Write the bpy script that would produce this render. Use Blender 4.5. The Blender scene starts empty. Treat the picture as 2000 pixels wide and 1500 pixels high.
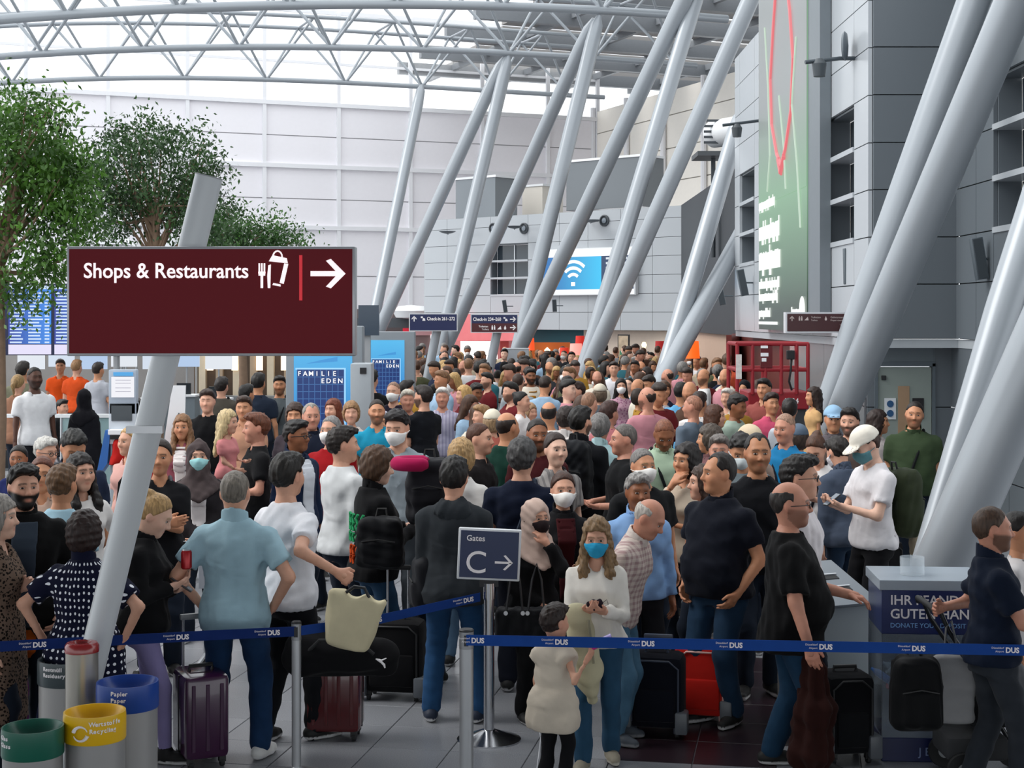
import bpy, bmesh, math, random
import numpy as np
from mathutils import Vector, Matrix

# ------------------------------------------------------------------ camera, sky, exposure
SC = bpy.context.scene
COL = SC.collection
CAM_H = 2.7          # camera height above the hall floor
FPX = 3000.0         # focal length in pixels of the 2000 x 1500 frame
HOR = 618.0          # pixel row of the horizon

cam_d = bpy.data.cameras.new('camera')
cam_d.sensor_fit = 'HORIZONTAL'; cam_d.sensor_width = 36.0
cam_d.lens = 36.0 * FPX / 2000.0
cam_d.shift_x = 0.0
cam_d.shift_y = -(750.0 - HOR) / 2000.0
cam_d.clip_start = 0.1; cam_d.clip_end = 400.0
cam = bpy.data.objects.new('camera', cam_d); COL.objects.link(cam)
cam.location = (0, 0, CAM_H); cam.rotation_euler = (math.pi / 2, 0, 0)
SC.camera = cam

world = bpy.data.worlds.new('overcast_sky'); SC.world = world
world.use_nodes = True
_bg = world.node_tree.nodes['Background']
_bg.inputs[0].default_value = (0.93, 0.97, 1.0, 1); _bg.inputs[1].default_value = 1.75

# hazy daylight from the glazed side of the hall
_sun = bpy.data.lights.new('hazy_sun', 'SUN'); _sun.energy = 1.9; _sun.angle = math.radians(35); _sun.color = (1.0, .97, .93)
sun = bpy.data.objects.new('hazy_sun', _sun); COL.objects.link(sun)
sun.rotation_euler = Vector((.72, .05, -.69)).to_track_quat('-Z', 'Y').to_euler()

SC.view_settings.view_transform = 'Standard'
SC.view_settings.look = 'None'
SC.view_settings.exposure = 0.0
SC.view_settings.gamma = 1.0
SC.view_settings.use_curve_mapping = False

def area_light(name, loc, size, power, rot=(0, 0, 0), color=(1, 1, 1)):
    l = bpy.data.lights.new(name, 'AREA'); l.shape = 'RECTANGLE'
    l.size, l.size_y = size; l.energy = power; l.color = color
    o = bpy.data.objects.new(name, l); o.location = loc; o.rotation_euler = rot
    COL.objects.link(o); return o
# ------------------------------------------------------------------ helpers
RNG = random.Random(7)
def px(x, y, d):
    """a point of the hall seen at pixel (x, y) that stands d metres into the hall"""
    return Vector(((x - 1000.0) * d / FPX, d, CAM_H + (HOR - y) * d / FPX))

def srgb(r, g, b):
    f = lambda c: ((c / 255.0) / 12.92 if c <= 10 else (((c / 255.0) + 0.055) / 1.055) ** 2.4)
    return (f(r), f(g), f(b), 1.0)
def C(v):
    """colour from '#rrggbb'"""
    if isinstance(v, tuple): return v if len(v) == 4 else v + (1.0,)
    v = v.lstrip('#'); return srgb(int(v[0:2], 16), int(v[2:4], 16), int(v[4:6], 16))

MATS = {}
def new_mat(key):
    m = bpy.data.materials.new(key); m.use_nodes = True
    nt = m.node_tree; b = nt.nodes['Principled BSDF']
    return m, nt, b
def N(nt, t, **kw):
    n = nt.nodes.new(t)
    for k, v in kw.items(): setattr(n, k, v)
    return n

def plain(col, rough=0.5, metal=0.0, spec=0.5, emit=0.0, var=0.06, scale=8.0, bump=0.0, coat=0.0):
    """painted / metal / plastic surface with a faint procedural variation"""
    key = ('plain', col, rough, metal, spec, emit, var, scale, bump, coat)
    if key in MATS: return MATS[key]
    m, nt, b = new_mat('surface'); c = C(col)
    b.inputs['Roughness'].default_value = rough; b.inputs['Metallic'].default_value = metal
    b.inputs['Specular IOR Level'].default_value = spec
    b.inputs['Coat Weight'].default_value = coat
    tc = N(nt, 'ShaderNodeTexCoord'); nz = N(nt, 'ShaderNodeTexNoise')
    nz.inputs['Scale'].default_value = scale; nz.inputs['Detail'].default_value = 3
    nt.links.new(tc.outputs['Object'], nz.inputs['Vector'])
    mx = N(nt, 'ShaderNodeMix', data_type='RGBA')
    mx.inputs['A'].default_value = tuple(x * (1 - var) for x in c[:3]) + (1,)
    mx.inputs['B'].default_value = tuple(min(1, x * (1 + var)) for x in c[:3]) + (1,)
    nt.links.new(nz.outputs['Fac'], mx.inputs['Factor'])
    nt.links.new(mx.outputs['Result'], b.inputs['Base Color'])
    if emit:
        nt.links.new(mx.outputs['Result'], b.inputs['Emission Color']); b.inputs['Emission Strength'].default_value = emit
    if bump:
        bp = N(nt, 'ShaderNodeBump'); bp.inputs['Strength'].default_value = bump; bp.inputs['Distance'].default_value = 0.01
        nt.links.new(nz.outputs['Fac'], bp.inputs['Height']); nt.links.new(bp.outputs['Normal'], b.inputs['Normal'])
    MATS[key] = m; return m

def cloth(col, pat=None, col2=None, rough=0.85, pscale=1.0):
    """woven cloth; pat = None, dots, stripes, plaid, leopard, denim"""
    key = ('cloth', col, pat, col2, rough, pscale)
    if key in MATS: return MATS[key]
    m, nt, b = new_mat('cloth'); c = C(col); L = nt.links.new
    b.inputs['Roughness'].default_value = rough; b.inputs['Specular IOR Level'].default_value = 0.1
    b.inputs['Sheen Weight'].default_value = 0.03
    tc = N(nt, 'ShaderNodeTexCoord')
    nz = N(nt, 'ShaderNodeTexNoise'); nz.inputs['Scale'].default_value = 14; nz.inputs['Detail'].default_value = 4
    L(tc.outputs['Object'], nz.inputs['Vector'])
    mx = N(nt, 'ShaderNodeMix', data_type='RGBA')
    v = 0.22 if pat == 'denim' else 0.10
    mx.inputs['A'].default_value = tuple(x * (1 - v) for x in c[:3]) + (1,)
    mx.inputs['B'].default_value = tuple(min(1, x * (1 + v)) for x in c[:3]) + (1,)
    L(nz.outputs['Fac'], mx.inputs['Factor']); out = mx.outputs['Result']
    if pat in ('dots', 'leopard', 'floral'):
        vo = N(nt, 'ShaderNodeTexVoronoi'); vo.inputs['Scale'].default_value = {'dots': 25, 'leopard': 60, 'floral': 26}[pat] * pscale
        vo.inputs['Randomness'].default_value = 0.25 if pat == 'dots' else 1.0
        if pat == 'dots':
            se = N(nt, 'ShaderNodeSeparateXYZ'); L(tc.outputs['Object'], se.inputs[0])
            an = N(nt, 'ShaderNodeMath', operation='ARCTAN2'); L(se.outputs['Y'], an.inputs[0]); L(se.outputs['X'], an.inputs[1])
            am = N(nt, 'ShaderNodeMath', operation='MULTIPLY'); am.inputs[1].default_value = .19; L(an.outputs[0], am.inputs[0])
            cb = N(nt, 'ShaderNodeCombineXYZ'); L(am.outputs[0], cb.inputs['X']); L(se.outputs['Z'], cb.inputs['Y'])
            vo.voronoi_dimensions = '2D'; L(cb.outputs[0], vo.inputs['Vector'])
        else: L(tc.outputs['Object'], vo.inputs['Vector'])
        r = N(nt, 'ShaderNodeMath', operation='LESS_THAN'); r.inputs[1].default_value = {'dots': .21, 'leopard': .42, 'floral': .38}[pat]
        L(vo.outputs['Distance'], r.inputs[0])
        m2 = N(nt, 'ShaderNodeMix', data_type='RGBA'); L(out, m2.inputs['A']); m2.inputs['B'].default_value = C(col2)
        L(r.outputs[0], m2.inputs['Factor']); out = m2.outputs['Result']
    elif pat in ('stripes', 'plaid', 'vstripes'):
        sp = N(nt, 'ShaderNodeSeparateXYZ'); L(tc.outputs['Object'], sp.inputs[0])
        def band(axis, freq, thr):
            mu = N(nt, 'ShaderNodeMath', operation='MULTIPLY'); mu.inputs[1].default_value = freq * pscale; L(sp.outputs[axis], mu.inputs[0])
            fr = N(nt, 'ShaderNodeMath', operation='FRACT'); L(mu.outputs[0], fr.inputs[0])
            lt = N(nt, 'ShaderNodeMath', operation='LESS_THAN'); lt.inputs[1].default_value = thr; L(fr.outputs[0], lt.inputs[0]); return lt.outputs[0]
        if pat == 'stripes': f = band('Z', 22, .4)
        elif pat == 'vstripes': f = band('X', 22, .4)
        else:
            a = band('Z', 26, .45); bb = band('X', 26, .45)
            ad = N(nt, 'ShaderNodeMath', operation='ADD'); L(a, ad.inputs[0]); L(bb, ad.inputs[1])
            hf = N(nt, 'ShaderNodeMath', operation='MULTIPLY'); hf.inputs[1].default_value = .5; L(ad.outputs[0], hf.inputs[0]); f = hf.outputs[0]
        m2 = N(nt, 'ShaderNodeMix', data_type='RGBA'); L(out, m2.inputs['A']); m2.inputs['B'].default_value = C(col2)
        L(f, m2.inputs['Factor']); out = m2.outputs['Result']
    L(out, b.inputs['Base Color'])
    n2 = N(nt, 'ShaderNodeTexNoise'); n2.inputs['Scale'].default_value = 260; L(tc.outputs['Object'], n2.inputs['Vector'])
    bp = N(nt, 'ShaderNodeBump'); bp.inputs['Strength'].default_value = 0.15; bp.inputs['Distance'].default_value = 0.003
    L(n2.outputs['Fac'], bp.inputs['Height'])
    mp = N(nt, 'ShaderNodeMapping'); mp.inputs['Scale'].default_value = (3.6, 3.6, 5.5); mp.inputs['Rotation'].default_value = (.3, .5, .2)
    L(tc.outputs['Object'], mp.inputs['Vector'])
    n3 = N(nt, 'ShaderNodeTexNoise'); n3.inputs['Scale'].default_value = 1.0; n3.inputs['Detail'].default_value = 1.2; n3.inputs['Distortion'].default_value = 1.0
    L(mp.outputs[0], n3.inputs['Vector'])
    b2 = N(nt, 'ShaderNodeBump'); b2.inputs['Strength'].default_value = 0.55; b2.inputs['Distance'].default_value = 0.03
    L(n3.outputs['Fac'], b2.inputs['Height']); L(bp.outputs['Normal'], b2.inputs['Normal']); L(b2.outputs['Normal'], b.inputs['Normal'])
    MATS[key] = m; return m

def hair_mat(col):
    key = ('hair', col)
    if key in MATS: return MATS[key]
    m, nt, b = new_mat('hair'); c = C(col); L = nt.links.new
    b.inputs['Roughness'].default_value = 0.5; b.inputs['Specular IOR Level'].default_value = 0.35
    tc = N(nt, 'ShaderNodeTexCoord'); mp = N(nt, 'ShaderNodeMapping'); mp.inputs['Scale'].default_value = (90, 90, 14)
    L(tc.outputs['Object'], mp.inputs['Vector'])
    nz = N(nt, 'ShaderNodeTexNoise'); nz.inputs['Scale'].default_value = 1; nz.inputs['Detail'].default_value = 3; L(mp.outputs[0], nz.inputs['Vector'])
    rp = N(nt, 'ShaderNodeValToRGB'); rp.color_ramp.elements[0].position = .3; rp.color_ramp.elements[1].position = .7
    rp.color_ramp.elements[0].color = tuple(x * .55 for x in c[:3]) + (1,); rp.color_ramp.elements[1].color = tuple(min(1, x * 1.35) for x in c[:3]) + (1,)
    L(nz.outputs['Fac'], rp.inputs[0]); L(rp.outputs[0], b.inputs['Base Color'])
    bp = N(nt, 'ShaderNodeBump'); bp.inputs['Strength'].default_value = .5; bp.inputs['Distance'].default_value = .006
    L(nz.outputs['Fac'], bp.inputs['Height']); L(bp.outputs['Normal'], b.inputs['Normal'])
    MATS[key] = m; return m

def attr_mat(kind='skin'):
    key = ('attr', kind)
    if key in MATS: return MATS[key]
    m, nt, b = new_mat(kind); L = nt.links.new
    at = N(nt, 'ShaderNodeAttribute'); at.attribute_name = 'Col'
    tc = N(nt, 'ShaderNodeTexCoord'); nz = N(nt, 'ShaderNodeTexNoise'); nz.inputs['Scale'].default_value = 30
    L(tc.outputs['Object'], nz.inputs['Vector'])
    mr = N(nt, 'ShaderNodeMapRange'); mr.inputs['To Min'].default_value = .9; mr.inputs['To Max'].default_value = 1.1; L(nz.outputs['Fac'], mr.inputs['Value'])
    mu = N(nt, 'ShaderNodeVectorMath', operation='SCALE'); L(at.outputs['Color'], mu.inputs[0]); L(mr.outputs[0], mu.inputs['Scale'])
    L(mu.outputs[0], b.inputs['Base Color'])
    b.inputs['Roughness'].default_value = {'skin': .5, 'eye': .15}.get(kind, .6)
    b.inputs['Specular IOR Level'].default_value = .35
    if kind == 'skin':
        b.inputs['Subsurface Weight'].default_value = 0.0
    MATS[key] = m; return m

def glass_mat(col='#ffffff', rough=0.02, alpha=0.25):
    key = ('glass', col, rough, alpha)
    if key in MATS: return MATS[key]
    m, nt, b = new_mat('glass'); L = nt.links.new
    tr = N(nt, 'ShaderNodeBsdfTransparent'); mix = N(nt, 'ShaderNodeMixShader'); mix.inputs[0].default_value = alpha
    b.inputs['Base Color'].default_value = C(col); b.inputs['Roughness'].default_value = rough
    L(tr.outputs[0], mix.inputs[1]); L(b.outputs[0], mix.inputs[2]); L(mix.outputs[0], nt.nodes['Material Output'].inputs[0])
    MATS[key] = m; return m

def screen_mat(col, strength=1.0, col2=None, axis='Z', lo=0, hi=1):
    """a lit display or light box: a vertical blend between two colours"""
    key = ('screen', col, strength, col2, axis, lo, hi)
    if key in MATS: return MATS[key]
    m, nt, b = new_mat('lit_screen'); L = nt.links.new
    tc = N(nt, 'ShaderNodeTexCoord'); sp = N(nt, 'ShaderNodeSeparateXYZ'); L(tc.outputs['Object'], sp.inputs[0])
    mr = N(nt, 'ShaderNodeMapRange'); mr.inputs['From Min'].default_value = lo; mr.inputs['From Max'].default_value = hi; L(sp.outputs[axis], mr.inputs['Value'])
    mx = N(nt, 'ShaderNodeMix', data_type='RGBA'); mx.inputs['A'].default_value = C(col); mx.inputs['B'].default_value = C(col2 or col)
    L(mr.outputs[0], mx.inputs['Factor'])
    b.inputs['Base Color'].default_value = (.02, .02, .02, 1); b.inputs['Roughness'].default_value = .3
    L(mx.outputs['Result'], b.inputs['Emission Color']); b.inputs['Emission Strength'].default_value = strength
    MATS[key] = m; return m

# ---- objects
def link(o, parent=None):
    COL.objects.link(o)
    if parent is not None: o.parent = parent
    return o
def tag(o, label=None, cat=None, group=None, kind=None):
    if label: o['label'] = label
    if cat: o['category'] = cat
    if group: o['group'] = group
    if kind: o['kind'] = kind
    return o
def empty(name, loc=(0, 0, 0), rz=0.0, label=None, cat=None, group=None):
    o = bpy.data.objects.new(name, None); o.empty_display_size = .1
    o.location = loc; o.rotation_euler = (0, 0, rz); link(o); tag(o, label, cat, group); return o
def obj(name, me, mats=None, parent=None, loc=None, rot=None):
    o = bpy.data.objects.new(name, me); link(o, parent)
    if mats is not None:
        ms = mats if isinstance(mats, (list, tuple)) else [mats]
        if not me.materials:
            for m_ in ms: me.materials.append(m_)
    if loc is not None: o.location = loc
    if rot is not None: o.rotation_euler = rot
    return o

class MB:
    """collects simple shapes into one mesh"""
    def __init__(s): s.bm = bmesh.new()
    def box(s, a, b, bev=0.0):
        a, b = Vector(a), Vector(b); c = (a + b) / 2; d = b - a
        r = bmesh.ops.create_cube(s.bm, size=1.0, matrix=Matrix.Translation(c) @ Matrix.Diagonal((abs(d.x), abs(d.y), abs(d.z), 1)))
        if bev:
            es = set(e for v in r['verts'] for e in v.link_edges)
            bmesh.ops.bevel(s.bm, geom=list(es), offset=bev, segments=2, affect='EDGES', profile=.5)
        return s
    def obox(s, c, size, rot, bev=0.0):
        M = Matrix.Translation(Vector(c)) @ rot.to_4x4() @ Matrix.Diagonal((size[0], size[1], size[2], 1))
        r = bmesh.ops.create_cube(s.bm, size=1.0, matrix=M)
        if bev:
            es = set(e for v in r['verts'] for e in v.link_edges)
            bmesh.ops.bevel(s.bm, geom=list(es), offset=bev, segments=2, affect='EDGES', profile=.5)
        return s
    def tube(s, pts, r, seg=12, cap=True, closed=False):
        pts = [Vector(p) for p in pts]; n = len(pts)
        rr = r if isinstance(r, (list, tuple)) else [r] * n
        rings = []; up = None
        for i, p in enumerate(pts):
            if closed: t = pts[(i + 1) % n] - pts[i - 1]
            else: t = (pts[min(i + 1, n - 1)] - pts[max(i - 1, 0)])
            t.normalize()
            if up is None: up = t.orthogonal().normalized()
            else:
                up = up - t * up.dot(t)
                up = up.normalized() if up.length > 1e-6 else t.orthogonal().normalized()
            w = t.cross(up)
            rings.append([s.bm.verts.new(p + (up * math.cos(2 * math.pi * k / seg) + w * math.sin(2 * math.pi * k / seg)) * rr[i]) for k in range(seg)])
        m = n if closed else n - 1
        for i in range(m):
            A, B = rings[i], rings[(i + 1) % n]
            for k in range(seg): s.bm.faces.new((A[k], A[(k + 1) % seg], B[(k + 1) % seg], B[k]))
        if cap and not closed:
            s.bm.faces.new(list(reversed(rings[0]))); s.bm.faces.new(rings[-1])
        return s
    def lathe(s, prof, seg=24, c=(0, 0, 0)):
        c = Vector(c); rings = []
        for (r, z) in prof:
            rings.append([s.bm.verts.new(c + Vector((r * math.cos(2 * math.pi * k / seg), r * math.sin(2 * math.pi * k / seg), z))) for k in range(seg)])
        for A, B in zip(rings, rings[1:]):
            for k in range(seg): s.bm.faces.new((A[k], A[(k + 1) % seg], B[(k + 1) % seg], B[k]))
        if prof[0][0] > 1e-5: s.bm.faces.new(list(reversed(rings[0])))
        if prof[-1][0] > 1e-5: s.bm.faces.new(rings[-1])
        return s
    def quad(s, a, b, c, d):
        s.bm.faces.new([s.bm.verts.new(Vector(p)) for p in (a, b, c, d)]); return s
    def prism(s, poly, frm, u, v, n, t):
        """polygon (list of 2-tuples) in the frame frm + u*x + v*y, extruded by t along n"""
        frm, u, v, n = Vector(frm), Vector(u), Vector(v), Vector(n)
        A = [s.bm.verts.new(frm + u * p[0] + v * p[1]) for p in poly]
        B = [s.bm.verts.new(frm + u * p[0] + v * p[1] + n * t) for p in poly]
        m = len(poly)
        s.bm.faces.new(A); s.bm.faces.new(list(reversed(B)))
        for k in range(m): s.bm.faces.new((A[k], B[k], B[(k + 1) % m], A[(k + 1) % m]))
        return s
    def build(s, name, mat, parent=None, smooth=False, loc=None, rz=None):
        bmesh.ops.recalc_face_normals(s.bm, faces=s.bm.faces)
        me = bpy.data.meshes.new(name); s.bm.to_mesh(me); s.bm.free()
        if smooth:
            me.polygons.foreach_set('use_smooth', [True] * len(me.polygons))
            try: me.set_sharp_from_angle(angle=math.radians(40))
            except Exception: pass
        o = obj(name, me, mat, parent, loc)
        if rz is not None: o.rotation_euler = (0, 0, rz)
        return o

TXT = {}
def text(name, body, size, mat, parent, loc, rot=(math.pi / 2, 0, 0), align='LEFT', sx=1.0, ext=0.002, bold=0.0):
    """lettering as a thin mesh"""
    key = (body, round(size, 4), align, ext, bold, mat.name)
    if key not in TXT:
        cu = bpy.data.curves.new(name, 'FONT'); cu.body = body; cu.size = size; cu.align_x = align
        cu.extrude = ext; cu.offset = bold; cu.resolution_u = 5 if size > .15 else 3
        t = bpy.data.objects.new(name, cu); COL.objects.link(t)
        me = bpy.data.meshes.new_from_object(t); bpy.data.objects.remove(t); me.name = name; me.materials.clear(); me.materials.append(mat); TXT[key] = me
    o = bpy.data.objects.new(name, TXT[key]); link(o, parent); o.location = loc; o.rotation_euler = rot; o.scale = (sx, 1, 1)
    return o
# ------------------------------------------------------------------ people: smooth bodies grown from distance fields
F32 = np.float32
def grid(lo, hi, step):
    ax = [np.arange(l - 2.1 * step, h_ + 2.1 * step, step, dtype=F32) for l, h_ in zip(lo, hi)]
    return ax, np.meshgrid(*ax, indexing='ij')
def smin(a, b, k):
    h_ = np.maximum(k - np.abs(a - b), 0) / k
    return np.minimum(a, b) - h_ * h_ * k * .25
def smax(a, b, k): return -smin(-a, -b, k)
def cap(P, a, b, ra, rb=None):
    rb = ra if rb is None else rb
    a = np.asarray(a, F32); b = np.asarray(b, F32); ba = b - a; L2 = float(ba @ ba) + 1e-9
    x, y, z = P[0] - a[0], P[1] - a[1], P[2] - a[2]
    t = np.clip((x * ba[0] + y * ba[1] + z * ba[2]) / L2, 0, 1)
    x = x - t * ba[0]; y = y - t * ba[1]; z = z - t * ba[2]
    return np.sqrt(x * x + y * y + z * z) - (ra + (rb - ra) * t)
def ell(P, c, r):
    x, y, z = (P[0] - c[0]) / r[0], (P[1] - c[1]) / r[1], (P[2] - c[2]) / r[2]
    return (np.sqrt(x * x + y * y + z * z) - 1) * min(r)
def rbox(P, c, h_, r):
    q = [np.abs(P[i] - c[i]) - (h_[i] - r) for i in range(3)]
    o = np.sqrt(sum(np.maximum(v, 0) ** 2 for v in q)) + np.minimum(np.maximum(np.maximum(q[0], q[1]), q[2]), 0)
    return o - r
def stack(P, prof, ease=0.0):
    """body of elliptic sections: prof rows (z, half width, half depth, y offset)"""
    pr = np.asarray(prof, F32); z = P[2]
    w = np.interp(z, pr[:, 0], pr[:, 1]) + ease; d = np.interp(z, pr[:, 0], pr[:, 2]) + ease; o = np.interp(z, pr[:, 0], pr[:, 3])
    x = np.abs(P[0] / w); y = np.abs((P[1] - o) / d)
    rr = (x ** 2.4 + y ** 2.4) ** (1 / 2.4)
    e = (rr - 1) * np.minimum(w, d)
    e = np.maximum(e, np.maximum(pr[0, 0] - z, z - pr[-1, 0]))
    return e.astype(F32)
def wob(P, seed, amp, wl):
    r = np.random.RandomState(seed); out = 0
    for i in range(4):
        k = r.normal(size=3); k[2] *= .75; k = k / np.linalg.norm(k) * (2 * math.pi / (wl * (0.7 + .35 * i)))
        out = out + np.sin(P[0] * F32(k[0]) + P[1] * F32(k[1]) + P[2] * F32(k[2]) + F32(r.uniform(0, 6.28)))
    return out * F32(amp / 2)
def snet(F, ax):
    s = F < 0
    c = np.zeros(tuple(n - 1 for n in F.shape), np.int8)
    for i in (0, 1):
        for j in (0, 1):
            for k in (0, 1): c += s[i:i + c.shape[0], j:j + c.shape[1], k:k + c.shape[2]]
    act = (c > 0) & (c < 8); I, J, K = np.nonzero(act); n = len(I)
    idx = np.full(c.shape, -1, np.int32); idx[I, J, K] = np.arange(n)
    acc = np.zeros((n, 3), F32); cnt = np.zeros(n, F32); co = [(0, 0), (0, 1), (1, 0), (1, 1)]
    X = ax
    for a in range(3):
        o1, o2 = [q for q in range(3) if q != a]
        for (p, q) in co:
            A = [I, J, K]; A = [v.copy() for v in A]; A[o1] = A[o1] + p; A[o2] = A[o2] + q
            B = [v for v in A]; B[a] = A[a] + 1
            f0 = F[A[0], A[1], A[2]]; f1 = F[B[0], B[1], B[2]]; m = (f0 < 0) != (f1 < 0)
            t = f0[m] / (f0[m] - f1[m])
            acc[m, a] += X[a][A[a][m]] * (1 - t) + X[a][B[a][m]] * t
            acc[m, o1] += X[o1][A[o1][m]]; acc[m, o2] += X[o2][A[o2][m]]; cnt[m] += 1
    V = acc / np.maximum(cnt, 1)[:, None]
    faces = []
    for a in range(3):
        sl0 = [slice(1, -1)] * 3; sl1 = [slice(1, -1)] * 3; sl0[a] = slice(0, -1); sl1[a] = slice(1, None)
        m = s[tuple(sl0)] != s[tuple(sl1)]
        e = np.array(np.nonzero(m)); o1, o2 = [(1, 2), (2, 0), (0, 1)][a]
        e[o1] += 1; e[o2] += 1
        def cell(d1, d2):
            q = [e[0].copy(), e[1].copy(), e[2].copy()]; q[o1] += d1; q[o2] += d2
            return idx[q[0], q[1], q[2]]
        Q = np.stack([cell(-1, -1), cell(0, -1), cell(0, 0), cell(-1, 0)], 1)
        fl = ~s[e[0], e[1], e[2]]; Q[fl] = Q[fl][:, ::-1]
        faces.append(Q)
    Fc = np.concatenate(faces); Fc = Fc[(Fc >= 0).all(1)]
    return V, Fc
def np_mesh(name, V, Fc, col=None, smooth=True):
    me = bpy.data.meshes.new(name); n, m = len(V), len(Fc)
    me.vertices.add(n); me.vertices.foreach_set('co', np.ascontiguousarray(V, F32).ravel())
    me.loops.add(4 * m); me.loops.foreach_set('vertex_index', np.ascontiguousarray(Fc, np.int32).ravel())
    me.polygons.add(m); me.polygons.foreach_set('loop_start', np.arange(m, dtype=np.int32) * 4)
    me.polygons.foreach_set('use_smooth', np.ones(m, bool) if smooth else np.zeros(m, bool))
    me.update(calc_edges=True)
    if col is not None:
        at = me.color_attributes.new('Col', 'FLOAT_COLOR', 'POINT')
        c4 = np.ones((n, 4), F32); c4[:, :3] = col; at.data.foreach_set('color', c4.ravel())
    return me
def shape(fn, lo, hi, step):
    ax, P = grid(lo, hi, step)
    return snet(fn(P).astype(F32), ax)
def rot_z(a):
    c, s = math.cos(a), math.sin(a); return np.array([[c, -s, 0], [s, c, 0], [0, 0, 1]])
def rot_x(a):
    c, s = math.cos(a), math.sin(a); return np.array([[1, 0, 0], [0, c, -s], [0, s, c]])
def rot_y(a):
    c, s = math.cos(a), math.sin(a); return np.array([[c, 0, s], [0, 1, 0], [-s, 0, c]])
def local(P, R, o):
    x, y, z = P[0] - F32(o[0]), P[1] - F32(o[1]), P[2] - F32(o[2]); R = R.astype(F32)
    return [R[0, i] * x + R[1, i] * y + R[2, i] * z for i in range(3)]
def unit(v): v = np.asarray(v, float); return v / (np.linalg.norm(v) + 1e-9)
def ik(S, T, l1, l2, pole):
    S = np.asarray(S, float); T = np.asarray(T, float); d = T - S; L = np.linalg.norm(d); m = (l1 + l2) * .995
    if L > m: T = S + d / L * m; d = T - S; L = m
    a = (l1 * l1 - l2 * l2 + L * L) / (2 * L); hh = math.sqrt(max(l1 * l1 - a * a, 0)); u = d / L
    p = np.asarray(pole, float); p = unit(p - u * (p @ u))
    return S + u * a + p * hh, T

SKIN = {'pale': '#dab09a', 'fair': '#cd9b82', 'tan': '#c08866', 'olive': '#b07a58', 'brown': '#8a583c', 'dark': '#54362a', 'red': '#c08871'}
# wrist targets from the shoulder (outwards, forwards = -y, up), elbow pole, palm direction
ARMS = {
 'down': ((.07, -.04, -.55), (.4, 1, 0), None), 'pocket': ((.02, -.09, -.47), (.8, .9, 0), None),
 'hip': ((-.02, -.02, -.40), (1, .35, .1), None), 'hipback': ((.02, .10, -.40), (1, .6, 0), None),
 'phone': ((-.10, -.31, -.20), (.5, .25, -1), (0, .5, 1)), 'clasp': ((-.15, -.20, -.40), (.8, .5, -.3), None),
 'cross': ((-.24, -.22, -.20), (.7, -.1, -1), (0, 1, 0)), 'strap': ((-.05, -.17, -.08), (.5, .2, -1), (0, 1, 0)),
 'face': ((-.13, -.17, .10), (.5, -.5, -1), (-.3, 1, 0)), 'pull': ((.12, .20, -.49), (.2, 1, 0), None),
 'push': ((.0, -.38, -.30), (.4, .4, -1), (0, 0, -1)), 'carry': ((-.05, -.26, -.28), (.6, .3, -1), (0, .3, 1)),
 'bag': ((.14, -.06, -.53), (.2, 1, 0), None)}

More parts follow.
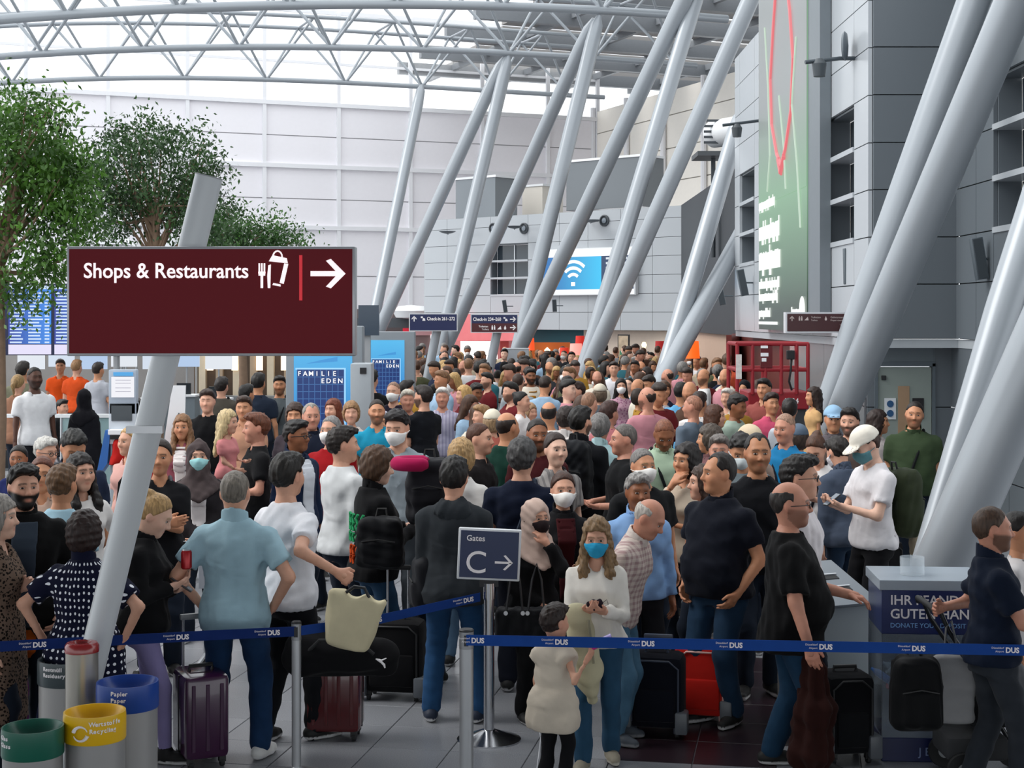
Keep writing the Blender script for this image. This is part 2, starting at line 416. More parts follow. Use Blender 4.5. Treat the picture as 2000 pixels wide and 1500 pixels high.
class Fig:
    """joints and distance fields of one posed person, in the person's own frame (faces -y, feet at z = 0)"""
    def __init__(s, h=1.75, fem=False, wide=1.0, belly=0.0, lean=0.0, side=0.0, twist=0.0, hyaw=0.0, hpitch=0.0, hroll=0.0,
                 la='down', ra='down', stance='stand', sit=False, child=False, seed=0, hs=1.0):
        s.h = h; s.fem = fem; s.seed = seed; S = h / 1.75; s.S = S
        hs = hs * (1.07 if not child else 1.0) * (S ** -.25)
        if child: hs *= 1.22
        s.hs = S * hs
        b = wide; s.b = b
        drop = 0.44 if sit else 0.0; s.drop = drop
        w = (lambda v: v * S * b)
        if fem:
            pr = [(.78, .150, .105, .015), (.88, .176, .120, .015), (.97, .160, .110, .005), (1.08, .136, .098, 0), (1.18, .145, .106, -.008),
                  (1.27, .158, .124, -.022), (1.35, .158, .100, -.004), (1.40, .138, .082, .010), (1.44, .100, .066, .016), (1.475, .068, .058, .018), (1.50, .058, .055, .018)]
        else:
            pr = [(.78, .145, .105, .015), (.88, .166, .118, .012), (.97, .160, .114, .0), (1.08, .156, .110, -.004), (1.18, .166, .114, -.004),
                  (1.28, .180, .122, -.004), (1.35, .182, .112, .004), (1.40, .162, .092, .010), (1.44, .124, .076, .016), (1.475, .084, .066, .018), (1.50, .066, .062, .018)]
        q = []
        for (z, a, d, o) in pr:
            g = math.exp(-((z - 1.06) / .14) ** 2) * belly
            q.append((z * S, a * S * b * (1 + .25 * g), (d * b + .06 * g) * S, (o - .055 * g) * S))
        s.prof = q
        R = rot_x(lean) @ rot_y(side) @ rot_z(twist); s.R = R; s.piv = np.array([0, 0, .95 * S])
        s.off = np.array([0, 0, -drop * S])
        T = lambda p: s.R @ (np.asarray(p, float) - s.piv) + s.piv + s.off
        s.T = T
        sw = (.160 if fem else .186) * S * (b ** .6)
        s.sh = {sx: T((sx * sw, .012 * S, 1.362 * S)) for sx in (-1, 1)}
        s.neck = T((0, .018 * S, 1.44 * S))
        s.RH = R @ rot_z(hyaw) @ rot_x(hpitch) @ rot_y(hroll)
        base = T((0, .012 * S, 1.50 * S))
        s.hc = base + s.RH @ np.array([0, -.012, .122]) * s.hs
        s.arm = {}
        L1, L2 = .285 * S, .255 * S
        for sx, pz in ((-1, ra), (1, la)):
            tgt, pole, palm = ARMS[pz] if isinstance(pz, str) else (pz if isinstance(pz[0], tuple) else (pz, (.5, .6, -.4), None))
            t = s.sh[sx] + s.R @ (np.array([sx * tgt[0], tgt[1], tgt[2]]) * S)
            e, wv = ik(s.sh[sx], t, L1, L2, s.R @ np.array([sx * pole[0], pole[1], pole[2]]))
            d = unit(wv - e)
            n0 = np.array([-sx, -.15, 0.]) if palm is None else np.array([sx * palm[0], palm[1], palm[2]])
            n = unit(n0 - d * (n0 @ d)); u = np.cross(d, n)
            if u @ np.array([-.3 * sx, -1, 1]) < 0: u = -u
            s.arm[sx] = (e, wv, d, n, u)
        s.leg = {}
        hipz = .90 * S - drop * S
        st = {'stand': ((.10, -.02), (.10, .03)), 'wide': ((.16, 0), (.16, 0)), 'walk': ((.08, -.26), (.08, .24)), 'step': ((.09, -.15), (.10, .12)), 'contra': ((.08, -.06), (.13, .02))}[stance if stance in ('stand', 'wide', 'walk', 'step', 'contra') else 'stand']
        for i, sx in enumerate((-1, 1)):
            hp = np.array([sx * .088 * S * b, .012 * S, hipz])
            if sit: an = np.array([sx * .12 * S, -.46 * S, .085 * S]); pole = (0, -1, .6)
            else: an = np.array([sx * st[i][0] * S, st[i][1] * S, .085 * S]); pole = (.1 * sx, -1, 0)
            if stance == 'walk' and st[i][1] > 0: an[2] += .05 * S
            k, an = ik(hp, an, .43 * S, .41 * S, pole)
            s.leg[sx] = (hp, k, an)
    # -- fields
    def torso(s, P, ease=0.0):
        Q = local([P[0] - F32(s.off[0]), P[1] - F32(s.off[1]), P[2] - F32(s.off[2])], s.R, s.piv)
        Q[2] = Q[2] + F32(s.piv[2])
        return stack(Q, s.prof, ease), Q
    def arms(s, P, e, upto=1.0, k=.03, base=None, flare=0.0):
        """upper arm (upto <= 0.5 stops there) and forearm"""
        S = s.S; g = (.84 if s.fem else 1.0) * (s.b ** .7); out = base
        for sx in (-1, 1):
            el, wv, d, n, u = s.arm[sx]; sh = s.sh[sx]
            if upto <= .5:
                c = sh + (el - sh) * (upto / .5); f = cap(P, sh, c, .058 * S * g + e, .046 * S * g + e + flare)
                pl = unit(el - sh); cut = (P[0] - F32(c[0])) * F32(pl[0]) + (P[1] - F32(c[1])) * F32(pl[1]) + (P[2] - F32(c[2])) * F32(pl[2])
                f = np.maximum(f, cut)
            else:
                f = cap(P, sh, el, .058 * S * g + e, .042 * S * g + e)
                t = (upto - .5) / .5; c = el + (wv - el) * t
                f = smin(f, cap(P, el, c, .042 * S * g + e, (.030 * S * g) + e + flare), .02)
                if upto < 1.05:
                    pl = unit(wv - el); cut = (P[0] - F32(c[0])) * F32(pl[0]) + (P[1] - F32(c[1])) * F32(pl[1]) + (P[2] - F32(c[2])) * F32(pl[2])
                    near = cap(P, el, c, .10 * S); f = np.where(near < .05, np.maximum(f, np.where(near < .03, cut, f)), f)
            out = f if out is None else smin(out, f, k)
        return out
    def legs(s, P, e, upto=1.0, base=None, k=.03, flare=0.0, taper=1.0):
        S = s.S; g = s.b ** .7; out = base
        for sx in (-1, 1):
            hp, kn, an = s.leg[sx]
            f = cap(P, hp, kn, .088 * S * g + e, .060 * S * g + e)
            if upto > .5:
                c = kn + (an - kn) * ((upto - .5) / .5)
                f = smin(f, cap(P, kn, c, .060 * S * g + e, (.042 * S * taper * g) + e + flare), .02)
            else:
                c = hp + (kn - hp) * (upto / .5); pl = unit(kn - hp)
                cut = (P[0] - F32(c[0])) * F32(pl[0]) + (P[1] - F32(c[1])) * F32(pl[1]) + (P[2] - F32(c[2])) * F32(pl[2])
                f = np.maximum(f, cut)
            out = f if out is None else smin(out, f, k)
        return out
    def hl(s, P):
        q = local(P, s.RH, s.hc); i = F32(1 / s.hs); return [v * i for v in q]
    def head(s, P, fem=None):
        Q = s.hl(P); fem = s.fem if fem is None else fem; x = np.abs(Q[0]); M = [x, Q[1], Q[2]]
        f = ell(Q, (0, .014, .034), (.077, .097, .098))
        f = smin(f, ell(Q, (0, -.018, -.035), (.060 if fem else .063, .070, .078)), .05)
        f = smin(f, ell(Q, (0, -.066, -.088), (.024 if fem else .029, .022, .022)), .035)
        f = smin(f, ell(M, (.040, -.058, -.020), (.026, .026, .030)), .025)
        f = smin(f, cap(M, (0, -.080, .036), (.040, -.066, .034), .015, .011), .02)
        f = smax(f, -ell(M, (.031, -.100, .012), (.019, .020, .012)), .012)
        f = smin(f, cap(Q, (0, -.086, .018), (0, -.108, -.020), .008, .0125), .012)
        f = smin(f, ell(M, (.011, -.096, -.026), (.009, .012, .008)), .008)
        f = smin(f, cap(M, (0, -.089, -.052), (.017, -.079, -.053), .0065, .004), .008)
        f = smin(f, cap(M, (0, -.086, -.063), (.014, -.078, -.062), .0075, .005), .008)
        f = smin(f, ell(M, (.079, .016, .002), (.010, .021, .032)), .010)
        f = f * F32(s.hs)
        n0 = s.neck; n1 = s.hc + s.RH @ np.array([0, .018, -.045]) * s.hs
        return smin(f, cap(P, n0, n1, (.050 if fem else .060) * s.S, (.046 if fem else .055) * s.S), .03)
    def hand(s, P, sx, curl=.5, spread=0.0):
        S = s.S * 1.05; e, W, d, n, u = s.arm[sx]; out = cap(P, W - d * .03 * S, W + d * .02 * S, .025 * S, .026 * S)
        lens = (.074, .082, .076, .060)
        for i, o in enumerate((.030, .010, -.010, -.029)):
            kn = W + d * (.086 - .006 * abs(i - 1)) * S + u * o * S
            out = smin(out, cap(P, W + d * .012 * S + u * o * .55 * S, kn, .0145 * S, .0125 * S), .012)
            dd = unit(d * math.cos(curl) + n * math.sin(curl) + u * o * spread * 6); m = kn + dd * lens[i] * .52 * S
            d2 = unit(d * math.cos(curl * 2.1) + n * math.sin(curl * 2.1)); t = m + d2 * lens[i] * .48 * S
            fg = smin(cap(P, kn, m, .0100 * S, .0090 * S), cap(P, m, t, .0090 * S, .0075 * S), .004)
            out = smin(out, fg, .005)
        b0 = W + d * .024 * S + u * .022 * S; b1 = b0 + unit(d * .75 + u * .75 + n * .25) * .044 * S; b2 = b1 + unit(d * .95 + u * .15 + n * .35) * .034 * S
        out = smin(out, smin(cap(P, b0, b1, .0155 * S, .0115 * S), cap(P, b1, b2, .0110 * S, .0085 * S), .004), .008)
        return out

def hair_field(fig, P, style):
    Q = fig.hl(P); x = np.abs(Q[0]); y, z = Q[1], Q[2]; S = fig.hs
    t = {'crew': .006, 'buzz': .004, 'bald': .005, 'short': .014, 'quiff': .016, 'receding': .008, 'wavy': .022, 'bob': .020, 'long': .017, 'longf': .015, 'bun': .010, 'tail': .010, 'afro': .05}.get(style, .014)
    f = ell(Q, (0, .016, .036), (.077 + t, .097 + t, .098 + t))
    tex = wob(Q, fig.seed + 5, .0045 if style not in ('crew', 'buzz', 'bald', 'bun', 'tail', 'receding') else .0015, .03)
    f = f + tex
    face = (z - .080) + (y + .055) * 1.25               # positive = hair side of the hairline
    ear = np.maximum(.012 - z, 0) * 0
    if style in ('crew', 'buzz', 'short', 'quiff', 'receding', 'bald'):
        f = smax(f, -face, .01); f = smax(f, -(z + .055 - np.maximum(.03 - y, 0) * 1.2), .012)
        f = smax(f, -np.sqrt(((y - .012) / .026) ** 2 + ((z - .000) / .040) ** 2 + np.maximum(.055 - x, 0) ** 2 * 400) * .03 + .03, .006)
        if style == 'quiff': f = smin(f, ell(Q, (0, -.058, .112), (.058, .050, .034)) + tex, .03)
        if style == 'short': f = smin(f, ell(Q, (0, -.040, .108), (.066, .060, .034)) + tex, .03)
        if style == 'receding':
            f = smax(f, -(ell([x, y, z], (.042, -.075, .095), (.034, .05, .05))), .01)
        if style == 'bald':
            f = smax(f, ell(Q, (0, .000, .105), (.074, .125, .060)) * -1, .008); f = smax(f, -(y + .015), .008)
    elif style == 'wavy':
        f = smax(f, -face, .01); f = smax(f, -(z + .085), .02)
    elif style in ('bun', 'tail'):
        f = smax(f, -face, .01); f = smax(f, -(z + .05 - np.maximum(.03 - y, 0) * 1.1), .015)
        if style == 'bun': f = smin(f, ell(Q, (0, .095, .100), (.042, .042, .040)) + tex * 2, .012)
        else:
            f = smin(f, cap(Q, (0, .108, .055), (0, .150, .0), .026, .030) + tex * 2, .012)
            f = smin(f, cap(Q, (0, .150, .0), (.0, .120, -.16), .030, .012) + tex * 2, .012)
    elif style == 'bob':
        f = smin(f, ell(Q, (0, .022, -.020), (.098, .100, .100)) + tex, .03)
        f = smax(f, -(z + .105), .02)
        f = smax(f, -np.maximum(np.maximum((y + .030), x - .066), z - .072 + x * .35), .012)
    elif style == 'afro':
        f = smax(f, -np.maximum((y + .055), z - .06), .02); f = smax(f, -(z + .07), .02)
    elif style in ('long', 'longf'):
        f = smin(f, ell(Q, (0, .020, -.03), (.090, .098, .11)) + tex, .03)
        for sx in (-1, 1):
            f = smin(f, cap(Q, (sx * .072, .02, -.05), (sx * .098, .045, -.21), .034, .040) + tex, .04)
            f = smin(f, cap(Q, (sx * .098, .045, -.21), (sx * .085, .075, -.36), .040, .022) + tex * 1.5, .03)
        f = smin(f, cap(Q, (0, .075, -.06), (0, .115, -.33), .055, .040) + tex, .06)
        f = smax(f, -np.maximum(np.maximum((y + .028), x - .060), z - .076 + x * .3), .012)
        if style == 'longf':
            for sx in (-1, 1):
                f = smin(f, cap(Q, (sx * .078, -.015, -.03), (sx * .082, -.070, -.20), .022, .034) + tex, .03)
                f = smin(f, cap(Q, (sx * .082, -.070, -.20), (sx * .066, -.105, -.40), .034, .018) + tex * 1.5, .03)
    return f * F32(S)

def paint_face(fig, V, base, style, hc, beard, lips=True, makeup=False):
    Q = np.array(local([V[:, 0], V[:, 1], V[:, 2]], fig.RH, fig.hc)).T / fig.hs
    x, y, z = np.abs(Q[:, 0]), Q[:, 1], Q[:, 2]; b = np.array(C(base)[:3]); col = np.tile(b, (len(V), 1)); front = y < -.045
    def blend(m, c, a=1.0):
        m = np.clip(m, 0, 1)[:, None] * a; col[:] = col * (1 - m) + np.array(c)[None, :] * m
    red = b * np.array([1.04, .86, .84])
    blend(np.exp(-((x - .042) / .02) ** 2 - ((z + .022) / .02) ** 2) * front, red, .6)
    blend(np.exp(-(x / .012) ** 2 - ((z + .018) / .014) ** 2) * front, red, .5)
    blend(np.exp(-((x - .082) / .012) ** 2 - (z / .03) ** 2), red, .6)
    hcol = np.array(C(hc)[:3])
    if beard:
        m = np.clip((-z - .022 - np.maximum(x - .03, 0) * -.4) / .012, 0, 1) * (y < .02 - np.maximum(-z - .06, 0)) * np.clip((x + .0 - .0) * 0 + 1, 0, 1)
        m = m * (1 - np.exp(-(x / .018) ** 2 - ((z + .057) / .008) ** 2)) * (z > -.125)
        m = np.maximum(m, np.exp(-(x / .026) ** 2 - ((z + .040) / .006) ** 2) * front)
        blend(m, hcol * .9, beard)
    if lips:
        blend(np.exp(-(x / .017) ** 4 - ((z + .057) / .0085) ** 4) * front, b * np.array([.86, .52, .52]) if not makeup else (.35, .05, .06), .75)
    bz = .037 - np.maximum(x - .035, 0) * .35 + np.minimum(x - .02, 0) * .1
    blend(np.exp(-((z - bz) / .0052) ** 4) * (x > .010) * (x < .052) * front, np.minimum(hcol * .8, b * .5), .85)
    blend(np.exp(-((x - .031) / .016) ** 4 - ((z - .014) / .008) ** 4) * front, b * .45, .55)
    return col

EYE = {}
def eye_mesh(iris):
    if iris in EYE: return EYE[iris]
    bm = bmesh.new(); bmesh.ops.create_uvsphere(bm, u_segments=14, v_segments=8, radius=1.0)
    me = bpy.data.meshes.new('eye'); bm.to_mesh(me); bm.free()
    n = len(me.vertices); co = np.zeros(n * 3, F32); me.vertices.foreach_get('co', co); co = co.reshape(-1, 3)
    c = np.ones((n, 4), F32); c[:, :3] = (.55, .50, .47)
    m = (np.abs(co[:, 0]) < .5) & (co[:, 1] < 0); c[m, :3] = C(iris)[:3]
    m = (np.abs(co[:, 0]) < .25) & (co[:, 1] < 0); c[m, :3] = (.008, .006, .005)
    at = me.color_attributes.new('Col', 'FLOAT_COLOR', 'POINT'); at.data.foreach_set('color', c.ravel())
    me.polygons.foreach_set('use_smooth', [True] * len(me.polygons)); me.materials.append(attr_mat('eye'))
    EYE[iris] = me; return me

def bbox(pts, r):
    a = np.array(pts); return a.min(0) - r, a.max(0) + r
def mat4(R, t, sc=1.0):
    M = Matrix.Identity(4)
    for i in range(3):
        for j in range(3): M[i][j] = float(R[i, j]) * (sc[j] if isinstance(sc, (tuple, list)) else sc)
        M[i][3] = float(t[i])
    return M

def make_person(d, label, group=None, fem=False, skin='fair', hair=('short', '#2a1d16'), top=('tee', '#222222'), bot=('trousers', '#1d2430'),
                shoes=('#1a1a1a', '#d8d8d8'), beard=0, mask=None, cap_=None, glasses=False, hijab=None, curl=(.5, .5), eyes=True, strap=None,
                collar=None, inner=None, lower=True, makeup=False, hood=False, quilt=False, sleeve=None, hem=None, iris='#2a1a10', hood_up=False, **pose):
    """one person; d = distance that sets how finely the surfaces are cut"""
    lod = min(max(d / 8.5, 1.0), 5.0); fig = Fig(fem=fem, **pose); S = fig.S; sd = pose.get('seed', 0)
    root = bpy.data.objects.new('person', None); root.empty_display_size = .1; link(root); tag(root, label, 'person', group)
    root['fig'] = 0; del root['fig']
    sc = SKIN.get(skin, skin); near = lod < 1.9; parts = {}
    # ---- body: torso, neck, arms, legs in one field; head and hands cut finer out of the same field
    gb = .019 * lod ** .8
    joints = [fig.sh[1], fig.sh[-1], fig.arm[1][0], fig.arm[-1][0], fig.arm[1][1] + fig.arm[1][2] * .03, fig.arm[-1][1] + fig.arm[-1][2] * .03, fig.hc] + [j for sx in (-1, 1) for j in fig.leg[sx]]
    def body(P):
        t, _ = fig.torso(P, -.012 * S)
        f = fig.arms(P, -.004 * S, 1.1, .03, t); f = fig.legs(P, -.004, 1.0, f)
        n1 = fig.hc + fig.RH @ np.array([0, .018, -.03]) * fig.hs
        return smin(f, cap(P, fig.neck, n1, (.050 if fem else .060) * S, (.046 if fem else .055) * S), .03)
    lo, hi = bbox(joints, .12 * S * fig.b); lo[2] = max(lo[2], .02)
    hi[2] = fig.hc[2] + .02
    V, Q = shape(body, lo, hi, gb); cols = [np.tile(np.array(C(sc)[:3]), (len(V), 1))]; Vs, Qs = [V], [Q]; n = len(V)
    gh = .0062 * lod
    lo, hi = fig.hc - .15 * fig.hs, fig.hc + .15 * fig.hs
    V, Q = shape(lambda P: np.maximum(fig.head(P), local(P, fig.RH, fig.hc)[2] * -1 - .16 * fig.hs), lo, hi, gh)
    Vs.append(V); Qs.append(Q + n); n += len(V)
    bst = beard
    cols.append(paint_face(fig, V, sc, hair[0], hair[1] if hair[0] != 'none' else '#3a2a20', bst, True, makeup))
    for i, sx in enumerate((-1, 1)):
        e, W, dd, nn, uu = fig.arm[sx]
        pts = [W - dd * .03, W + dd * .19 * S, W + uu * .07 * S + dd * .06, W - uu * .05 * S, W + dd * .1 * S + nn * .1 * S]
        lo, hi = bbox(pts, .03)
        V, Q = shape(lambda P: fig.hand(P, sx, curl[i]), lo, hi, (.0058 if lod < 2 else .0075) * lod ** .9)
        Vs.append(V); Qs.append(Q + n); n += len(V); cols.append(np.tile(np.array(C(sc)[:3]) * np.array([1.0, .95, .94]), (len(V), 1)))
    obj('body', np_mesh('body', np.concatenate(Vs), np.concatenate(Qs), np.concatenate(cols)), attr_mat('skin'), root)
    if near and eyes:
        for sx in (-1, 1):
            o = obj('eye', eye_mesh(iris), None, root); c = fig.hc + fig.RH @ np.array([sx * .031, -.0815, .012]) * fig.hs
            o.matrix_local = mat4(fig.RH @ rot_z(sx * .25), c, (.0128 * fig.hs, .008 * fig.hs, .0058 * fig.hs))
    gc = .0155 * lod ** .85
    # ---- top
    kind, tcol = top[0], top[1]; tm = cloth(tcol, *top[2:]) if not isinstance(tcol, bpy.types.Material) else tcol
    sl = {'tee': .33, 'polo': .34, 'tank': .0, 'shirt': .97, 'sweater': .98, 'jacket': .98, 'coat': .98, 'blazer': .98, 'hoodie': .98, 'blouse': .95, 'vest': .10, 'dress': .30, 'half': .5}[kind] if sleeve is None else sleeve
    ease = {'tee': .012, 'polo': .012, 'tank': .006, 'shirt': .014, 'sweater': .020, 'jacket': .026, 'coat': .030, 'blazer': .022, 'hoodie': .026, 'blouse': .018, 'vest': .045, 'dress': .014, 'half': .014}[kind] * S
    hz = ({'tee': .83, 'polo': .84, 'tank': .86, 'shirt': .84, 'sweater': .84, 'jacket': .80, 'coat': .52, 'blazer': .76, 'hoodie': .82, 'blouse': .86, 'vest': .72, 'dress': .50, 'half': .84}[kind] if hem is None else hem) * S
    prof = [p for p in fig.prof]
    lowz = min(hz, .78 * S) - .02
    if hz < .80 * S:
        prof = [(lowz, prof[1][1] * 1.06, prof[1][2] * 1.08, prof[1][3]), (.80 * S, prof[1][1] * 1.02, prof[1][2] * 1.02, prof[1][3])] + prof[1:]
    prof = [(z, a + (.020 * S if z < 1.02 * S else 0) + (.010 * S if z < .92 * S else 0), b_ + (.024 * S if z < 1.02 * S else 0) + (.010 * S if z < .92 * S else 0), o) for (z, a, b_, o) in prof]
    wl = .17 if kind in ('coat', 'jacket', 'hoodie', 'vest', 'sweater') else .13
    def topf(P):
        _, T = fig.torso(P); f = stack(T, prof, ease)
        if sl > .02: f = fig.arms(P, ease * .75 + (.006 if sl <= .5 else 0), sl, .035, f, flare=.012 if sl <= .5 else .004)
        f = f + wob([P[0] * 1.3, P[1] * 1.3, P[2]], sd + 11, .0060, wl) + wob(P, sd + 3, .0025, .06)
        if quilt: f = f - np.abs(np.sin(T[2] * F32(math.pi / (.21 * S)))) ** .5 * .014 + .006
        f = np.maximum(f, hz - T[2])
        nk = cap(P, fig.neck + fig.R @ np.array([0, -.01, -.02]), fig.hc, (.066 if not fem else .062) * S, .07 * S)
        deep = {'blouse': .10, 'blazer': .16, 'tank': .07, 'dress': .05, 'vneck': .1}.get(kind, .0)
        if deep: nk = smin(nk, cap(P, fig.T((0, -.10 * S, 1.43 * S)), fig.T((0, -.17 * S, (1.43 - deep) * S)), .045 * S, .012), .02)
        f = np.maximum(f, -nk)
        return np.maximum(f, T[2] - 1.485 * S)
    pts = [fig.sh[1], fig.sh[-1], fig.T((.2 * S, .16 * S, hz)), fig.T((-.2 * S, -.2 * S * (1 + pose.get('belly', 0) * .4), hz)), fig.T((0, 0, 1.49 * S))]
    for sx in (-1, 1):
        if sl > .02: pts.append(fig.arm[sx][0])
        if sl > .5: pts.append(fig.arm[sx][1])
    lo, hi = bbox(pts, .10 * S * fig.b)
    V, Q = shape(topf, lo, hi, gc)
    tname = {'tee': 't_shirt', 'polo': 'polo_shirt', 'tank': 'tank_top', 'shirt': 'shirt', 'half': 'shirt'}.get(kind, kind)
    parts['top'] = obj(tname, np_mesh(tname, V, Q), tm, root)
    if near and (collar or kind in ('polo', 'shirt', 'blazer', 'jacket', 'half')):
        def colf(P):
            nk = cap(P, fig.neck + fig.R @ np.array([0, .0, -.02]), fig.hc + fig.RH @ np.array([0, .02, -.04]) * fig.hs, (.080 if not fem else .072) * S, .072 * S)
            _, T = fig.torso(P)
            f = np.maximum(np.abs(nk) - .007, np.maximum(T[2] - 1.520 * S - np.maximum(T[1], -.05) * .45, 1.44 * S - T[2] + np.minimum(T[1] + .02, 0) * .35))
            return np.maximum(f, -(np.maximum(np.abs(T[0]) * 1.0 - .018, (T[1] + .03)) * -1) * -1 if False else f)
        lo, hi = bbox([fig.neck + fig.R @ np.array([0, 0, .03])], .12 * S)
        V, Q = shape(colf, lo, hi, .009 * lod)
        if len(V): obj('collar', np_mesh('collar', V, Q), cloth(collar) if collar else tm, parts['top'])
    if inner:
        # open front shows a strip of the shirt underneath
        def inn(P):
            _, T = fig.torso(P); f = stack(T, prof, ease + .015)
            f = np.maximum(f, -stack(T, prof, ease - .006)); f = np.maximum(f, np.abs(T[0] + .02 * (1.2 * S - T[2])) - (.052 + .05 * np.clip((T[2] / S - .85), 0, .6)) * S)
            f = np.maximum(f, T[1] + .02); f = np.maximum(f, T[2] - 1.44 * S); return np.maximum(f, (hz + .02) - T[2])
        lo, hi = bbox([fig.T((.1 * S, -.2 * S * (1 + pose.get('belly', 0) * .3), hz)), fig.T((-.1 * S, 0, 1.45 * S))], .05)
        V, Q = shape(inn, lo, hi, .011 * lod)
        if len(V): obj('inner_shirt', np_mesh('inner_shirt', V, Q), cloth(inner), root)
    if hood:
        def hf(P):
            T = local([P[0] - F32(fig.off[0]), P[1], P[2] - F32(fig.off[2])], fig.R, fig.piv); T[2] = T[2] + F32(fig.piv[2])
            f = smin(ell(T, (0, .085 * S, 1.42 * S), (.125 * S, .065 * S, .085 * S)), cap([np.abs(T[0]), T[1], T[2]], (.06 * S, .05 * S, 1.485 * S), (.085 * S, -.05 * S, 1.43 * S), .032 * S, .024 * S), .03)
            f = f + wob(P, sd + 8, .006, .08); return np.maximum(f, -cap(P, fig.neck, fig.hc, .068 * S))
        lo, hi = bbox([fig.T((0, .06 * S, 1.43 * S))], .20 * S)
        V, Q = shape(hf, lo, hi, gc * .8); obj('hood', np_mesh('hood', V, Q), tm, parts['top'])
    # ---- trousers / skirt / shorts
    bk, bcol = bot[0], bot[1]; bmt = cloth(bcol, *(bot[2:] if len(bot) > 2 else (('denim',) if bk == 'jeans' else ())))
    be = {'trousers': .014, 'jeans': .010, 'leggings': .001, 'shorts': .018, 'skirt': .012, 'track': .012}[bk] * S
    if kind != 'dress' or lower:
        topz = .955 * S - fig.drop * S
        pp = [(z - fig.drop * S, a, b_, o) for (z, a, b_, o) in fig.prof if z < 1.12 * S]
        def botf(P):
            if bk == 'skirt':
                z0 = .42 * S; pr = [(z0, .24 * S * fig.b, .20 * S * fig.b, 0), (.86 * S, pp[1][1] + .01, pp[1][2] + .01, pp[1][3])] + pp[2:]
                f = stack(P, pr, be) + np.sin(np.arctan2(P[1], P[0]) * 14) * .008 * np.clip(1 - P[2] / (.9 * S), 0, 1)
            else:
                f = stack(P, pp, be)
                up = .36 if bk == 'shorts' else .985
                f = fig.legs(P, be + (.012 if bk == 'shorts' else 0), up, f, .04, flare=.012 if bk in ('trousers', 'jeans', 'track') else 0)
                if bk != 'leggings':
                    f = f + wob([P[0] * .6, P[1] * .6, P[2]], sd + 21, .0045, .10) + wob(P, sd + 22, .002, .045)
            return np.maximum(f, P[2] - topz)
        pts = [np.array([.2 * S * fig.b, .16, topz]), np.array([-.2 * S * fig.b, -.16, topz - .3])] + [j for sx in (-1, 1) for j in fig.leg[sx][:(3 if bk != 'shorts' else 2)]]
        lo, hi = bbox(pts, .09 * S * fig.b); lo[2] = max(lo[2], .03)
        V, Q = shape(botf, lo, hi, gc * 1.05)
        nm = {'jeans': 'jeans', 'leggings': 'leggings', 'shorts': 'shorts', 'skirt': 'skirt'}.get(bk, 'trousers'); parts['bot'] = obj(nm, np_mesh(nm, V, Q), bmt, root)
        if bk == 'track':
            mb = MB(); hp, kn, an = fig.leg[1]
            for q in (-.018, 0, .018):
                o = np.array([.0, q, 0]); rr = np.array([1, 0, 0])
                mb.tube([Vector(hp + o + rr * (.088 * S + be + .002)), Vector(kn + o + rr * (.060 * S + be + .004)), Vector(an + o + rr * (.042 * S + be + .014))], .006, 6)
            mb.build('side_stripe', cloth('#d8dadf'), parts['bot'])
    # ---- shoes
    for sx in (-1, 1):
        hp, kn, an = fig.leg[sx]; z0 = an[2] - .085 * S; sh0 = np.array([an[0], an[1], z0]); yaw = .22 * sx
        dv = rot_z(yaw) @ np.array([0, -1, 0])
        def shf(P):
            f = cap(P, sh0 + dv * -.045 * S + np.array([0, 0, .045 * S]), sh0 + dv * .085 * S + np.array([0, 0, .036 * S]), .043 * S, .046 * S)
            f = smin(f, cap(P, sh0 + dv * .085 * S + np.array([0, 0, .036 * S]), sh0 + dv * .155 * S + np.array([0, 0, .028 * S]), .046 * S, .034 * S), .02)
            f = smin(f, cap(P, sh0 + np.array([0, 0, .05 * S]), sh0 + np.array([0, 0, .10 * S]), .044 * S, .046 * S), .03)
            return np.maximum(np.maximum(f, sh0[2] + .002 - P[2]), P[2] - sh0[2] - .115 * S)
        lo, hi = bbox([sh0 + dv * .2 * S, sh0 - dv * .1 * S, sh0 + np.array([.07, 0, .12 * S]), sh0 - np.array([.07, 0, 0])], .01)
        V, Q = shape(shf, lo, hi, .011 * lod)
        c = np.where(((V[:, 2] - z0) < .026 * S)[:, None], np.array(C(shoes[1])[:3])[None], np.array(C(shoes[0])[:3])[None])
        obj('shoe', np_mesh('shoe', V, Q, c), attr_mat('shoe'), root)
    # ---- hair and head wear
    if hijab:
        def hj(P):
            Qh = fig.hl(P); f = ell(Qh, (0, .016, .026), (.096, .118, .124))
            f = smin(f, ell(Qh, (0, .0, -.10), (.098, .102, .09)), .05) * F32(fig.hs)
            _, T = fig.torso(P)
            f = smin(f, np.maximum(stack(T, fig.prof, .060 * S), np.maximum(1.24 * S - T[2] + np.abs(T[0]) * .6, T[2] - 1.46 * S)), .07)
            f = f + wob(P, sd + 9, .006, .07)
            hole = np.maximum(ell(Qh, (0, -.10, -.012), (.056, .085, .082)), Qh[1] + .02) * F32(fig.hs)
            return smax(f, -hole, .012)
        lo, hi = bbox([fig.hc + np.array([0, 0, .12]) * fig.hs, fig.T((.24 * S, -.2 * S, 1.2 * S)), fig.T((-.24 * S, .18 * S, 1.2 * S))], .03)
        V, Q = shape(hj, lo, hi, .0105 * lod); obj('headscarf', np_mesh('headscarf', V, Q), cloth(hijab), root)
    elif hair[0] != 'none':
        lo, hi = bbox([fig.hc], .17 * fig.hs)
        if hair[0] in ('long', 'longf'): lo = lo - np.array([.05, .05, .32]) * fig.hs; hi = hi + np.array([.05, .08, 0]) * fig.hs
        if hair[0] == 'tail': lo = lo - np.array([.1, .1, .06]); hi = hi + np.array([.1, .1, 0])
        hfn = (lambda P: smax(hair_field(fig, P, hair[0]), (fig.hl(P)[2] - .050) * F32(fig.hs), .005)) if cap_ else (lambda P: hair_field(fig, P, hair[0]))
        V, Q = shape(hfn, lo, hi, .0078 * lod)
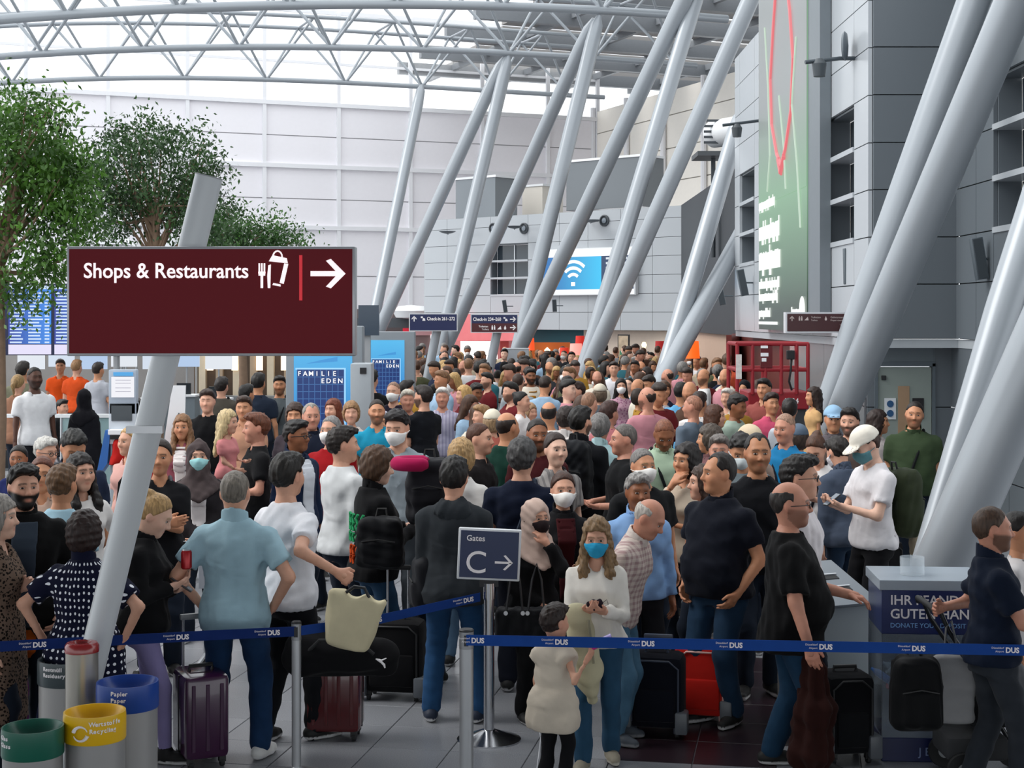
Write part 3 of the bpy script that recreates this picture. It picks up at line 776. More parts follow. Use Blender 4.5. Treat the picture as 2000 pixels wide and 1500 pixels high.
        obj('hair', np_mesh('hair', V, Q), hair_mat(hair[1]), root)
    if cap_:
        def cf(P):
            Qh = fig.hl(P); f = ell(Qh, (0, .016, .044), (.098, .118, .108)); f = np.maximum(f, .044 - Qh[2])
            br = np.maximum(ell(Qh, (0, -.105, .052), (.078, .085, .05)), np.abs(Qh[2] - .054 - (Qh[1] + .10) * .22 + Qh[0] ** 2 * 3) - .006)
            return smin(f, br, .008) * F32(fig.hs)
        lo, hi = bbox([fig.hc, fig.hc + fig.RH @ np.array([0, -.1, .03]) * fig.hs], .16 * fig.hs)
        V, Q = shape(cf, lo, hi, .0075 * lod); obj('cap', np_mesh('cap', V, Q), cloth(cap_), root)
    if mask:
        mk, mc = mask
        def mf(P):
            Qh = fig.hl(P); hd = fig.head(P) / F32(fig.hs); x = np.abs(Qh[0])
            if mk == 'ffp': f = smin(hd - .006, np.maximum(ell(Qh, (0, -.082, -.040), (.052, .056, .050)), x - .06), .02)
            else: f = smin(hd - .006, ell(Qh, (0, -.080, -.040), (.050, .040, .044)), .02) + np.sin(Qh[2] * 300) * .0012
            top = -.002 + x * -.28; f = np.maximum(f, Qh[2] - (top + .010)); f = np.maximum(f, -.106 + x * .3 - Qh[2])
            f = np.maximum(f, Qh[1] + .022)
            st = np.maximum(hd - .008, np.abs(Qh[2] + .022 - (Qh[1] + .02) * .25) - .0035); st = np.maximum(st, Qh[1] - .02); st = np.maximum(st, .045 - x)
            return np.minimum(f, st) * F32(fig.hs)
        lo, hi = bbox([fig.hc + fig.RH @ np.array([0, -.05, -.03]) * fig.hs], .11 * fig.hs)
        V, Q = shape(mf, lo, hi, .0062 * lod); obj('face_mask', np_mesh('face_mask', V, Q), cloth(mc), root)
    if glasses and lod < 2.6:
        mb = MB(); r_ = .0022 * fig.hs * min(lod, 1.4)
        tp = lambda p: Vector(fig.hc + fig.RH @ np.array(p) * fig.hs)
        for sx in (-1, 1):
            ring = [tp((sx * .034 + .023 * math.cos(a), -.101 + abs(.023 * math.cos(a) + sx * sx * 0) * 0, .008 + .016 * math.sin(a))) for a in np.linspace(0, 2 * math.pi, 14, endpoint=False)]
            mb.tube(ring, r_, 6, closed=True); mb.tube([tp((sx * .057, -.100, .014)), tp((sx * .082, -.04, .012)), tp((sx * .086, .02, .008))], r_, 6)
        mb.tube([tp((-.011, -.103, .010)), tp((.011, -.103, .010))], r_, 6); mb.build('glasses', plain('#1c1a1a', .3), root)
    if strap:
        # cross-body strap lying on the chest and back
        side = strap[1] if len(strap) > 1 else 1; pts = []
        for a in np.linspace(0, 2 * math.pi, 26, endpoint=False):
            zz = (1.15 + .31 * math.cos(a)) * S; pr = np.array(fig.prof); w = np.interp(zz, pr[:, 0], pr[:, 1]) + ease; dd = np.interp(zz, pr[:, 0], pr[:, 2]) + ease; oo = np.interp(zz, pr[:, 0], pr[:, 3])
            xx = side * .75 * math.cos(a) * min(w, .15 * S); yy = -math.sin(a) * (dd * max(.05, 1 - abs(xx / w) ** 2.4) ** (1 / 2.4) + .010 * S)
            pts.append(Vector(fig.T((xx, yy + oo, zz + (.03 * S if math.cos(a) > .95 else 0)))))
        MB().tube(pts, .011 * S * min(1.3, lod), 6, closed=True).build('shoulder_strap', cloth(strap[0]), root)
    return root, fig

def place(root, x, y_top, d, yaw, z0=0.0, dx=0.0):
    root.location = ((x - 1000.0) * d / FPX + dx, d, z0); root.rotation_euler = (0, 0, math.radians(yaw)); return root
def copy_tree(o, parent=None):
    c = o.copy(); COL.objects.link(c); c.parent = parent
    for ch in o.children: copy_tree(ch, c)
    return c
# ------------------------------------------------------------------ the hall: floor, walls, roof
def structure(o): o['kind'] = 'structure'; return o

def floor_mat(col):
    key = ('granite', col)
    if key in MATS: return MATS[key]
    m, nt, b = new_mat('granite'); L = nt.links.new; c = C(col)
    tc = N(nt, 'ShaderNodeTexCoord'); geo = N(nt, 'ShaderNodeNewGeometry')
    n1 = N(nt, 'ShaderNodeTexNoise'); n1.inputs['Scale'].default_value = 160; n1.inputs['Detail'].default_value = 2; L(geo.outputs['Position'], n1.inputs['Vector'])
    n2 = N(nt, 'ShaderNodeTexNoise'); n2.inputs['Scale'].default_value = 1.2; L(geo.outputs['Position'], n2.inputs['Vector'])
    rp = N(nt, 'ShaderNodeValToRGB'); rp.color_ramp.elements[0].position = .35; rp.color_ramp.elements[1].position = .65
    rp.color_ramp.elements[0].color = tuple(x * .72 for x in c[:3]) + (1,); rp.color_ramp.elements[1].color = tuple(min(1, x * 1.18) for x in c[:3]) + (1,)
    L(n1.outputs['Fac'], rp.inputs[0])
    oi = N(nt, 'ShaderNodeObjectInfo')
    mr = N(nt, 'ShaderNodeMapRange'); mr.inputs['To Min'].default_value = .92; mr.inputs['To Max'].default_value = 1.08; L(oi.outputs['Random'], mr.inputs['Value'])
    sc = N(nt, 'ShaderNodeVectorMath', operation='SCALE'); L(rp.outputs[0], sc.inputs[0]); L(mr.outputs[0], sc.inputs['Scale'])
    L(sc.outputs[0], b.inputs['Base Color'])
    r2 = N(nt, 'ShaderNodeMapRange'); r2.inputs['To Min'].default_value = .22; r2.inputs['To Max'].default_value = .42; L(n2.outputs['Fac'], r2.inputs['Value'])
    L(r2.outputs[0], b.inputs['Roughness']); b.inputs['Specular IOR Level'].default_value = .45
    MATS[key] = m; return m

# floor: near tiles one by one, the far field in the material
floor = structure(obj('floor', bpy.data.meshes.new('floor')))
_bm = bmesh.new(); bmesh.ops.create_grid(_bm, x_segments=1, y_segments=1, size=1.0); 
for v in _bm.verts: v.co = Vector((v.co.x * 45, v.co.y * 52 + 42, -.012))
_bm.to_mesh(floor.data); _bm.free()
def far_floor():
    m, nt, b = new_mat('far_floor'); L = nt.links.new
    tc = N(nt, 'ShaderNodeTexCoord'); mp = N(nt, 'ShaderNodeMapping'); mp.inputs['Rotation'].default_value = (0, 0, math.radians(10.5)); mp.inputs['Scale'].default_value = (1, 1, 1)
    L(tc.outputs['Object'], mp.inputs['Vector'])
    br = N(nt, 'ShaderNodeTexBrick'); br.offset = 0; br.inputs['Scale'].default_value = 1; br.inputs['Brick Width'].default_value = .5; br.inputs['Row Height'].default_value = .5
    br.inputs['Mortar Size'].default_value = .006; br.inputs['Color1'].default_value = C('#808287'); br.inputs['Color2'].default_value = C('#888a8f'); br.inputs['Mortar'].default_value = C('#4c4e52')
    L(mp.outputs[0], br.inputs['Vector']); L(br.outputs['Color'], b.inputs['Base Color']); b.inputs['Roughness'].default_value = .35
    return m
floor.data.materials.append(far_floor())
_tb = bmesh.new(); bmesh.ops.create_cube(_tb, size=1.0, matrix=Matrix.Translation((0, 0, -.01)) @ Matrix.Diagonal((.494, .494, .02, 1)))
bmesh.ops.bevel(_tb, geom=[e for e in _tb.edges if all(v.co.z > -.005 for v in e.verts)], offset=.0025, segments=1, affect='EDGES')
tile_me = bpy.data.meshes.new('tile'); _tb.to_mesh(tile_me); _tb.free(); tile_me.materials.append(floor_mat('#87898e'))
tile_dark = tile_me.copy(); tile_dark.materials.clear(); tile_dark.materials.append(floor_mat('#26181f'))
_a = math.radians(-10.5); _cnt = 0
for i in range(-14, 20):
    for j in range(12, 34):
        lx, ly = i * .5 + .13, j * .5 + .06
        X = lx * math.cos(_a) - ly * math.sin(_a); Y = lx * math.sin(_a) + ly * math.cos(_a)
        if not (7.6 < Y < 14.6) or abs(X) > .36 * Y + .3 or _cnt >= 298: continue
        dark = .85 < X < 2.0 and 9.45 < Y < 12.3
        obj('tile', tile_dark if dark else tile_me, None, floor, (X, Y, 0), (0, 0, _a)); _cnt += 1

PANEL = plain('#b1b6bb', .24, 0.0, .5, var=.03, scale=.8); PANEL_SHADE = plain('#636a70', .34, 0.0, .5, var=.04, scale=.8)  # same cladding twice: bright flank and shaded faces put into the colour
GAP = plain('#3a3f44', .6); STEEL = plain('#c9ccd0', .35, .6); TUBE = plain('#9ca2a8', .30, .15, .5, var=.03, scale=2)
WHITEP = plain('#f1eef2', .6, var=.02); CREAM = plain('#f0ebe2', .6, var=.03); MULL = plain('#e9e9ec', .5, var=.02)
DKGLASS = plain('#39424a', .08, 0, .6, var=.10, scale=.6)

def frame_of(p0, p1):
    u = Vector((p1[0] - p0[0], p1[1] - p0[1], 0)); L = u.length; u.normalize()
    n = Vector((u.y, -u.x, 0))           # points towards the right of travel
    return Vector((p0[0], p0[1], 0)), u, n, L
def panel_wall(name, p0, p1, us, zs, mat, n_side=1, t=.05, skip=(), gap=.014, back=.10, pname='panel', backmat=None):
    """a wall from p0 to p1 clad with panels between the joints us (metres along) and zs; skip = set of (col, row)"""
    O, u, n, L = frame_of(p0, p1); n = n * n_side
    w = MB(); z0, z1 = zs[0], zs[-1]
    skips = set(skip)
    for a in range(len(us) - 1):
        for r in range(len(zs) - 1):
            if (a, r) in skips: continue
            w.prism([(us[a], zs[r]), (us[a + 1], zs[r]), (us[a + 1], zs[r + 1]), (us[a], zs[r + 1])], O - n * .01, u, (0, 0, 1), -n, back)
    o = structure(w.build(name, backmat or GAP))
    cache = {}
    for a in range(len(us) - 1):
        for r in range(len(zs) - 1):
            if (a, r) in skips: continue
            wd, ht = us[a + 1] - us[a] - gap, zs[r + 1] - zs[r] - gap; key = (round(wd, 3), round(ht, 3))
            if key not in cache:
                b = MB(); b.box((-wd / 2, -t, -ht / 2), (wd / 2, 0.0, ht / 2)); bmesh.ops.recalc_face_normals(b.bm, faces=b.bm.faces)
                me = bpy.data.meshes.new(pname); b.bm.to_mesh(me); b.bm.free(); me.materials.append(mat); cache[key] = me
            c = O + u * ((us[a] + us[a + 1]) / 2) + n * (.0) + Vector((0, 0, (zs[r] + zs[r + 1]) / 2))
            ang = math.atan2(u.y, u.x) + (0 if n_side == 1 else math.pi)
            obj(pname, cache[key], None, o, c, (0, 0, ang))
    return o, O, u, n
def window_bank(name, O, u, n, u0, u1, z0, z1, rows, split=.5, depth=.28):
    """recessed windows one above the other with a ledge between"""
    r = structure(empty(name, O + u * ((u0 + u1) / 2) + Vector((0, 0, z0)))); base = r.location.copy(); hw = (u1 - u0) / 2
    P = lambda a, b, z: u * a + n * b + Vector((0, 0, z)); H = z1 - z0
    def slab(nm, a0, a1, b0, b1, c0, c1, mat):
        m = MB(); m.prism([(a0, c0), (a1, c0), (a1, c1), (a0, c1)], n * b0, u, (0, 0, 1), n, b1 - b0); return m.build(nm, mat, r)
    slab('reveal', -hw, -hw + .03, -depth, .0, 0, H, PANEL_SHADE); slab('reveal', hw - .03, hw, -depth, 0, 0, H, PANEL_SHADE); slab('reveal', -hw, hw, -depth, 0, H - .03, H, PANEL_SHADE)
    for k in range(rows):
        za, zb = H * k / rows, H * (k + 1) / rows
        slab('ledge', -hw, hw, -depth, .07, za - .035, za + .035, PANEL)
        s = -hw + 2 * hw * split
        slab('pane', -hw + .04, s - .02, -depth - .02, -depth, za + .05, zb - .04, DKGLASS); slab('pane', s + .02, hw - .04, -depth - .02, -depth, za + .05, zb - .04, DKGLASS)
        slab('mullion', s - .02, s + .02, -depth - .02, -depth + .04, za + .03, zb, STEEL)
    return r

MOD = [2.407, 3.12, 3.733, 4.347, 4.96, 5.58, 6.20, 6.82, 7.44, 8.06]
# near block, front face with the door below
panel_wall('wall_right', (4.69, 20.0), (5.82, 20.0), [0, 1.13], MOD, PANEL_SHADE, 1)
# its left flank, with windows and the tall advertising screen
_us = [0, .84, 2.6, 3.7, 7.6, 9.4, 11.3, 12.0]
_sk = {(1, r) for r in (2, 3, 4)} | {(5, r) for r in (2, 3, 4)}
_o, WO, WU, WN = panel_wall('wall_right_flank', (4.69, 20.0), (4.69, 32.0), _us, MOD, PANEL, -1, skip=_sk)
window_bank('window_1', WO, WU, WN, .84, 2.6, 3.733, 5.58, 3, .45)
window_bank('window_2', WO, WU, WN, 9.4, 11.3, 3.733, 5.58, 3, .45)
# the return of the block towards the viewer
_o, RO, RU, RN = panel_wall('wall_right_return', (5.82, 20.0), (5.82, 13.0), [0, .9, 1.6, 3.0, 7.0], MOD, PANEL_SHADE, 1, skip={(2, r) for r in (2, 3, 4)})
window_bank('window_3', RO, RU, RN, 1.6, 3.0, 3.733, 5.58, 3, .6)
# lower storey: recessed wall and the two-sign door
panel_wall('wall_right_lower', (4.69, 20.35), (5.82, 20.35), [0, .13, .87, 1.13], [0, .75, 1.5, 2.38], PANEL_SHADE, 1, skip={(1, 0), (1, 1), (1, 2)})
panel_wall('wall_flank_lower', (4.75, 20.35), (4.75, 26.0), [0, 1.4, 2.8, 4.2, 5.65], [0, .75, 1.5, 2.37], plain('#8d9296', .2, .3, .5, var=.04, scale=1.2), -1)
panel_wall('wall_return_lower', (5.86, 20.35), (5.86, 13.0), [0, 1.2, 2.4, 4.0, 7.3], [0, .75, 1.5, 2.38], PANEL_SHADE, 1)
structure(MB().box((4.66, 19.97, 2.29), (5.86, 20.36, 2.40)).build('trim_1', plain('#aab0b5', .4)))
structure(MB().box((4.66, 19.97, 2.29), (4.80, 32.0, 2.40)).build('trim_2', plain('#aab0b5', .4)))
structure(MB().box((5.80, 13.0, 2.29), (6.0, 20.0, 2.40)).build('trim_3', plain('#aab0b5', .4)))
door = structure(empty('door_1', (5.19, 20.30, 0)))
MB().box((-.355, 0, .01), (.355, .05, 2.03), .004).build('door_leaf', plain('#8b958f', .42, var=.03), door)
MB().box((-.40, -.03, 0), (-.36, .06, 2.08)).box((.36, -.03, 0), (.40, .06, 2.08)).box((-.40, -.03, 2.04), (.40, .06, 2.10)).build('door_frame', plain('#59636a', .4), door)
MB().box((-.40, 0, 2.10), (.40, .05, 2.38)).build('transom', plain('#6f797f', .4), door)
MB().box((-.09, -.012, .95), (.06, 0, 1.78)).build('glazing', plain('#a3866a', .15), door)
MB().box((-.31, -.03, 1.86), (-.25, 0, 1.92), .006).build('lock_box', plain('#1a1c1e', .3), door)
MB().tube([(.24, 0, 1.02), (.24, -.05, 1.02), (.31, -.05, 1.02)], .012, 8).build('door_handle', STEEL, door)
b_ = MB().box((-.27, -.014, 1.34), (-.12, -.002, 1.62)).build('door_sign', plain('#d9dde0', .4), door)
MB().lathe([(.045, 0), (.045, .006), (0, .006)], 18).build('blue_circle', plain('#24507c', .4), b_, loc=(-.195, -.016, 1.545)).rotation_euler = (math.pi / 2, 0, 0)
MB().lathe([(.045, 0), (.045, .006), (0, .006)], 18).build('blue_circle', plain('#24507c', .4), b_, loc=(-.195, -.016, 1.42)).rotation_euler = (math.pi / 2, 0, 0)
b_ = MB().box((.10, -.014, 1.35), (.25, -.002, 1.62)).build('door_sign', plain('#191418', .4), door)
MB().lathe([(.05, 0), (.05, .006), (0, .006)], 18).build('white_circle', plain('#e8e8e8', .4), b_, loc=(.175, -.016, 1.485)).rotation_euler = (math.pi / 2, 0, 0)
MB().box((.163, -.026, 1.455), (.187, -.022, 1.50)).box((.168, -.026, 1.505), (.182, -.022, 1.52)).build('figure_mark', plain('#191418', .4), b_)

# far block carrying the wifi screen
FA, FB = px(1337, 618, 50.0), px(830, 618, 58.0)
O_, U_, N_, L_ = frame_of(FB, FA)
FZ = [2.23, 2.84, 3.46, 4.08, 4.70, 5.31, 5.93, 6.32]
def along(xp, O=O_, U=U_):
    k = (xp - 1000.0) / FPX; return (k * O.y - O.x) / (U.x - k * U.y)
_us = [0, along(875), along(960), along(1033), along(1094), along(1150), along(1214), along(1276), L_]
panel_wall('wall_back', FB[:2], FA[:2], _us, FZ, PANEL, 1, skip={(2, r) for r in (2, 3, 4)})
window_bank('window_4', O_, U_, N_, _us[2], _us[3], 3.46, 5.31, 3, .5)
panel_wall('wall_back_return', FA[:2], (5.55, 36.0), [0, 2.5, 5, 7.5, 10, 12, 14.0], FZ, PANEL_SHADE, -1)
# rest of the lower storey: cafe and shop fronts
def slabwall(name, p0, p1, z0, z1, mat, t=.12):
    O, u, n, L = frame_of(p0, p1); m = MB(); m.prism([(0, z0), (L, z0), (L, z1), (0, z1)], O, u, (0, 0, 1), -n, t); return structure(m.build(name, mat))
q = lambda x, d: px(x, 618, d)[:2]
slabwall('wall_cafe_left', q(1040, 55.2), q(1140, 53.6), 0, 2.23, plain('#1d5560', .6))
slabwall('wall_cafe_right', q(1140, 53.6), (5.62, 50.2), 0, 2.23, plain('#d9c8b8', .6))
slabwall('wall_cafe_flank', (5.62, 50.0), (5.57, 36.0), 0, 2.23, plain('#c9ab96', .6))
slabwall('wall_bistro', q(1430, 36.0), (4.8, 26.2), 0, 2.3, plain('#5b1f17', .55))
slabwall('wall_bistro_end', (5.5, 36.0), (4.6, 33.0), 0, 2.3, plain('#64221a', .55))
slabwall('wall_shop_pink', q(880, 60.0), q(1040, 57.0), 0, 2.6, plain('#d07a78', .6))
structure(MB().box((-8.2, 62, 0), (-2.2, 62.3, 3.0)).build('wall_shop_grey', plain('#6a5f60', .6)))

# gable wall of translucent panels, square to the hall axis
GD = Vector((.927, .375, 0)).normalized(); G0 = px(500, 618, 75.0)
def gs(xp):
    k = (xp - 1000.0) / FPX; return (k * G0.y - G0.x) / (GD.x - k * GD.y)
GP = lambda s: (G0.x + GD.x * s, G0.y + GD.y * s)
gx = [gs(v) for v in (-260, -105, 50, 210, 365, 515, 660, 800, 940, 1068, 1165)]
gz = [0, 2.4, 4.7, 7.08, 8.5, 10.1, 11.6, 13.18]
panel_wall('wall_gable', GP(gx[0]), GP(gx[-1]), [g - gx[0] for g in gx], gz, WHITEP, 1, t=.06, gap=.05, backmat=plain('#b9b7bb', .6))
gw = structure(empty('window_5', GP(gx[0]) + (0,)))
gw.location = Vector((*GP(gx[0]), 13.18)); gw.rotation_euler = (0, 0, math.atan2(GD.y, GD.x))
for a, b in zip(gx, gx[1:]):
    MB().box((a - gx[0] + .06, -.02, .05), (b - gx[0] - .06, .02, 4.6)).build('pane', glass_mat('#ffffff', .1, .12), gw)
m = MB()
for g in gx: m.box((g - gx[0] - .09, -.22, -13.18), (g - gx[0] + .09, -.04, 4.6))
m.build('mullion', MULL, gw)
m = MB()
for z in (7.08, 10.1, 13.18): m.box((0, -.26, z - 13.18 - .10), (gx[-1] - gx[0], -.05, z - 13.18 + .10))
m.box((0, -.15, 2.0), (gx[-1] - gx[0], -.03, 2.12)); m.box((0, -.15, 4.5), (gx[-1] - gx[0], -.03, 4.7))
m.build('transom', MULL, gw)
# high side wall of the hall behind the far block
GC = Vector((*GP(gx[-1]), 0)); HA = Vector((.375, -.927, 0)).normalized()
p1 = GC + HA * 34
panel_wall('wall_hall_side', (GC.x, GC.y), (p1.x, p1.y), [0, 4, 8, 12, 16, 20, 24, 28, 34], [6.0, 7.6, 9.2, 10.8, 12.4, 13.6], CREAM, -1 if HA.x * 1 > 0 and False else 1, t=.06, gap=.05, backmat=plain('#a7a39c', .6))
m = MB()
for s in (0, 4, 8, 12, 16, 20, 24, 28):
    p = GC + HA * s + Vector((-.927, -.375, 0)) * .2; m.tube([(p.x, p.y, 0 if s == 0 else 5.5), (p.x, p.y, 13.8)], .14, 8)
m.build('column_row', MULL, structure(empty('trim_4', (0, 0, 0))))

# ---------------------------------------------------------------- slanted steel supports
SUP_AXES = []
def support(p_low, p_top, r, label, taper=(.88, .7), to_floor=True, cut=None):
    a, b = px(*p_low), px(*p_top); d = b - a
    if to_floor: a = a - d * (a.z / d.z); d = b - a
    L = d.length; lo_ = .35 if taper[0] < .7 else .05; ts = [0, .01, lo_ * .5, lo_, .6, .93, .975, 1.0]; rr = [r * taper[0], r * taper[0], r * (.5 + .5 * taper[0]), r, r, r, r * (.55 + .4 * taper[1]), r * taper[1] * .4]
    SUP_AXES.append((a.copy(), d.copy()))
    o = empty('slanted_support', a, 0, label, 'column', 'slanted steel tube supports')
    MB().tube([d * t for t in ts], rr, 28).build('tube', TUBE, o, True)
    MB().lathe([(r * taper[0] * 1.5, 0), (r * taper[0] * 1.5, .05), (r * taper[0], .10), (0, .10)], 20).build('foot_plate', STEEL, o, True)
    return o
support((733, 610, 52), (824, 164, 57), .20, 'slender white slanted tube farthest down the hall, beside the flight of translucent panels')
support((745, 635, 51), (985, 112, 50), .21, 'dark slanted tube rising from behind the maroon shops sign edge')
support((878, 600, 48), (993, 108, 50), .21, 'pale slanted tube standing just behind the blank blue check-in sign')
support((900, 615, 47.5), (1160, 36, 43), .20, 'dark slanted tube crossing above the gap between both blue check-in signs')
support((1015, 670, 42), (1170, 30, 43), .21, 'pale slanted tube covering the triple window of the far grey block')
support((1016, 677, 41.4), (1364, -60, 37.6), .21, 'slanted tube passing in front of the white wifi symbol')
support((1150, 690, 37), (1376, -60, 38.2), .20, 'pale slanted tube crossing the text half of the wifi screen')
support((1158, 697, 36.4), (1500, -78, 34.6), .20, 'dark slanted tube ending beside the framed cafe picture')
support((1303, 712, 31), (1450, 215, 33.0), .19, 'pale slanted tube next to the red cafe lampshade')
support((1307, 720, 30.4), (1560, 253, 34.5), .19, 'dark slanted tube leaning beside the orange lamp near the bistro')
support((1634, 750, 18.2), (2010, -302, 17.4), .19, 'thick slanted tube, upper of the pair beside the signed service door', (.62, .9))
support((1668, 750, 17.6), (2112, -302, 14.4), .205, 'thick slanted tube, lower of the pair beside the signed service door', (.62, .9))
support((1833, 1000, 11.6), (2330, -570, 13.0), .135, 'light grey slanted tube at the frame edge behind the donation box', (.45, .8))
support((1896, 980, 11.0), (2580, -570, 10.0), .205, 'wide dark slanted tube at the frame edge behind the donation box', (.9, .9))

# ---------------------------------------------------------------- roof trusses
def truss(path, dn, nodes, label, rc, rd, top_h=2.1, half=1.15):
    """bottom chord through the pixel path, dn = depth at its pillar node, plus two top chords and diagonals"""
    xn, yn = path[0]; P0 = px(xn, yn, dn)
    def at(xp, yp):
        k = (xp - 1000.0) / FPX; s = (k * P0.y - P0.x) / (GD.x - k * GD.y); p = P0 + GD * s
        return Vector((p.x, p.y, CAM_H + (HOR - yp) * p.y / FPX))
    pts = sorted(path[1:]); xs = [p[0] for p in pts]; ys = [p[1] for p in pts]
    cf = np.polyfit(xs, ys, 3); yy = lambda x: float(np.polyval(cf, x))
    root = empty('roof_truss', P0, 0, label, 'truss', 'arched tubular roof trusses'); rel = lambda v: v - P0
    xx = np.linspace(xs[0] - 160, xs[-1], 26)
    MB().tube([rel(at(x, yy(x))) for x in xx], rc, 14).build('bottom_chord', TUBE, root, True)
    tops = []
    mids = [(a + b) / 2 for a, b in zip(nodes, nodes[1:])]
    for sgn in (-1, 1):
        off = HA * half * sgn + Vector((0, 0, top_h))
        MB().tube([rel(at(x, yy(x)) + off) for x in xx], rc * .8, 12).build('top_chord', TUBE, root, True); tops.append(off)
    me = None
    for i, x in enumerate(nodes):
        b = rel(at(x, yy(x)))
        for off in tops:
            for mx in (mids[i - 1] if i > 0 else None, mids[i] if i < len(mids) else None):
                if mx is None: continue
                MB().tube([b, rel(at(mx, yy(mx))) + off], rd, 8).build('diagonal', TUBE, root, True)
    for mx in mids:
        c = rel(at(mx, yy(mx))); MB().tube([c + tops[0], c + tops[1]], rd, 8).build('cross_strut', TUBE, root, True)
    return root
truss([(1170, 20), (-10, 39), (150, 27), (350, 15), (565, 11), (774, 10), (982, 11), (1178, 20), (1420, 38)], 43, [-80, 131, 350, 565, 774, 982, 1178, 1360], 'nearest arched roof truss, its chord running along the top edge of the picture', .125, .055)
truss([(995, 105), (-10, 111), (84, 105), (280, 96), (467, 92), (647, 92), (826, 96), (995, 105), (1360, 128)], 50, [-105, 84, 280, 467, 647, 826, 995, 1160, 1320], 'middle arched roof truss above the hall trees', .105, .05)
truss([(825, 170), (-10, 163), (23, 161), (194, 154), (360, 152), (521, 155), (675, 161), (825, 170), (1180, 190)], 57, [-150, 23, 194, 360, 521, 675, 825, 970, 1110], 'farthest arched roof truss in front of the translucent gable', .09, .045)

# roof deck over the right half with skylight gaps
deck = structure(empty('roof_deck', (GC.x, GC.y, 0))); HV = Vector((-.927, -.375, 0)).normalized()
DECK = plain('#8d8a88', .7, var=.05, scale=.5); BEAM = plain('#7b7f84', .5)
for k, s in enumerate(range(-4, 62, 5)):
    w1 = 20 - max(0, 3 - k * .2)
    m = MB(); m.prism([(s, -7), (s + 3.6, -7), (s + 3.6, 8 + k * .6), (s, 8 + k * .6)], Vector((0, 0, 15.6)), HA, HV, Vector((0, 0, 1)), .25); m.build('roof_panel', DECK, deck)
    m = MB(); m.prism([(s + 3.6, -7), (s + 3.95, -7), (s + 3.95, 11 + k * .5), (s + 3.6, 11 + k * .5)], Vector((0, 0, 15.0)), HA, HV, Vector((0, 0, 1)), .6); m.build('roof_beam', BEAM, deck)
for v in (-4, 0, 4, 8):
    m = MB(); m.prism([(-4, v), (62, v), (62, v + .2), (-4, v + .2)], Vector((0, 0, 15.3)), HA, HV, Vector((0, 0, 1)), .3); m.build('purlin', BEAM, deck)
m = MB(); m.prism([(-4, -8), (66, -8), (66, -7), (-4, -7)], Vector((0, 0, 13.4)), HA, HV, Vector((0, 0, 1)), 2.4); m.build('eaves_beam', plain('#8a8782', .6), deck)

# unseen slab above and behind the viewer, added to shade the foreground
structure(MB().box((-14, -12, 4.85), (14, 8.8, 5.15)).build('shade_slab', plain('#b9bbbe', .7)))
# ------------------------------------------------------------------ signs, screens, barriers, bins, luggage
BLACK = plain('#15161a', .45); CHROME = plain('#c4c6ca', .18, 1.0, .5, var=.02); ALU = plain('#b4b6b9', .32, .7, var=.03); WHITE = plain('#eceef0', .5, var=.02)
GREYP = plain('#9a9da0', .45); NAVY = plain('#14224e', .4, var=.03); MAROON = plain('#54101a', .38, var=.03); RUBBER = plain('#1b1c1e', .7)
INK = plain('#f3eef0', .5, var=.01)
RX = (math.pi / 2, 0, 0)
def arrow(mb, c, s, w, dirx=1, y=-.004, up=False):
    """arrow mark; c = centre, s = length"""
    cx, cz = c
    if up:
        poly = [(-w / 2, -s / 2), (w / 2, -s / 2), (w / 2, s * .32), (-w / 2, s * .32)]; mb.prism([(cx + a, cz + b) for a, b in poly], (0, y, 0), (1, 0, 0), (0, 0, 1), (0, 1, 0), .003)
        for sg in (-1, 1):
            mb.prism([(cx, cz + s / 2), (cx + sg * s * .42, cz + s * .08), (cx + sg * s * .42, cz + s * .08 - w * 1.3), (cx, cz + s / 2 - w * 1.4)], (0, y, 0), (1, 0, 0), (0, 0, 1), (0, 1, 0), .003)
        return
    mb.prism([(cx - s / 2, cz - w / 2), (cx + s * .40, cz - w / 2), (cx + s * .40, cz + w / 2), (cx - s / 2, cz + w / 2)], (0, y, 0), (1, 0, 0), (0, 0, 1), (0, 1, 0), .003)
    for sg in (-1, 1):
        mb.prism([(cx + s / 2, cz), (cx + s * .08, cz + sg * s * .42), (cx + s * .08 - w * .95, cz + sg * (s * .42 - w * .35)), (cx + s / 2 - w * 1.45, cz)], (0, y - .001 * (sg + 1), 0), (1, 0, 0), (0, 0, 1), (0, 1, 0), .003)

# ---- big maroon sign on its slanted post
D = 8.30; k = D / FPX
c = px(135, 695, D); sw, sh = 560 * k, 213 * k
sign = empty('direction_sign', c, 0, 'big maroon sign reading Shops & Restaurants with a white arrow, on a slanted post', 'sign')
MB().box((0, -.045, 0), (sw, .07, sh), .006).build('case', plain('#b9bbbf', .35, .4), sign, True)
MB().box((.014, -.049, .014), (sw - .014, -.044, sh - .014)).build('sign_face', plain('#55131a', .5, 0, .15, var=.03, scale=1.5, emit=.35), sign)
LITW = plain('#fbeef0', .5, emit=.75, var=.01)
text('lettering', 'Shops & Restaurants', .1145, LITW, sign, (33 * k, -.05, 152 * k), RX, sx=.93, bold=.0016)
mb = MB(); arrow(mb, (508 * k, 160 * k), 68 * k, 10 * k, y=-.054); mb.build('arrow', LITW, sign)
MB().box((452 * k, -.053, 108 * k), (458 * k, -.048, 196 * k)).build('divider', plain('#c3202c', .4, emit=.6), sign)
mb = MB()
for i in range(3): mb.box(((373 + i * 5) * k, -.054, 160 * k), ((376 + i * 5) * k, -.05, 180 * k))
mb.box((373 * k, -.054, 156 * k), (386 * k, -.05, 164 * k)); mb.box((377 * k, -.054, 132 * k), (382 * k, -.05, 160 * k))
mb.prism([(391 * k, 132 * k), (396 * k, 132 * k), (397 * k, 178 * k), (392 * k, 176 * k), (390 * k, 156 * k)], (0, -.054, 0), (1, 0, 0), (0, 0, 1), (0, 1, 0), .003)
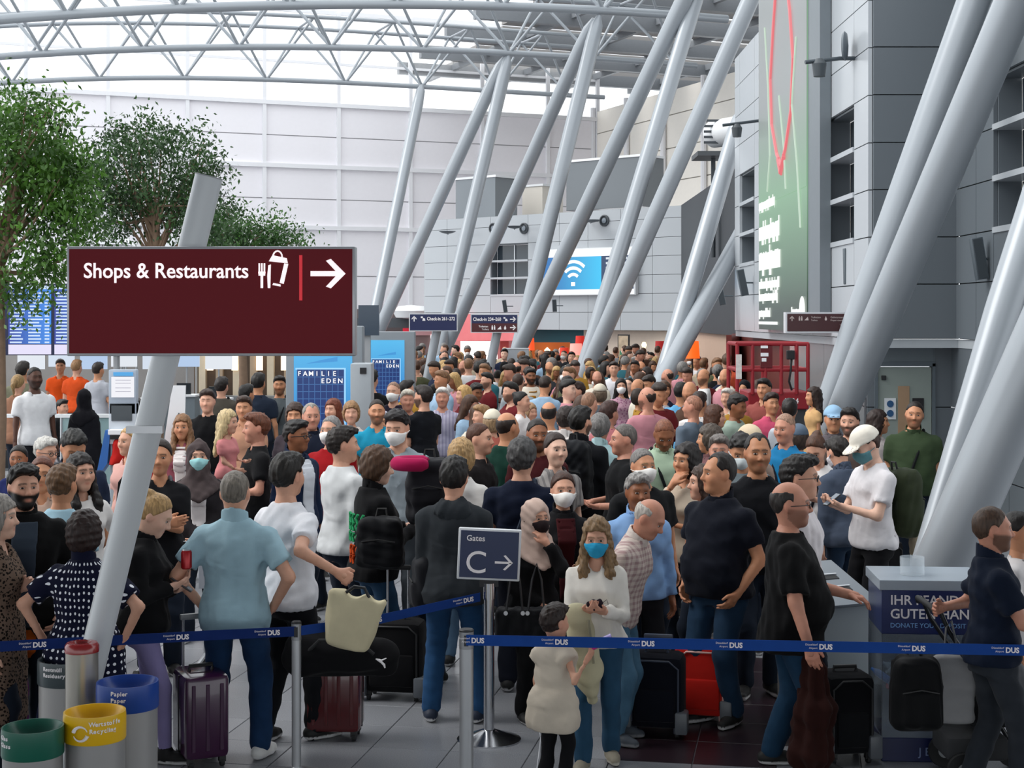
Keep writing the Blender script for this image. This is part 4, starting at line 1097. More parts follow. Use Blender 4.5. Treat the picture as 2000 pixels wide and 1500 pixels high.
mb.build('cutlery_mark', LITW, sign)
mb = MB(); T = lambda pts: [(a * k, b * k) for a, b in pts]
for poly in ([(393, 184), (430, 180), (428, 190), (400, 196)], [(423, 180), (431, 179), (422, 140), (414, 142)], [(402, 142), (416, 139), (416, 135), (400, 138)]):
    mb.prism(T(poly), (0, -.0545, 0), (1, 0, 0), (0, 0, 1), (0, 1, 0), .003)
mb.tube([((410 + 9 * math.cos(a)) * k, -.053, (192 + 12 * math.sin(a)) * k) for a in np.linspace(0, math.pi, 9)], 1.6 * k, 6)
mb.build('shopping_bag_mark', LITW, sign)
_a, _b = px(192, 1245, 8.47), px(408, 345, 8.47); _d = _b - _a; _a = _a - _d * (_a.z / _d.z)
post = empty('slanted_post', _a, 0, 'slanted grey tube post carrying the maroon shops sign', 'post')
_d = _b - _a; MB().tube([Vector((0, 0, 0)), _d * .5, _d], .0765, 28).build('tube', plain('#c6cacd', .35, .1, var=.02), post, True)
MB().tube([_d * .999, _d * 1.001], .0775, 28).build('end_cap', GREYP, post)
for t in (.60, .80): MB().box((-.10, -.10, -.02), (.10, -.06, .02)).build('bracket', ALU, post, loc=_d * t)
_a = px(-25, 1500, 9.0); _a.z = 0
post = empty('slanted_post', _a, 0, 'grey slanted tube end at the corner beside the green bin', 'post'); MB().tube([(0.1, 0, 0), (-.9, 0, 3.4)], .085, 24).build('tube', TUBE, post, True)

# ---- waste bins
def bin_(xp, ytop, d, r, col, lines, label, open_=True, h=None, tx=0):
    p = px(xp, ytop, d); h = p.z; o = empty('waste_bin', (p.x, d, 0), 0, label, 'bin', 'round recycling bins by the slanted post')
    hb = .135
    MB().lathe([(r * .97, .015), (r * .97, h - hb)], 32).build('body', plain('#9b9a99', .38, .35, var=.03), o, True)
    MB().lathe([(r * .9, 0), (r * .9, .02)], 24).build('plinth', BLACK, o)
    band = MB().lathe([(r * 1.0, h - hb), (r * 1.015, h - hb + .006), (r * 1.015, h - .02), (r * 1.0, h), (r * .95, h), (r * .86, h - .035), (r * .60, h - .075), (r * .58, h - .075)], 36).build('collar', plain(col, .3, 0, .5, var=.03), o, True)
    MB().lathe([(r * .60, h - .076), (0, h - .078)], 24).build('opening', plain('#0b0b0c', .8), o)
    for i, t in enumerate(lines):
        if t: curved_text(t, .030, r * 1.02, h - .040 - i * .034, -math.pi / 2 + tx, o)
    return o
def curved_text(body, size, r, z, a0, parent, mat=None):
    """flat lettering laid round the collar, letter by letter"""
    x = 0
    for ch in body:
        w = size * {'i': .28, 'l': .28, 'r': .38, 't': .38, ' ': .3, 'W': .85, 'm': .82, 'w': .72}.get(ch, .56)
        if ch != ' ':
            a = a0 + (x + w / 2) / r
            text('letter', ch, size, mat or INK, parent, (r * math.cos(a), r * math.sin(a), z), (math.pi / 2, 0, a + math.pi / 2), 'CENTER', bold=.0006)
        x += w
bin_(135, 1285, 8.72, .172, '#3c474b', ['Restmüll', 'Residuary waste'], 'tall bin with dark grey collar reading Restmüll, behind the red-topped cylinder', tx=-.62)
bin_(249, 1330, 8.0, .158, '#123f92', ['Papier', 'Paper'], 'bin with blue collar reading Papier Paper', tx=-.30)
_b = bin_(185, 1388, 7.55, .149, '#e3b307', ['Wertstoffe', 'Recycling'], 'bin with yellow collar reading Wertstoffe Recycling', tx=.10)
mb = MB(); _z = px(185, 1388, 7.55).z - .075
for s0 in (0, math.pi): mb.tube([(-.028 + .034 * math.cos(a), -.153 + .0, _z + .034 * math.sin(a)) for a in np.linspace(s0 + .3, s0 + 2.9, 10)], [.002 + .008 * t for t in np.linspace(0, 1, 10)], 6)
mb.build('recycling_mark', INK, _b)
bin_(64, 1418, 7.4, .145, '#0d5c4a', ['Glas', 'Glass'], 'bin with green collar at the picture corner', tx=-.95)
p = px(160, 1256, 8.12); o = empty('ash_bin', (p.x, 8.12, 0), 0, 'slim steel cylinder with a glossy red lid between the bins', 'bin')
MB().lathe([(.085, 0), (.085, p.z - .03)], 28).build('body', plain('#a8a49c', .28, .6), o, True)
MB().lathe([(.089, p.z - .045), (.089, p.z - .012), (.078, p.z + .004), (.05, p.z + .006), (.045, p.z - .01), (0, p.z - .012)], 28).build('lid', plain('#8f1a1c', .2, coat=.4), o, True)

# ---- belt barrier
def stanchion(xp, d, h, r, label, base=True):
    p = px(xp, 618, d); o = empty('barrier_post', (p.x, d, 0), 0, label, 'barrier post', 'belt barrier posts')
    MB().lathe([(.16, 0), (.16, .008), (.11, .022), (.035, .045), (.03, .05)], 28).build('base', ALU, o, True)
    MB().lathe([(r, .03), (r, h - .07)], 20).build('pole', ALU, o, True)
    MB().lathe([(r * 1.04, h - .11), (r * 1.04, h - .012)], 20).build('belt_head', plain('#97999c', .3, .6), o, True)
    MB().lathe([(r * 1.06, h - .014), (r * 1.06, h - .006), (r * .9, h), (0, h)], 20).build('cap', BLACK, o, True)
    MB().box((-.012, -r * 1.12, h - .09), (.012, -r * .98, h - .03)).build('slot', BLACK, o)
    return Vector((p.x, d, h))
def belt(pts, hgt, label, marks=(), col='#1b3f86', sag=0.0):
    """webbing through world points (x, y, zc)"""
    pts = [Vector(p) for p in pts]; o = empty('barrier_belt', pts[0], 0, label, 'belt', 'blue barrier belts')
    bm = MB(); N_ = 24; P = []
    for i in range(N_ + 1):
        t = i / N_ * (len(pts) - 1); j = min(int(t), len(pts) - 2); f = t - j; v = pts[j].lerp(pts[j + 1], f); v.z -= sag * math.sin(math.pi * f); P.append(v - pts[0])
    A = [(bm.bm.verts.new(v + Vector((0, 0, hgt / 2))), bm.bm.verts.new(v - Vector((0, 0, hgt / 2)))) for v in P]
    Bk = [(bm.bm.verts.new(v + Vector((0, .003, hgt / 2))), bm.bm.verts.new(v + Vector((0, .003, -hgt / 2)))) for v in P]
    for i in range(N_):
        for (S_, fl) in ((A, 0), (Bk, 1)):
            bm.bm.faces.new((S_[i][0], S_[i + 1][0], S_[i + 1][1], S_[i][1]))
        bm.bm.faces.new((A[i][0], A[i + 1][0], Bk[i + 1][0], Bk[i][0])); bm.bm.faces.new((A[i][1], A[i + 1][1], Bk[i + 1][1], Bk[i][1]))
    bm.build('webbing', cloth(col, None, None, .7), o)
    for t in marks:
        j = min(int(t * (len(pts) - 1)), len(pts) - 2); f = t * (len(pts) - 1) - j; v = pts[j].lerp(pts[j + 1], f) - pts[0]; v.z -= sag * math.sin(math.pi * f)
        dv = (pts[j + 1] - pts[j]); ry = math.atan2(dv.z, math.hypot(dv.x, dv.y)); rz = math.atan2(dv.y, dv.x); nrm = Vector((math.sin(rz), -math.cos(rz), 0)) * .004
        e = bpy.data.objects.new('print', None); link(e, o); e.location = v + nrm; e.rotation_euler = Matrix.Rotation(rz, 3, 'Z').to_euler() if abs(ry) < 1e-4 else (Matrix.Rotation(rz, 3, 'Z') @ Matrix.Rotation(-ry, 3, 'Y')).to_euler()
        text('lettering', 'DUS', .040, INK, e, (0, 0, -.014), RX, 'CENTER', sx=.95, ext=.0004, bold=.0015)
        text('lettering', 'Düsseldorf', .015, INK, e, (-.045, 0, .006), RX, 'RIGHT', ext=.0003); text('lettering', 'Airport', .015, INK, e, (-.045, 0, -.013), RX, 'RIGHT', ext=.0003)
    return o
P1 = stanchion(579, 9.05, .905, .028, 'slim barrier post standing at the leg of the pale blue polo shirt')
P2 = stanchion(911, 8.68, .935, .040, 'thicker barrier post standing under the Gates C sign')
stanchion(2075, 8.40, .935, .040, 'barrier post just beyond the frame edge')
zb = P1.z - .055
belt([px(-60, 1266, 8.45), px(410, 1241, 8.95), Vector((P1.x, P1.y - .03, zb))], .058, 'blue barrier belt running behind the bins to the slim post', (.14, .44, .95 * .98 - .06), '#152c66')
belt([Vector((P1.x, P1.y - .03, zb)), px(735, 1211, 9.4), px(938, 1166, 9.78)], .056, 'blue barrier belt crossing in front of the cream tote bag', (.50, .94), '#1b3c82')
belt([Vector((P2.x, P2.y - .045, P2.z - .055)), Vector((px(2075, 618, 8.40).x, 8.355, .88))], .060, 'long blue barrier belt running from the thicker post to the frame edge', [(v - 925) / 1150 for v in (948, 1113, 1282, 1452, 1624, 1800, 1976)], '#1c4590')
# ---- Gates C sign stand
d = 9.8; p = px(955, 618, d); k = d / FPX
o = empty('gate_sign_stand', (p.x, d, 0), 0, 'navy Gates C sign with arrow on a steel stand', 'sign')
MB().lathe([(.205, 0), (.205, .008), (.12, .035), (.045, .065), (.03, .07)], 32).build('base', CHROME, o, True)
MB().lathe([(.034, .06), (.034, .90), (.040, .90), (.040, 1.0), (.03, 1.0)], 20).build('pole', CHROME, o, True)
zt = px(0, 1030, d).z; zl = px(0, 1130, d).z
sg = bpy.data.objects.new('sign_board', None); link(sg, o); sg.location = (-.005, -.05, zl); sg.rotation_euler = (0, math.radians(2.5), 0)
w = 122 * k; h = zt - zl
MB().box((-w / 2, -.02, 0), (w / 2, .02, h), .008).build('frame', plain('#d7dade', .35), sg, True)
MB().box((-w / 2 + .015, -.024, .015), (w / 2 - .015, -.019, h - .015)).build('sign_face', plain('#16264f', .35), sg)
text('lettering', 'Gates', .050, INK, sg, (-w * .37, -.026, h * .76), RX, bold=.0006)
text('lettering', 'C', .20, INK, sg, (-w * .38, -.026, h * .14), RX)
mb = MB(); arrow(mb, (w * .24, h * .36), .115, .014, y=-.029); mb.build('arrow', INK, sg)
MB().box((-.06, -.02, zl - .05), (.06, .02, zl)).build('bracket', BLACK, o)

# ---- hanging direction signs in the hall
def pictos(mb, x, z, s, kinds, y=-.03):
    for kd in kinds:
        if kd == 'wc':
            for q in (-.28, .22):
                mb.lathe([(s * .10, 0), (s * .10, .004), (0, .004)], 10, (0, 0, 0)) if False else mb.box((x + q * s - .09 * s, y, z + .30 * s), (x + q * s + .09 * s, y + .005, z + .5 * s))
                mb.box((x + q * s - .16 * s, y, z - .45 * s), (x + q * s + .16 * s, y + .005, z + .25 * s))
        elif kd == 'baby': mb.prism([(x - .45 * s, z - .4 * s), (x + .45 * s, z - .4 * s), (x + .3 * s, z + .35 * s)], (0, y, 0), (1, 0, 0), (0, 0, 1), (0, 1, 0), .005)
        elif kd == 'drop': mb.prism([(x, z + .5 * s), (x - .25 * s, z - .1 * s), (x - .18 * s, z - .42 * s), (x + .18 * s, z - .42 * s), (x + .25 * s, z - .1 * s)], (0, y, 0), (1, 0, 0), (0, 0, 1), (0, 1, 0), .005)
        elif kd == 'bag':
            mb.box((x - .4 * s, y, z + .12 * s), (x, y + .005, z + .45 * s)); mb.prism([(x - .1 * s, z - .4 * s), (x + .5 * s, z - .4 * s), (x + .4 * s, z + .05 * s), (x + .05 * s, z + .15 * s)], (0, y, 0), (1, 0, 0), (0, 0, 1), (0, 1, 0), .005)
        x += s * 1.25
def hang_sign(x0, y0, x1, y1, d, label, rows, wall=False):
    k = d / FPX; p = px(x0, y1, d); w, h = (x1 - x0) * k, (y1 - y0) * k
    o = empty('direction_sign', p, 0, label, 'sign', 'smaller direction signs'); n = len(rows)
    MB().box((-.02, -.02, -.02), (w + .02, .12, h + .02)).build('case', plain('#c9cbcf', .4), o)
    if wall: MB().box((w, .02, h * .4), (w + .45, .07, h * .6)).build('bracket', ALU, o)
    else: MB().tube([(w * .62, .16, h * .8), (w * .62 - p.z * .22, .16, -p.z)], .09, 14).build('slanted_post', TUBE, o, True)
    for i, (col, draw) in enumerate(rows):
        za, zb_ = h * (n - 1 - i) / n, h * (n - i) / n
        MB().box((0, -.026, za), (w, -.018, zb_)).build('sign_face', plain(col, .35, var=.02), o); draw(o, k, za, zb_, w)
    return o
def row_a(o, k, za, zb_, w):
    z = zb_ - 8.5 * k; mb = MB(); arrow(mb, (8 * k, z), 11 * k, 2 * k, up=True, y=-.032); pictos(mb, 25 * k, z, 10 * k, ['bag'], -.032); mb.build('pictogram', INK, o)
    text('lettering', 'Check-in 261–272', 9.2 * k, INK, o, (33 * k, -.03, z - 3 * k), RX, sx=.80, bold=.002)
def row_b(o, k, za, zb_, w):
    z = zb_ - 8.5 * k; text('lettering', 'Check-in 234–260', 9.2 * k, INK, o, (3 * k, -.03, z - 3 * k), RX, sx=.80, bold=.002)
    mb = MB(); pictos(mb, 66 * k, z, 9 * k, ['bag'], -.032); arrow(mb, (81 * k, z), 12 * k, 2 * k, y=-.032); mb.build('pictogram', INK, o)
def row_c(o, k, za, zb_, w):
    z = (za + zb_) / 2; text('lettering', 'Toiletten', 5 * k, INK, o, (14 * k, -.03, z + .5 * k), RX, bold=.001); text('lettering', 'Toilets', 5 * k, INK, o, (20 * k, -.03, z - 5 * k), RX)
    mb = MB(); pictos(mb, 43 * k, z, 9 * k, ['wc', 'baby', 'drop'], -.032); arrow(mb, (81 * k, z), 12 * k, 2 * k, y=-.032); mb.build('pictogram', INK, o)
hang_sign(801, 614, 892, 645, 30, 'navy post sign with upward arrow for check-in 261–272, lower half blank', [('#141f4e', row_a)])
hang_sign(921, 615, 1010, 648, 30, 'post sign with a navy check-in row above a maroon toilets row', [('#141f4e', row_b), ('#4a121a', row_c)])
def row_d(o, k, za, zb_, w):
    z = zb_ - 9 * k; mb = MB(); arrow(mb, (9 * k, z), 10 * k, 1.8 * k, up=True, y=-.032); pictos(mb, 26 * k, z, 9 * k, ['wc', 'baby'], -.032); pictos(mb, 75 * k, z, 9 * k, ['drop'], -.032); mb.build('pictogram', plain('#b9a9a6', .5), o)
    tm = plain('#b9a9a6', .5)
    text('lettering', 'Toiletten', 5.2 * k, tm, o, (46 * k, -.03, z + .6 * k), RX); text('lettering', 'Toilets', 4.6 * k, tm, o, (46 * k, -.03, z - 5 * k), RX)
    text('lettering', 'Gebetsraum', 5.2 * k, tm, o, (84 * k, -.03, z + .6 * k), RX); text('lettering', 'Prayer room', 4.6 * k, tm, o, (84 * k, -.03, z - 5 * k), RX)
    text('lettering', 'Terminal', 4.6 * k, tm, o, (102 * k, -.03, z - 14 * k), RX)
hang_sign(1537, 613, 1666, 647, 18.4, 'dark maroon sign with toilet pictograms beside the tall green screen', [('#3a1014', row_d)], True)

# ---- tall advertising screen on the flank
SX = 4.69 - .06; y0, y1 = 23.2, 27.7; z0, z1 = 2.47, 9.4
o = empty('advertising_screen', (SX, (y0 + y1) / 2, z0), 0, 'tall narrow screen fading from grey to green with white lines of text', 'screen')
MB().box((-.16, -(y1 - y0) / 2 - .9, 0), (.0, (y1 - y0) / 2 + .1, z1 - z0)).build('housing', plain('#6b7379', .35), o)
MB().box((-.175, -(y1 - y0) / 2, .0), (-.161, (y1 - y0) / 2, z1 - z0)).build('display', screen_mat('#2f4236', .8, '#86b48e', 'Z', 0.3, 2.2), o)
MB().box((-.182, -(y1 - y0) / 2, 2.2), (-.176, (y1 - y0) / 2, z1 - z0)).build('display_top', screen_mat('#86b48e', .8, '#969c9d', 'Z', 2.2, 3.9), o)
RZ = lambda yy: (yy - 26.9) * .9
pink = screen_mat('#f07a80', .9); pale = screen_mat('#cfe8d2', .8); wt = screen_mat('#f6fbf6', 1.0)
mb = MB()
mb.tube([(-.19, RZ(a), b) for a, b in ((27.1, 6.9), (27.2, 5.9), (27.6, 5.1), (27.9, 4.3), (27.75, 3.5), (27.2, 2.95), (26.75, 2.72), (26.3, 2.95), (25.75, 3.5), (25.55, 4.3), (25.85, 5.1), (26.35, 5.9), (26.4, 6.9))], .035, 6); mb.tube([(-.19, RZ(27.0), 2.85), (-.19, RZ(26.75), 2.6), (-.19, RZ(26.4), 2.85)], .05, 6); mb.build('pink_loop', pink, o)
for pts in ([(28.6, 5.3), (28.2, 4.2), (28.0, 3.0), (28.3, 2.4)], [(25.3, 4.6), (25.7, 3.6), (25.2, 2.6), (24.9, 1.6)], [(27.0, 3.9), (26.5, 3.0), (26.3, 2.3)]):
    MB().tube([(-.19, RZ(a), b - 0) for a, b in pts], .018, 5).build('pale_line', pale, o)
def bars(zc, hh, ya, yb, n, seed):
    r = random.Random(seed); mb = MB(); t = yb
    while t > ya:
        wdt = r.uniform(.06, .16); hgt = hh * r.choice((.7, .7, 1.0, .75)); dn = r.choice((0, 0, 0, -.25)) * hh
        mb.box((-.19, RZ(max(t - wdt, ya)), zc + dn), (-.183, RZ(t - .02), zc + hgt)); t -= wdt + .012
    mb.build('lettering', wt, o)
for zc, hh, yb_, s in ((2.12, .19, 27.5, 1), (1.58, .34, 27.0, 2), (1.05, .42, 26.9, 3), (.72, .18, 27.0, 4), (.50, .18, 27.2, 5), (.22, .16, 28.0, 6)): bars(zc, hh, yb_, 29.35, 8, s)
MB().box((-.19, RZ(27.2), .09), (-.183, RZ(29.35), .14)).build('underline', wt, o)
MB().lathe([(.22, 0), (.22, .01), (.15, .012), (.14, .004), (0, .004)], 24).build('round_logo', wt, o, loc=(-.185, RZ(24.75), .32)).rotation_euler = (0, -math.pi / 2, 0)
bars(.26, .12, 25.0, 25.8, 3, 9)

# ---- wifi screen on the far block
o = empty('wifi_screen', O_ + U_ * along(1156) + N_ * .12 + Vector((0, 0, px(0, 577, 53).z)), math.atan2(U_.y, U_.x), 'wide bright blue wall screen showing a white wifi symbol', 'screen')
hw = (along(1245) - along(1064)) / 2; hh = 1.62
MB().box((-hw, -.10, 0), (hw, .05, hh)).build('housing', plain('#d5d8db', .4), o)
MB().box((-hw + .05, -.12, .02), (hw - .05, -.10, hh - .03)).build('border', screen_mat('#f5f8fb', 1.0), o)
MB().box((-hw + .06, -.13, .20), (hw * .30, -.12, hh - .30)).build('display', screen_mat('#1470b8', 1.0, '#2fc4f5', 'X', -hw * .8, hw * .3), o)
MB().box((hw * .30, -.13, .20), (hw - .06, -.12, hh - .30)).build('text_panel', screen_mat('#1d3c66', .9), o)
mb = MB(); wc = -hw * .30
for r_ in (.30, .52, .74): mb.tube([(wc + r_ * math.cos(a), -.14, .42 + r_ * math.sin(a)) for a in np.linspace(math.pi * .27, math.pi * .73, 12)], .055, 8)
mb.tube([(wc, -.14, .32), (wc, -.14, .45)], .075, 10); mb.build('wifi_mark', screen_mat('#ffffff', 1.1), o)
mb = MB()
for i in range(6):
    for j in range(3): mb.box((hw * .40 + j * .36, -.14, 1.20 - i * .16), (hw * .40 + j * .36 + .18 + .12 * ((i * 7 + j * 3) % 3) / 2, -.131, 1.27 - i * .16))
mb.build('lettering', screen_mat('#e8f2fa', .9), o)

# ---- loudspeakers, spotlights, portholes
def speaker(x, y, d, s, label, tilt=.12, side=1):
    p = px(x, y, d); o = empty('column_speaker', p, 0, label, 'speaker', 'slim column loudspeakers on the cladding'); h = s * d / FPX
    b = MB().box((-.07, -.06, -h / 2), (.07, .06, h / 2), .008).build('cabinet', plain('#4f585f', .5), o, True); b.rotation_euler = (0, tilt, 0)
    MB().box((-.055, -.066, -h * .47), (.055, -.06, h * .47)).build('grille', plain('#3b4349', .7), b)
    MB().tube([(0, .03, 0), (side * .28, .10, 0)], .016, 8).build('bracket', plain('#59636a', .4), o); return o
speaker(1912, 505, 18.6, 82, 'column loudspeaker tilted on the block beside the frame edge', -.16)
speaker(1658, 520, 21.4, 70, 'pale column loudspeaker on the flank right of the tall screen', -.02, 1)
speaker(1450, 552, 29.5, 52, 'column loudspeaker left of the tall screen near its foot', -.2)
speaker(1408, 578, 34, 36, 'small column loudspeaker on the return wall above the bistro', -.2)
speaker(1083, 597, 50, 24, 'tiny column loudspeaker below the wifi screen', -.05)
speaker(986, 598, 52, 24, 'tiny column loudspeaker below the triple window', -.15)
def spot(x, y, d, label, flip=1):
    p = px(x, y, d); o = empty('arm_spotlight', p, 0, label, 'lamp', 'spotlights on wall arms'); k = d / FPX
    MB().tube([(.27, 0, 0), (0, 0, 0), (-70 * k * flip, -.1, -10 * k)], .028, 8).build('arm', plain('#4a5258', .4, .4), o, True)
    MB().lathe([(.0, .05), (.17, .03), (.20, 0), (.17, -.03), (0, -.05)], 20).build('reflector', plain('#5a636a', .4), o, True, loc=(10 * k, 0, 24 * k)).rotation_euler = (math.pi / 2, 0, 1.25)
    MB().lathe([(.08, -.12), (.10, .05), (.05, .12), (0, .13)], 14).build('lamp_head', plain('#3d4449', .4), o, True, loc=(-42 * k * flip, -.08, -20 * k))
    MB().tube([(10 * k, 0, 0), (10 * k, 0, 20 * k)], .015, 6).build('stem', plain('#4a5258', .4), o)
spot(1640, 114, 20.8, 'spotlight with round reflector on the flank above the near window')
spot(1480, 236, 28.5, 'spotlight on an arm left of the tall screen')
for x, y, L_ in ((966, 446, 'leftmost'), (1026, 446, 'middle'), (1183, 431, 'rightmost')):
    s_ = along(x); P = O_ + U_ * s_ + N_ * .06; o = empty('round_vent', (P.x, P.y, CAM_H + (HOR - y) * P.y / FPX), math.atan2(U_.y, U_.x), L_ + ' round black vent high on the far grey block', 'vent', 'round vents of the far block')
    MB().lathe([(.20, 0), (.20, .04), (.16, .05), (.14, .01), (0, .0)], 24).build('rim', plain('#3a4046', .4), o, True).rotation_euler = (math.pi / 2, 0, 0)
    MB().lathe([(.09, .01), (.09, .04), (0, .05)], 16).build('core', plain('#77808a', .4), o, True).rotation_euler = (math.pi / 2, 0, 0)
for x, y, d in ((874, 455, 56), (1005, 445, 54), (1155, 433, 52)):
    p = px(x, y, d); o = empty('bowl_lamp', p, 0, 'flat uplight bowl on the far block ' + {874: 'near its outer corner', 1005: 'between two round vents', 1155: 'beside the last round vent'}[x], 'lamp')
    MB().lathe([(0, -.04), (.2, 0), (.32, .06), (.28, .06), (0, .0)], 20).build('bowl', plain('#4c555c', .4), o, True); MB().tube([(0, 0, 0), (0, .5, -.02)], .025, 6).build('arm', GREYP, o)
# plant housings on the roof of the far block
def roof_box(x0, y0, x1, y1, d, label, col, t=1.2):
    k = d / FPX; p = px(x0, y1, d); o = empty('roof_plant_screen', p, math.atan2(U_.y, U_.x), label, 'roof screen'); w, h = (x1 - x0) * k, (y1 - y0) * k
    MB().box((0, 0, 0), (w, t, h), .01).build('panel', plain(col, .25, 0, .5, var=.08, scale=.5), o); MB().box((-.05, -.03, h), (w + .05, t, h + .08)).build('coping', WHITE, o)
    return o
roof_box(890, 352, 995, 428, 57, 'grey glass screen standing on the far block above the round vents', '#7e858b')
roof_box(1106, 318, 1292, 412, 54, 'long grey glass screen on the far block above the wifi screen', '#71777c')
roof_box(1020, 366, 1072, 424, 58, 'cream box with a pale window on the far block roof', '#e2dcd2')
p = px(1395, 262, 40); o = empty('roof_duct', p, 0, 'round louvred duct on a stand beside the far side wall', 'duct')
MB().lathe([(.36, 0), (.36, 1.2), (.30, 1.25), (0, 1.25)], 24).build('drum', WHITE, o, True).rotation_euler = (math.pi / 2, 0, .5)
for i in range(5): MB().box((-.33, -.5, -.3 + i * .14), (.33, -.46, -.24 + i * .14)).build('louvre', plain('#3c4248', .5), o)
MB().box((-.5, -.6, -.62), (.5, .8, -.5)).build('platform', plain('#4a4e52', .5), o); MB().tube([(0, .2, -.55), (0, .2, -3.2)], .06, 8).build('leg', plain('#3c4248', .5), o); MB().tube([(.2, .2, -.55), (.2, .2, -3.2)], .06, 8).build('leg', plain('#3c4248', .5), o)

# ---- cafe fittings below the far block
def cafe_lamp(x, y, d, w, h, col, label, e=1.2):
    k = d / FPX; p = px(x, y, d); o = empty('cafe_lamp', (p.x, p.y, p.z), 0, label, 'lamp', 'lit shades of the cafe')
    MB().lathe([(w * k * .5, -h * k / 2), (w * k * .42, h * k / 2)], 20).build('shade', plain(col, .6, emit=e), o, True); MB().tube([(0, 0, -h * k / 2), (0, 0, -p.z)], .02, 6).build('stand', BLACK, o); return o
cafe_lamp(1037, 672, 47, 14, 24, '#e0461c', 'orange cafe shade left of the teal wall'); cafe_lamp(1125, 684, 45, 27, 26, '#e88a80', 'pale pink cafe shade beside the pale tube')
cafe_lamp(1102, 690, 44, 20, 22, '#c2301c', 'red cafe shade beside the pale pink shade', .7); cafe_lamp(1133, 668, 48, 20, 24, '#c22a20', 'red cafe shade behind the pale pink shade', .6)
cafe_lamp(1289, 680, 44, 21, 28, '#a01c1c', 'deep red square shade beside the cafe picture', .4); cafe_lamp(1352, 683, 33, 30, 34, '#e85a14', 'big orange lamp left of the bistro', 1.1)
p = px(1069, 684, 50); o = empty('glowing_lamp', p, 0, 'small glowing bulb lamp before the teal cafe wall', 'lamp')
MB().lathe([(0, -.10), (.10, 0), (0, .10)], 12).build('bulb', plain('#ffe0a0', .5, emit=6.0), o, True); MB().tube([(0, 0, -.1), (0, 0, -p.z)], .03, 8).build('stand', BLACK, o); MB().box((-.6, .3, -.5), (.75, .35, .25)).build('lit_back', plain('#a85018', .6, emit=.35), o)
p = px(1219, 678, 51.0); o = empty('framed_picture', p, math.atan2(U_.y, U_.x), 'framed picture with green figures on the cream cafe wall', 'picture')
MB().box((-.24, -.04, -.42), (.24, 0, .42)).build('frame', BLACK, o); MB().box((-.20, -.05, -.38), (.20, -.04, .38)).build('print', plain('#b9a58c', .6, var=.5, scale=7), o); MB().box((-.14, -.055, -.36), (.16, -.05, -.12)).build('green_patch', plain('#2f7a58', .6, var=.3), o)
p = px(1258, 674, 49.0); o = empty('wall_sconce', p, 0, 'tiny brass wall light beside the framed picture', 'lamp'); MB().lathe([(.03, -.12), (.09, 0), (.05, .09), (0, .1)], 14).build('glass', plain('#ffe2a0', .4, emit=2.5), o, True); MB().tube([(0, 0, -.1), (0, .25, -.1)], .02, 6).build('arm', plain('#a8843c', .3, .7), o)
p = px(952, 632, 54); o = empty('pink_shop', p, 0, 'shop front with lit pink fascia below the check-in signs', 'shop')
MB().box((-1.15, 0, -.6), (1.15, .2, .30)).build('fascia', plain('#e87f82', .5, emit=.45, var=.15, scale=4), o); MB().box((-.95, .1, -1.45), (.35, .16, -.62)).build('lit_window', plain('#fff4ee', .5, emit=1.6), o)
MB().box((.45, .1, -1.5), (.75, .3, -.62)).build('pillar', plain('#b03c38', .5), o); MB().box((-1.15, .1, -2.5), (1.15, .3, -1.5)).build('plinth', plain('#7a4a48', .5), o)
p = px(898, 640, 56.2); o = empty('shop_banner', p, 0, 'pink patterned banner above the shop front', 'banner'); MB().box((.0, -.1, -.3), (.5, .25, .5)).build('cloth', plain('#e68688', .6, emit=.35, var=.25, scale=3), o)
p = px(868, 640, 60); o = empty('shop_unit', p, 0, 'dim shop unit with a lit white panel left of the pink front', 'shop'); MB().box((-1.4, .2, -2.6), (.6, .5, .35)).build('back_wall', plain('#77605e', .6), o); MB().box((-.55, .1, -1.6), (-.15, .18, -.25)).build('lit_panel', plain('#f7eef0', .5, emit=1.0), o); MB().box((-1.3, .1, -.3), (.6, .19, .05)).build('fascia', plain('#b98a8c', .5), o)
p = px(760, 635, 61.2); o = empty('fascia_band', p, 0, 'dark shop fascia with a curved white lamp behind the far hall', 'fascia'); MB().box((-1.4, 0, -.1), (2.2, .2, .28)).build('band', plain('#4a4f54', .5), o); MB().lathe([(0, .0), (.6, .05), (.75, .32), (.5, .5), (0, .55)], 16).build('lamp_shell', WHITE, o, True, loc=(.9, -.4, .25)); MB().box((.55, -.1, -.45), (1.45, .1, -.12)).build('red_strip', plain('#c01830', .5, emit=.5), o)
d = 39.5; p = px(982, 684, d); o = empty('grey_box_pillar', (p.x, d, 0), 0, 'plain grey box pillar standing in the crowd under the check-in signs', 'pillar')
MB().box((0, 0, 0), (.67, .5, px(0, 682, d).z), .01).build('casing', plain('#a3a8ae', .45), o); MB().box((-.01, -.01, px(0, 682, d).z), (.68, .51, px(0, 682, d).z + .02)).build('lid', plain('#c0c4c8', .4), o)

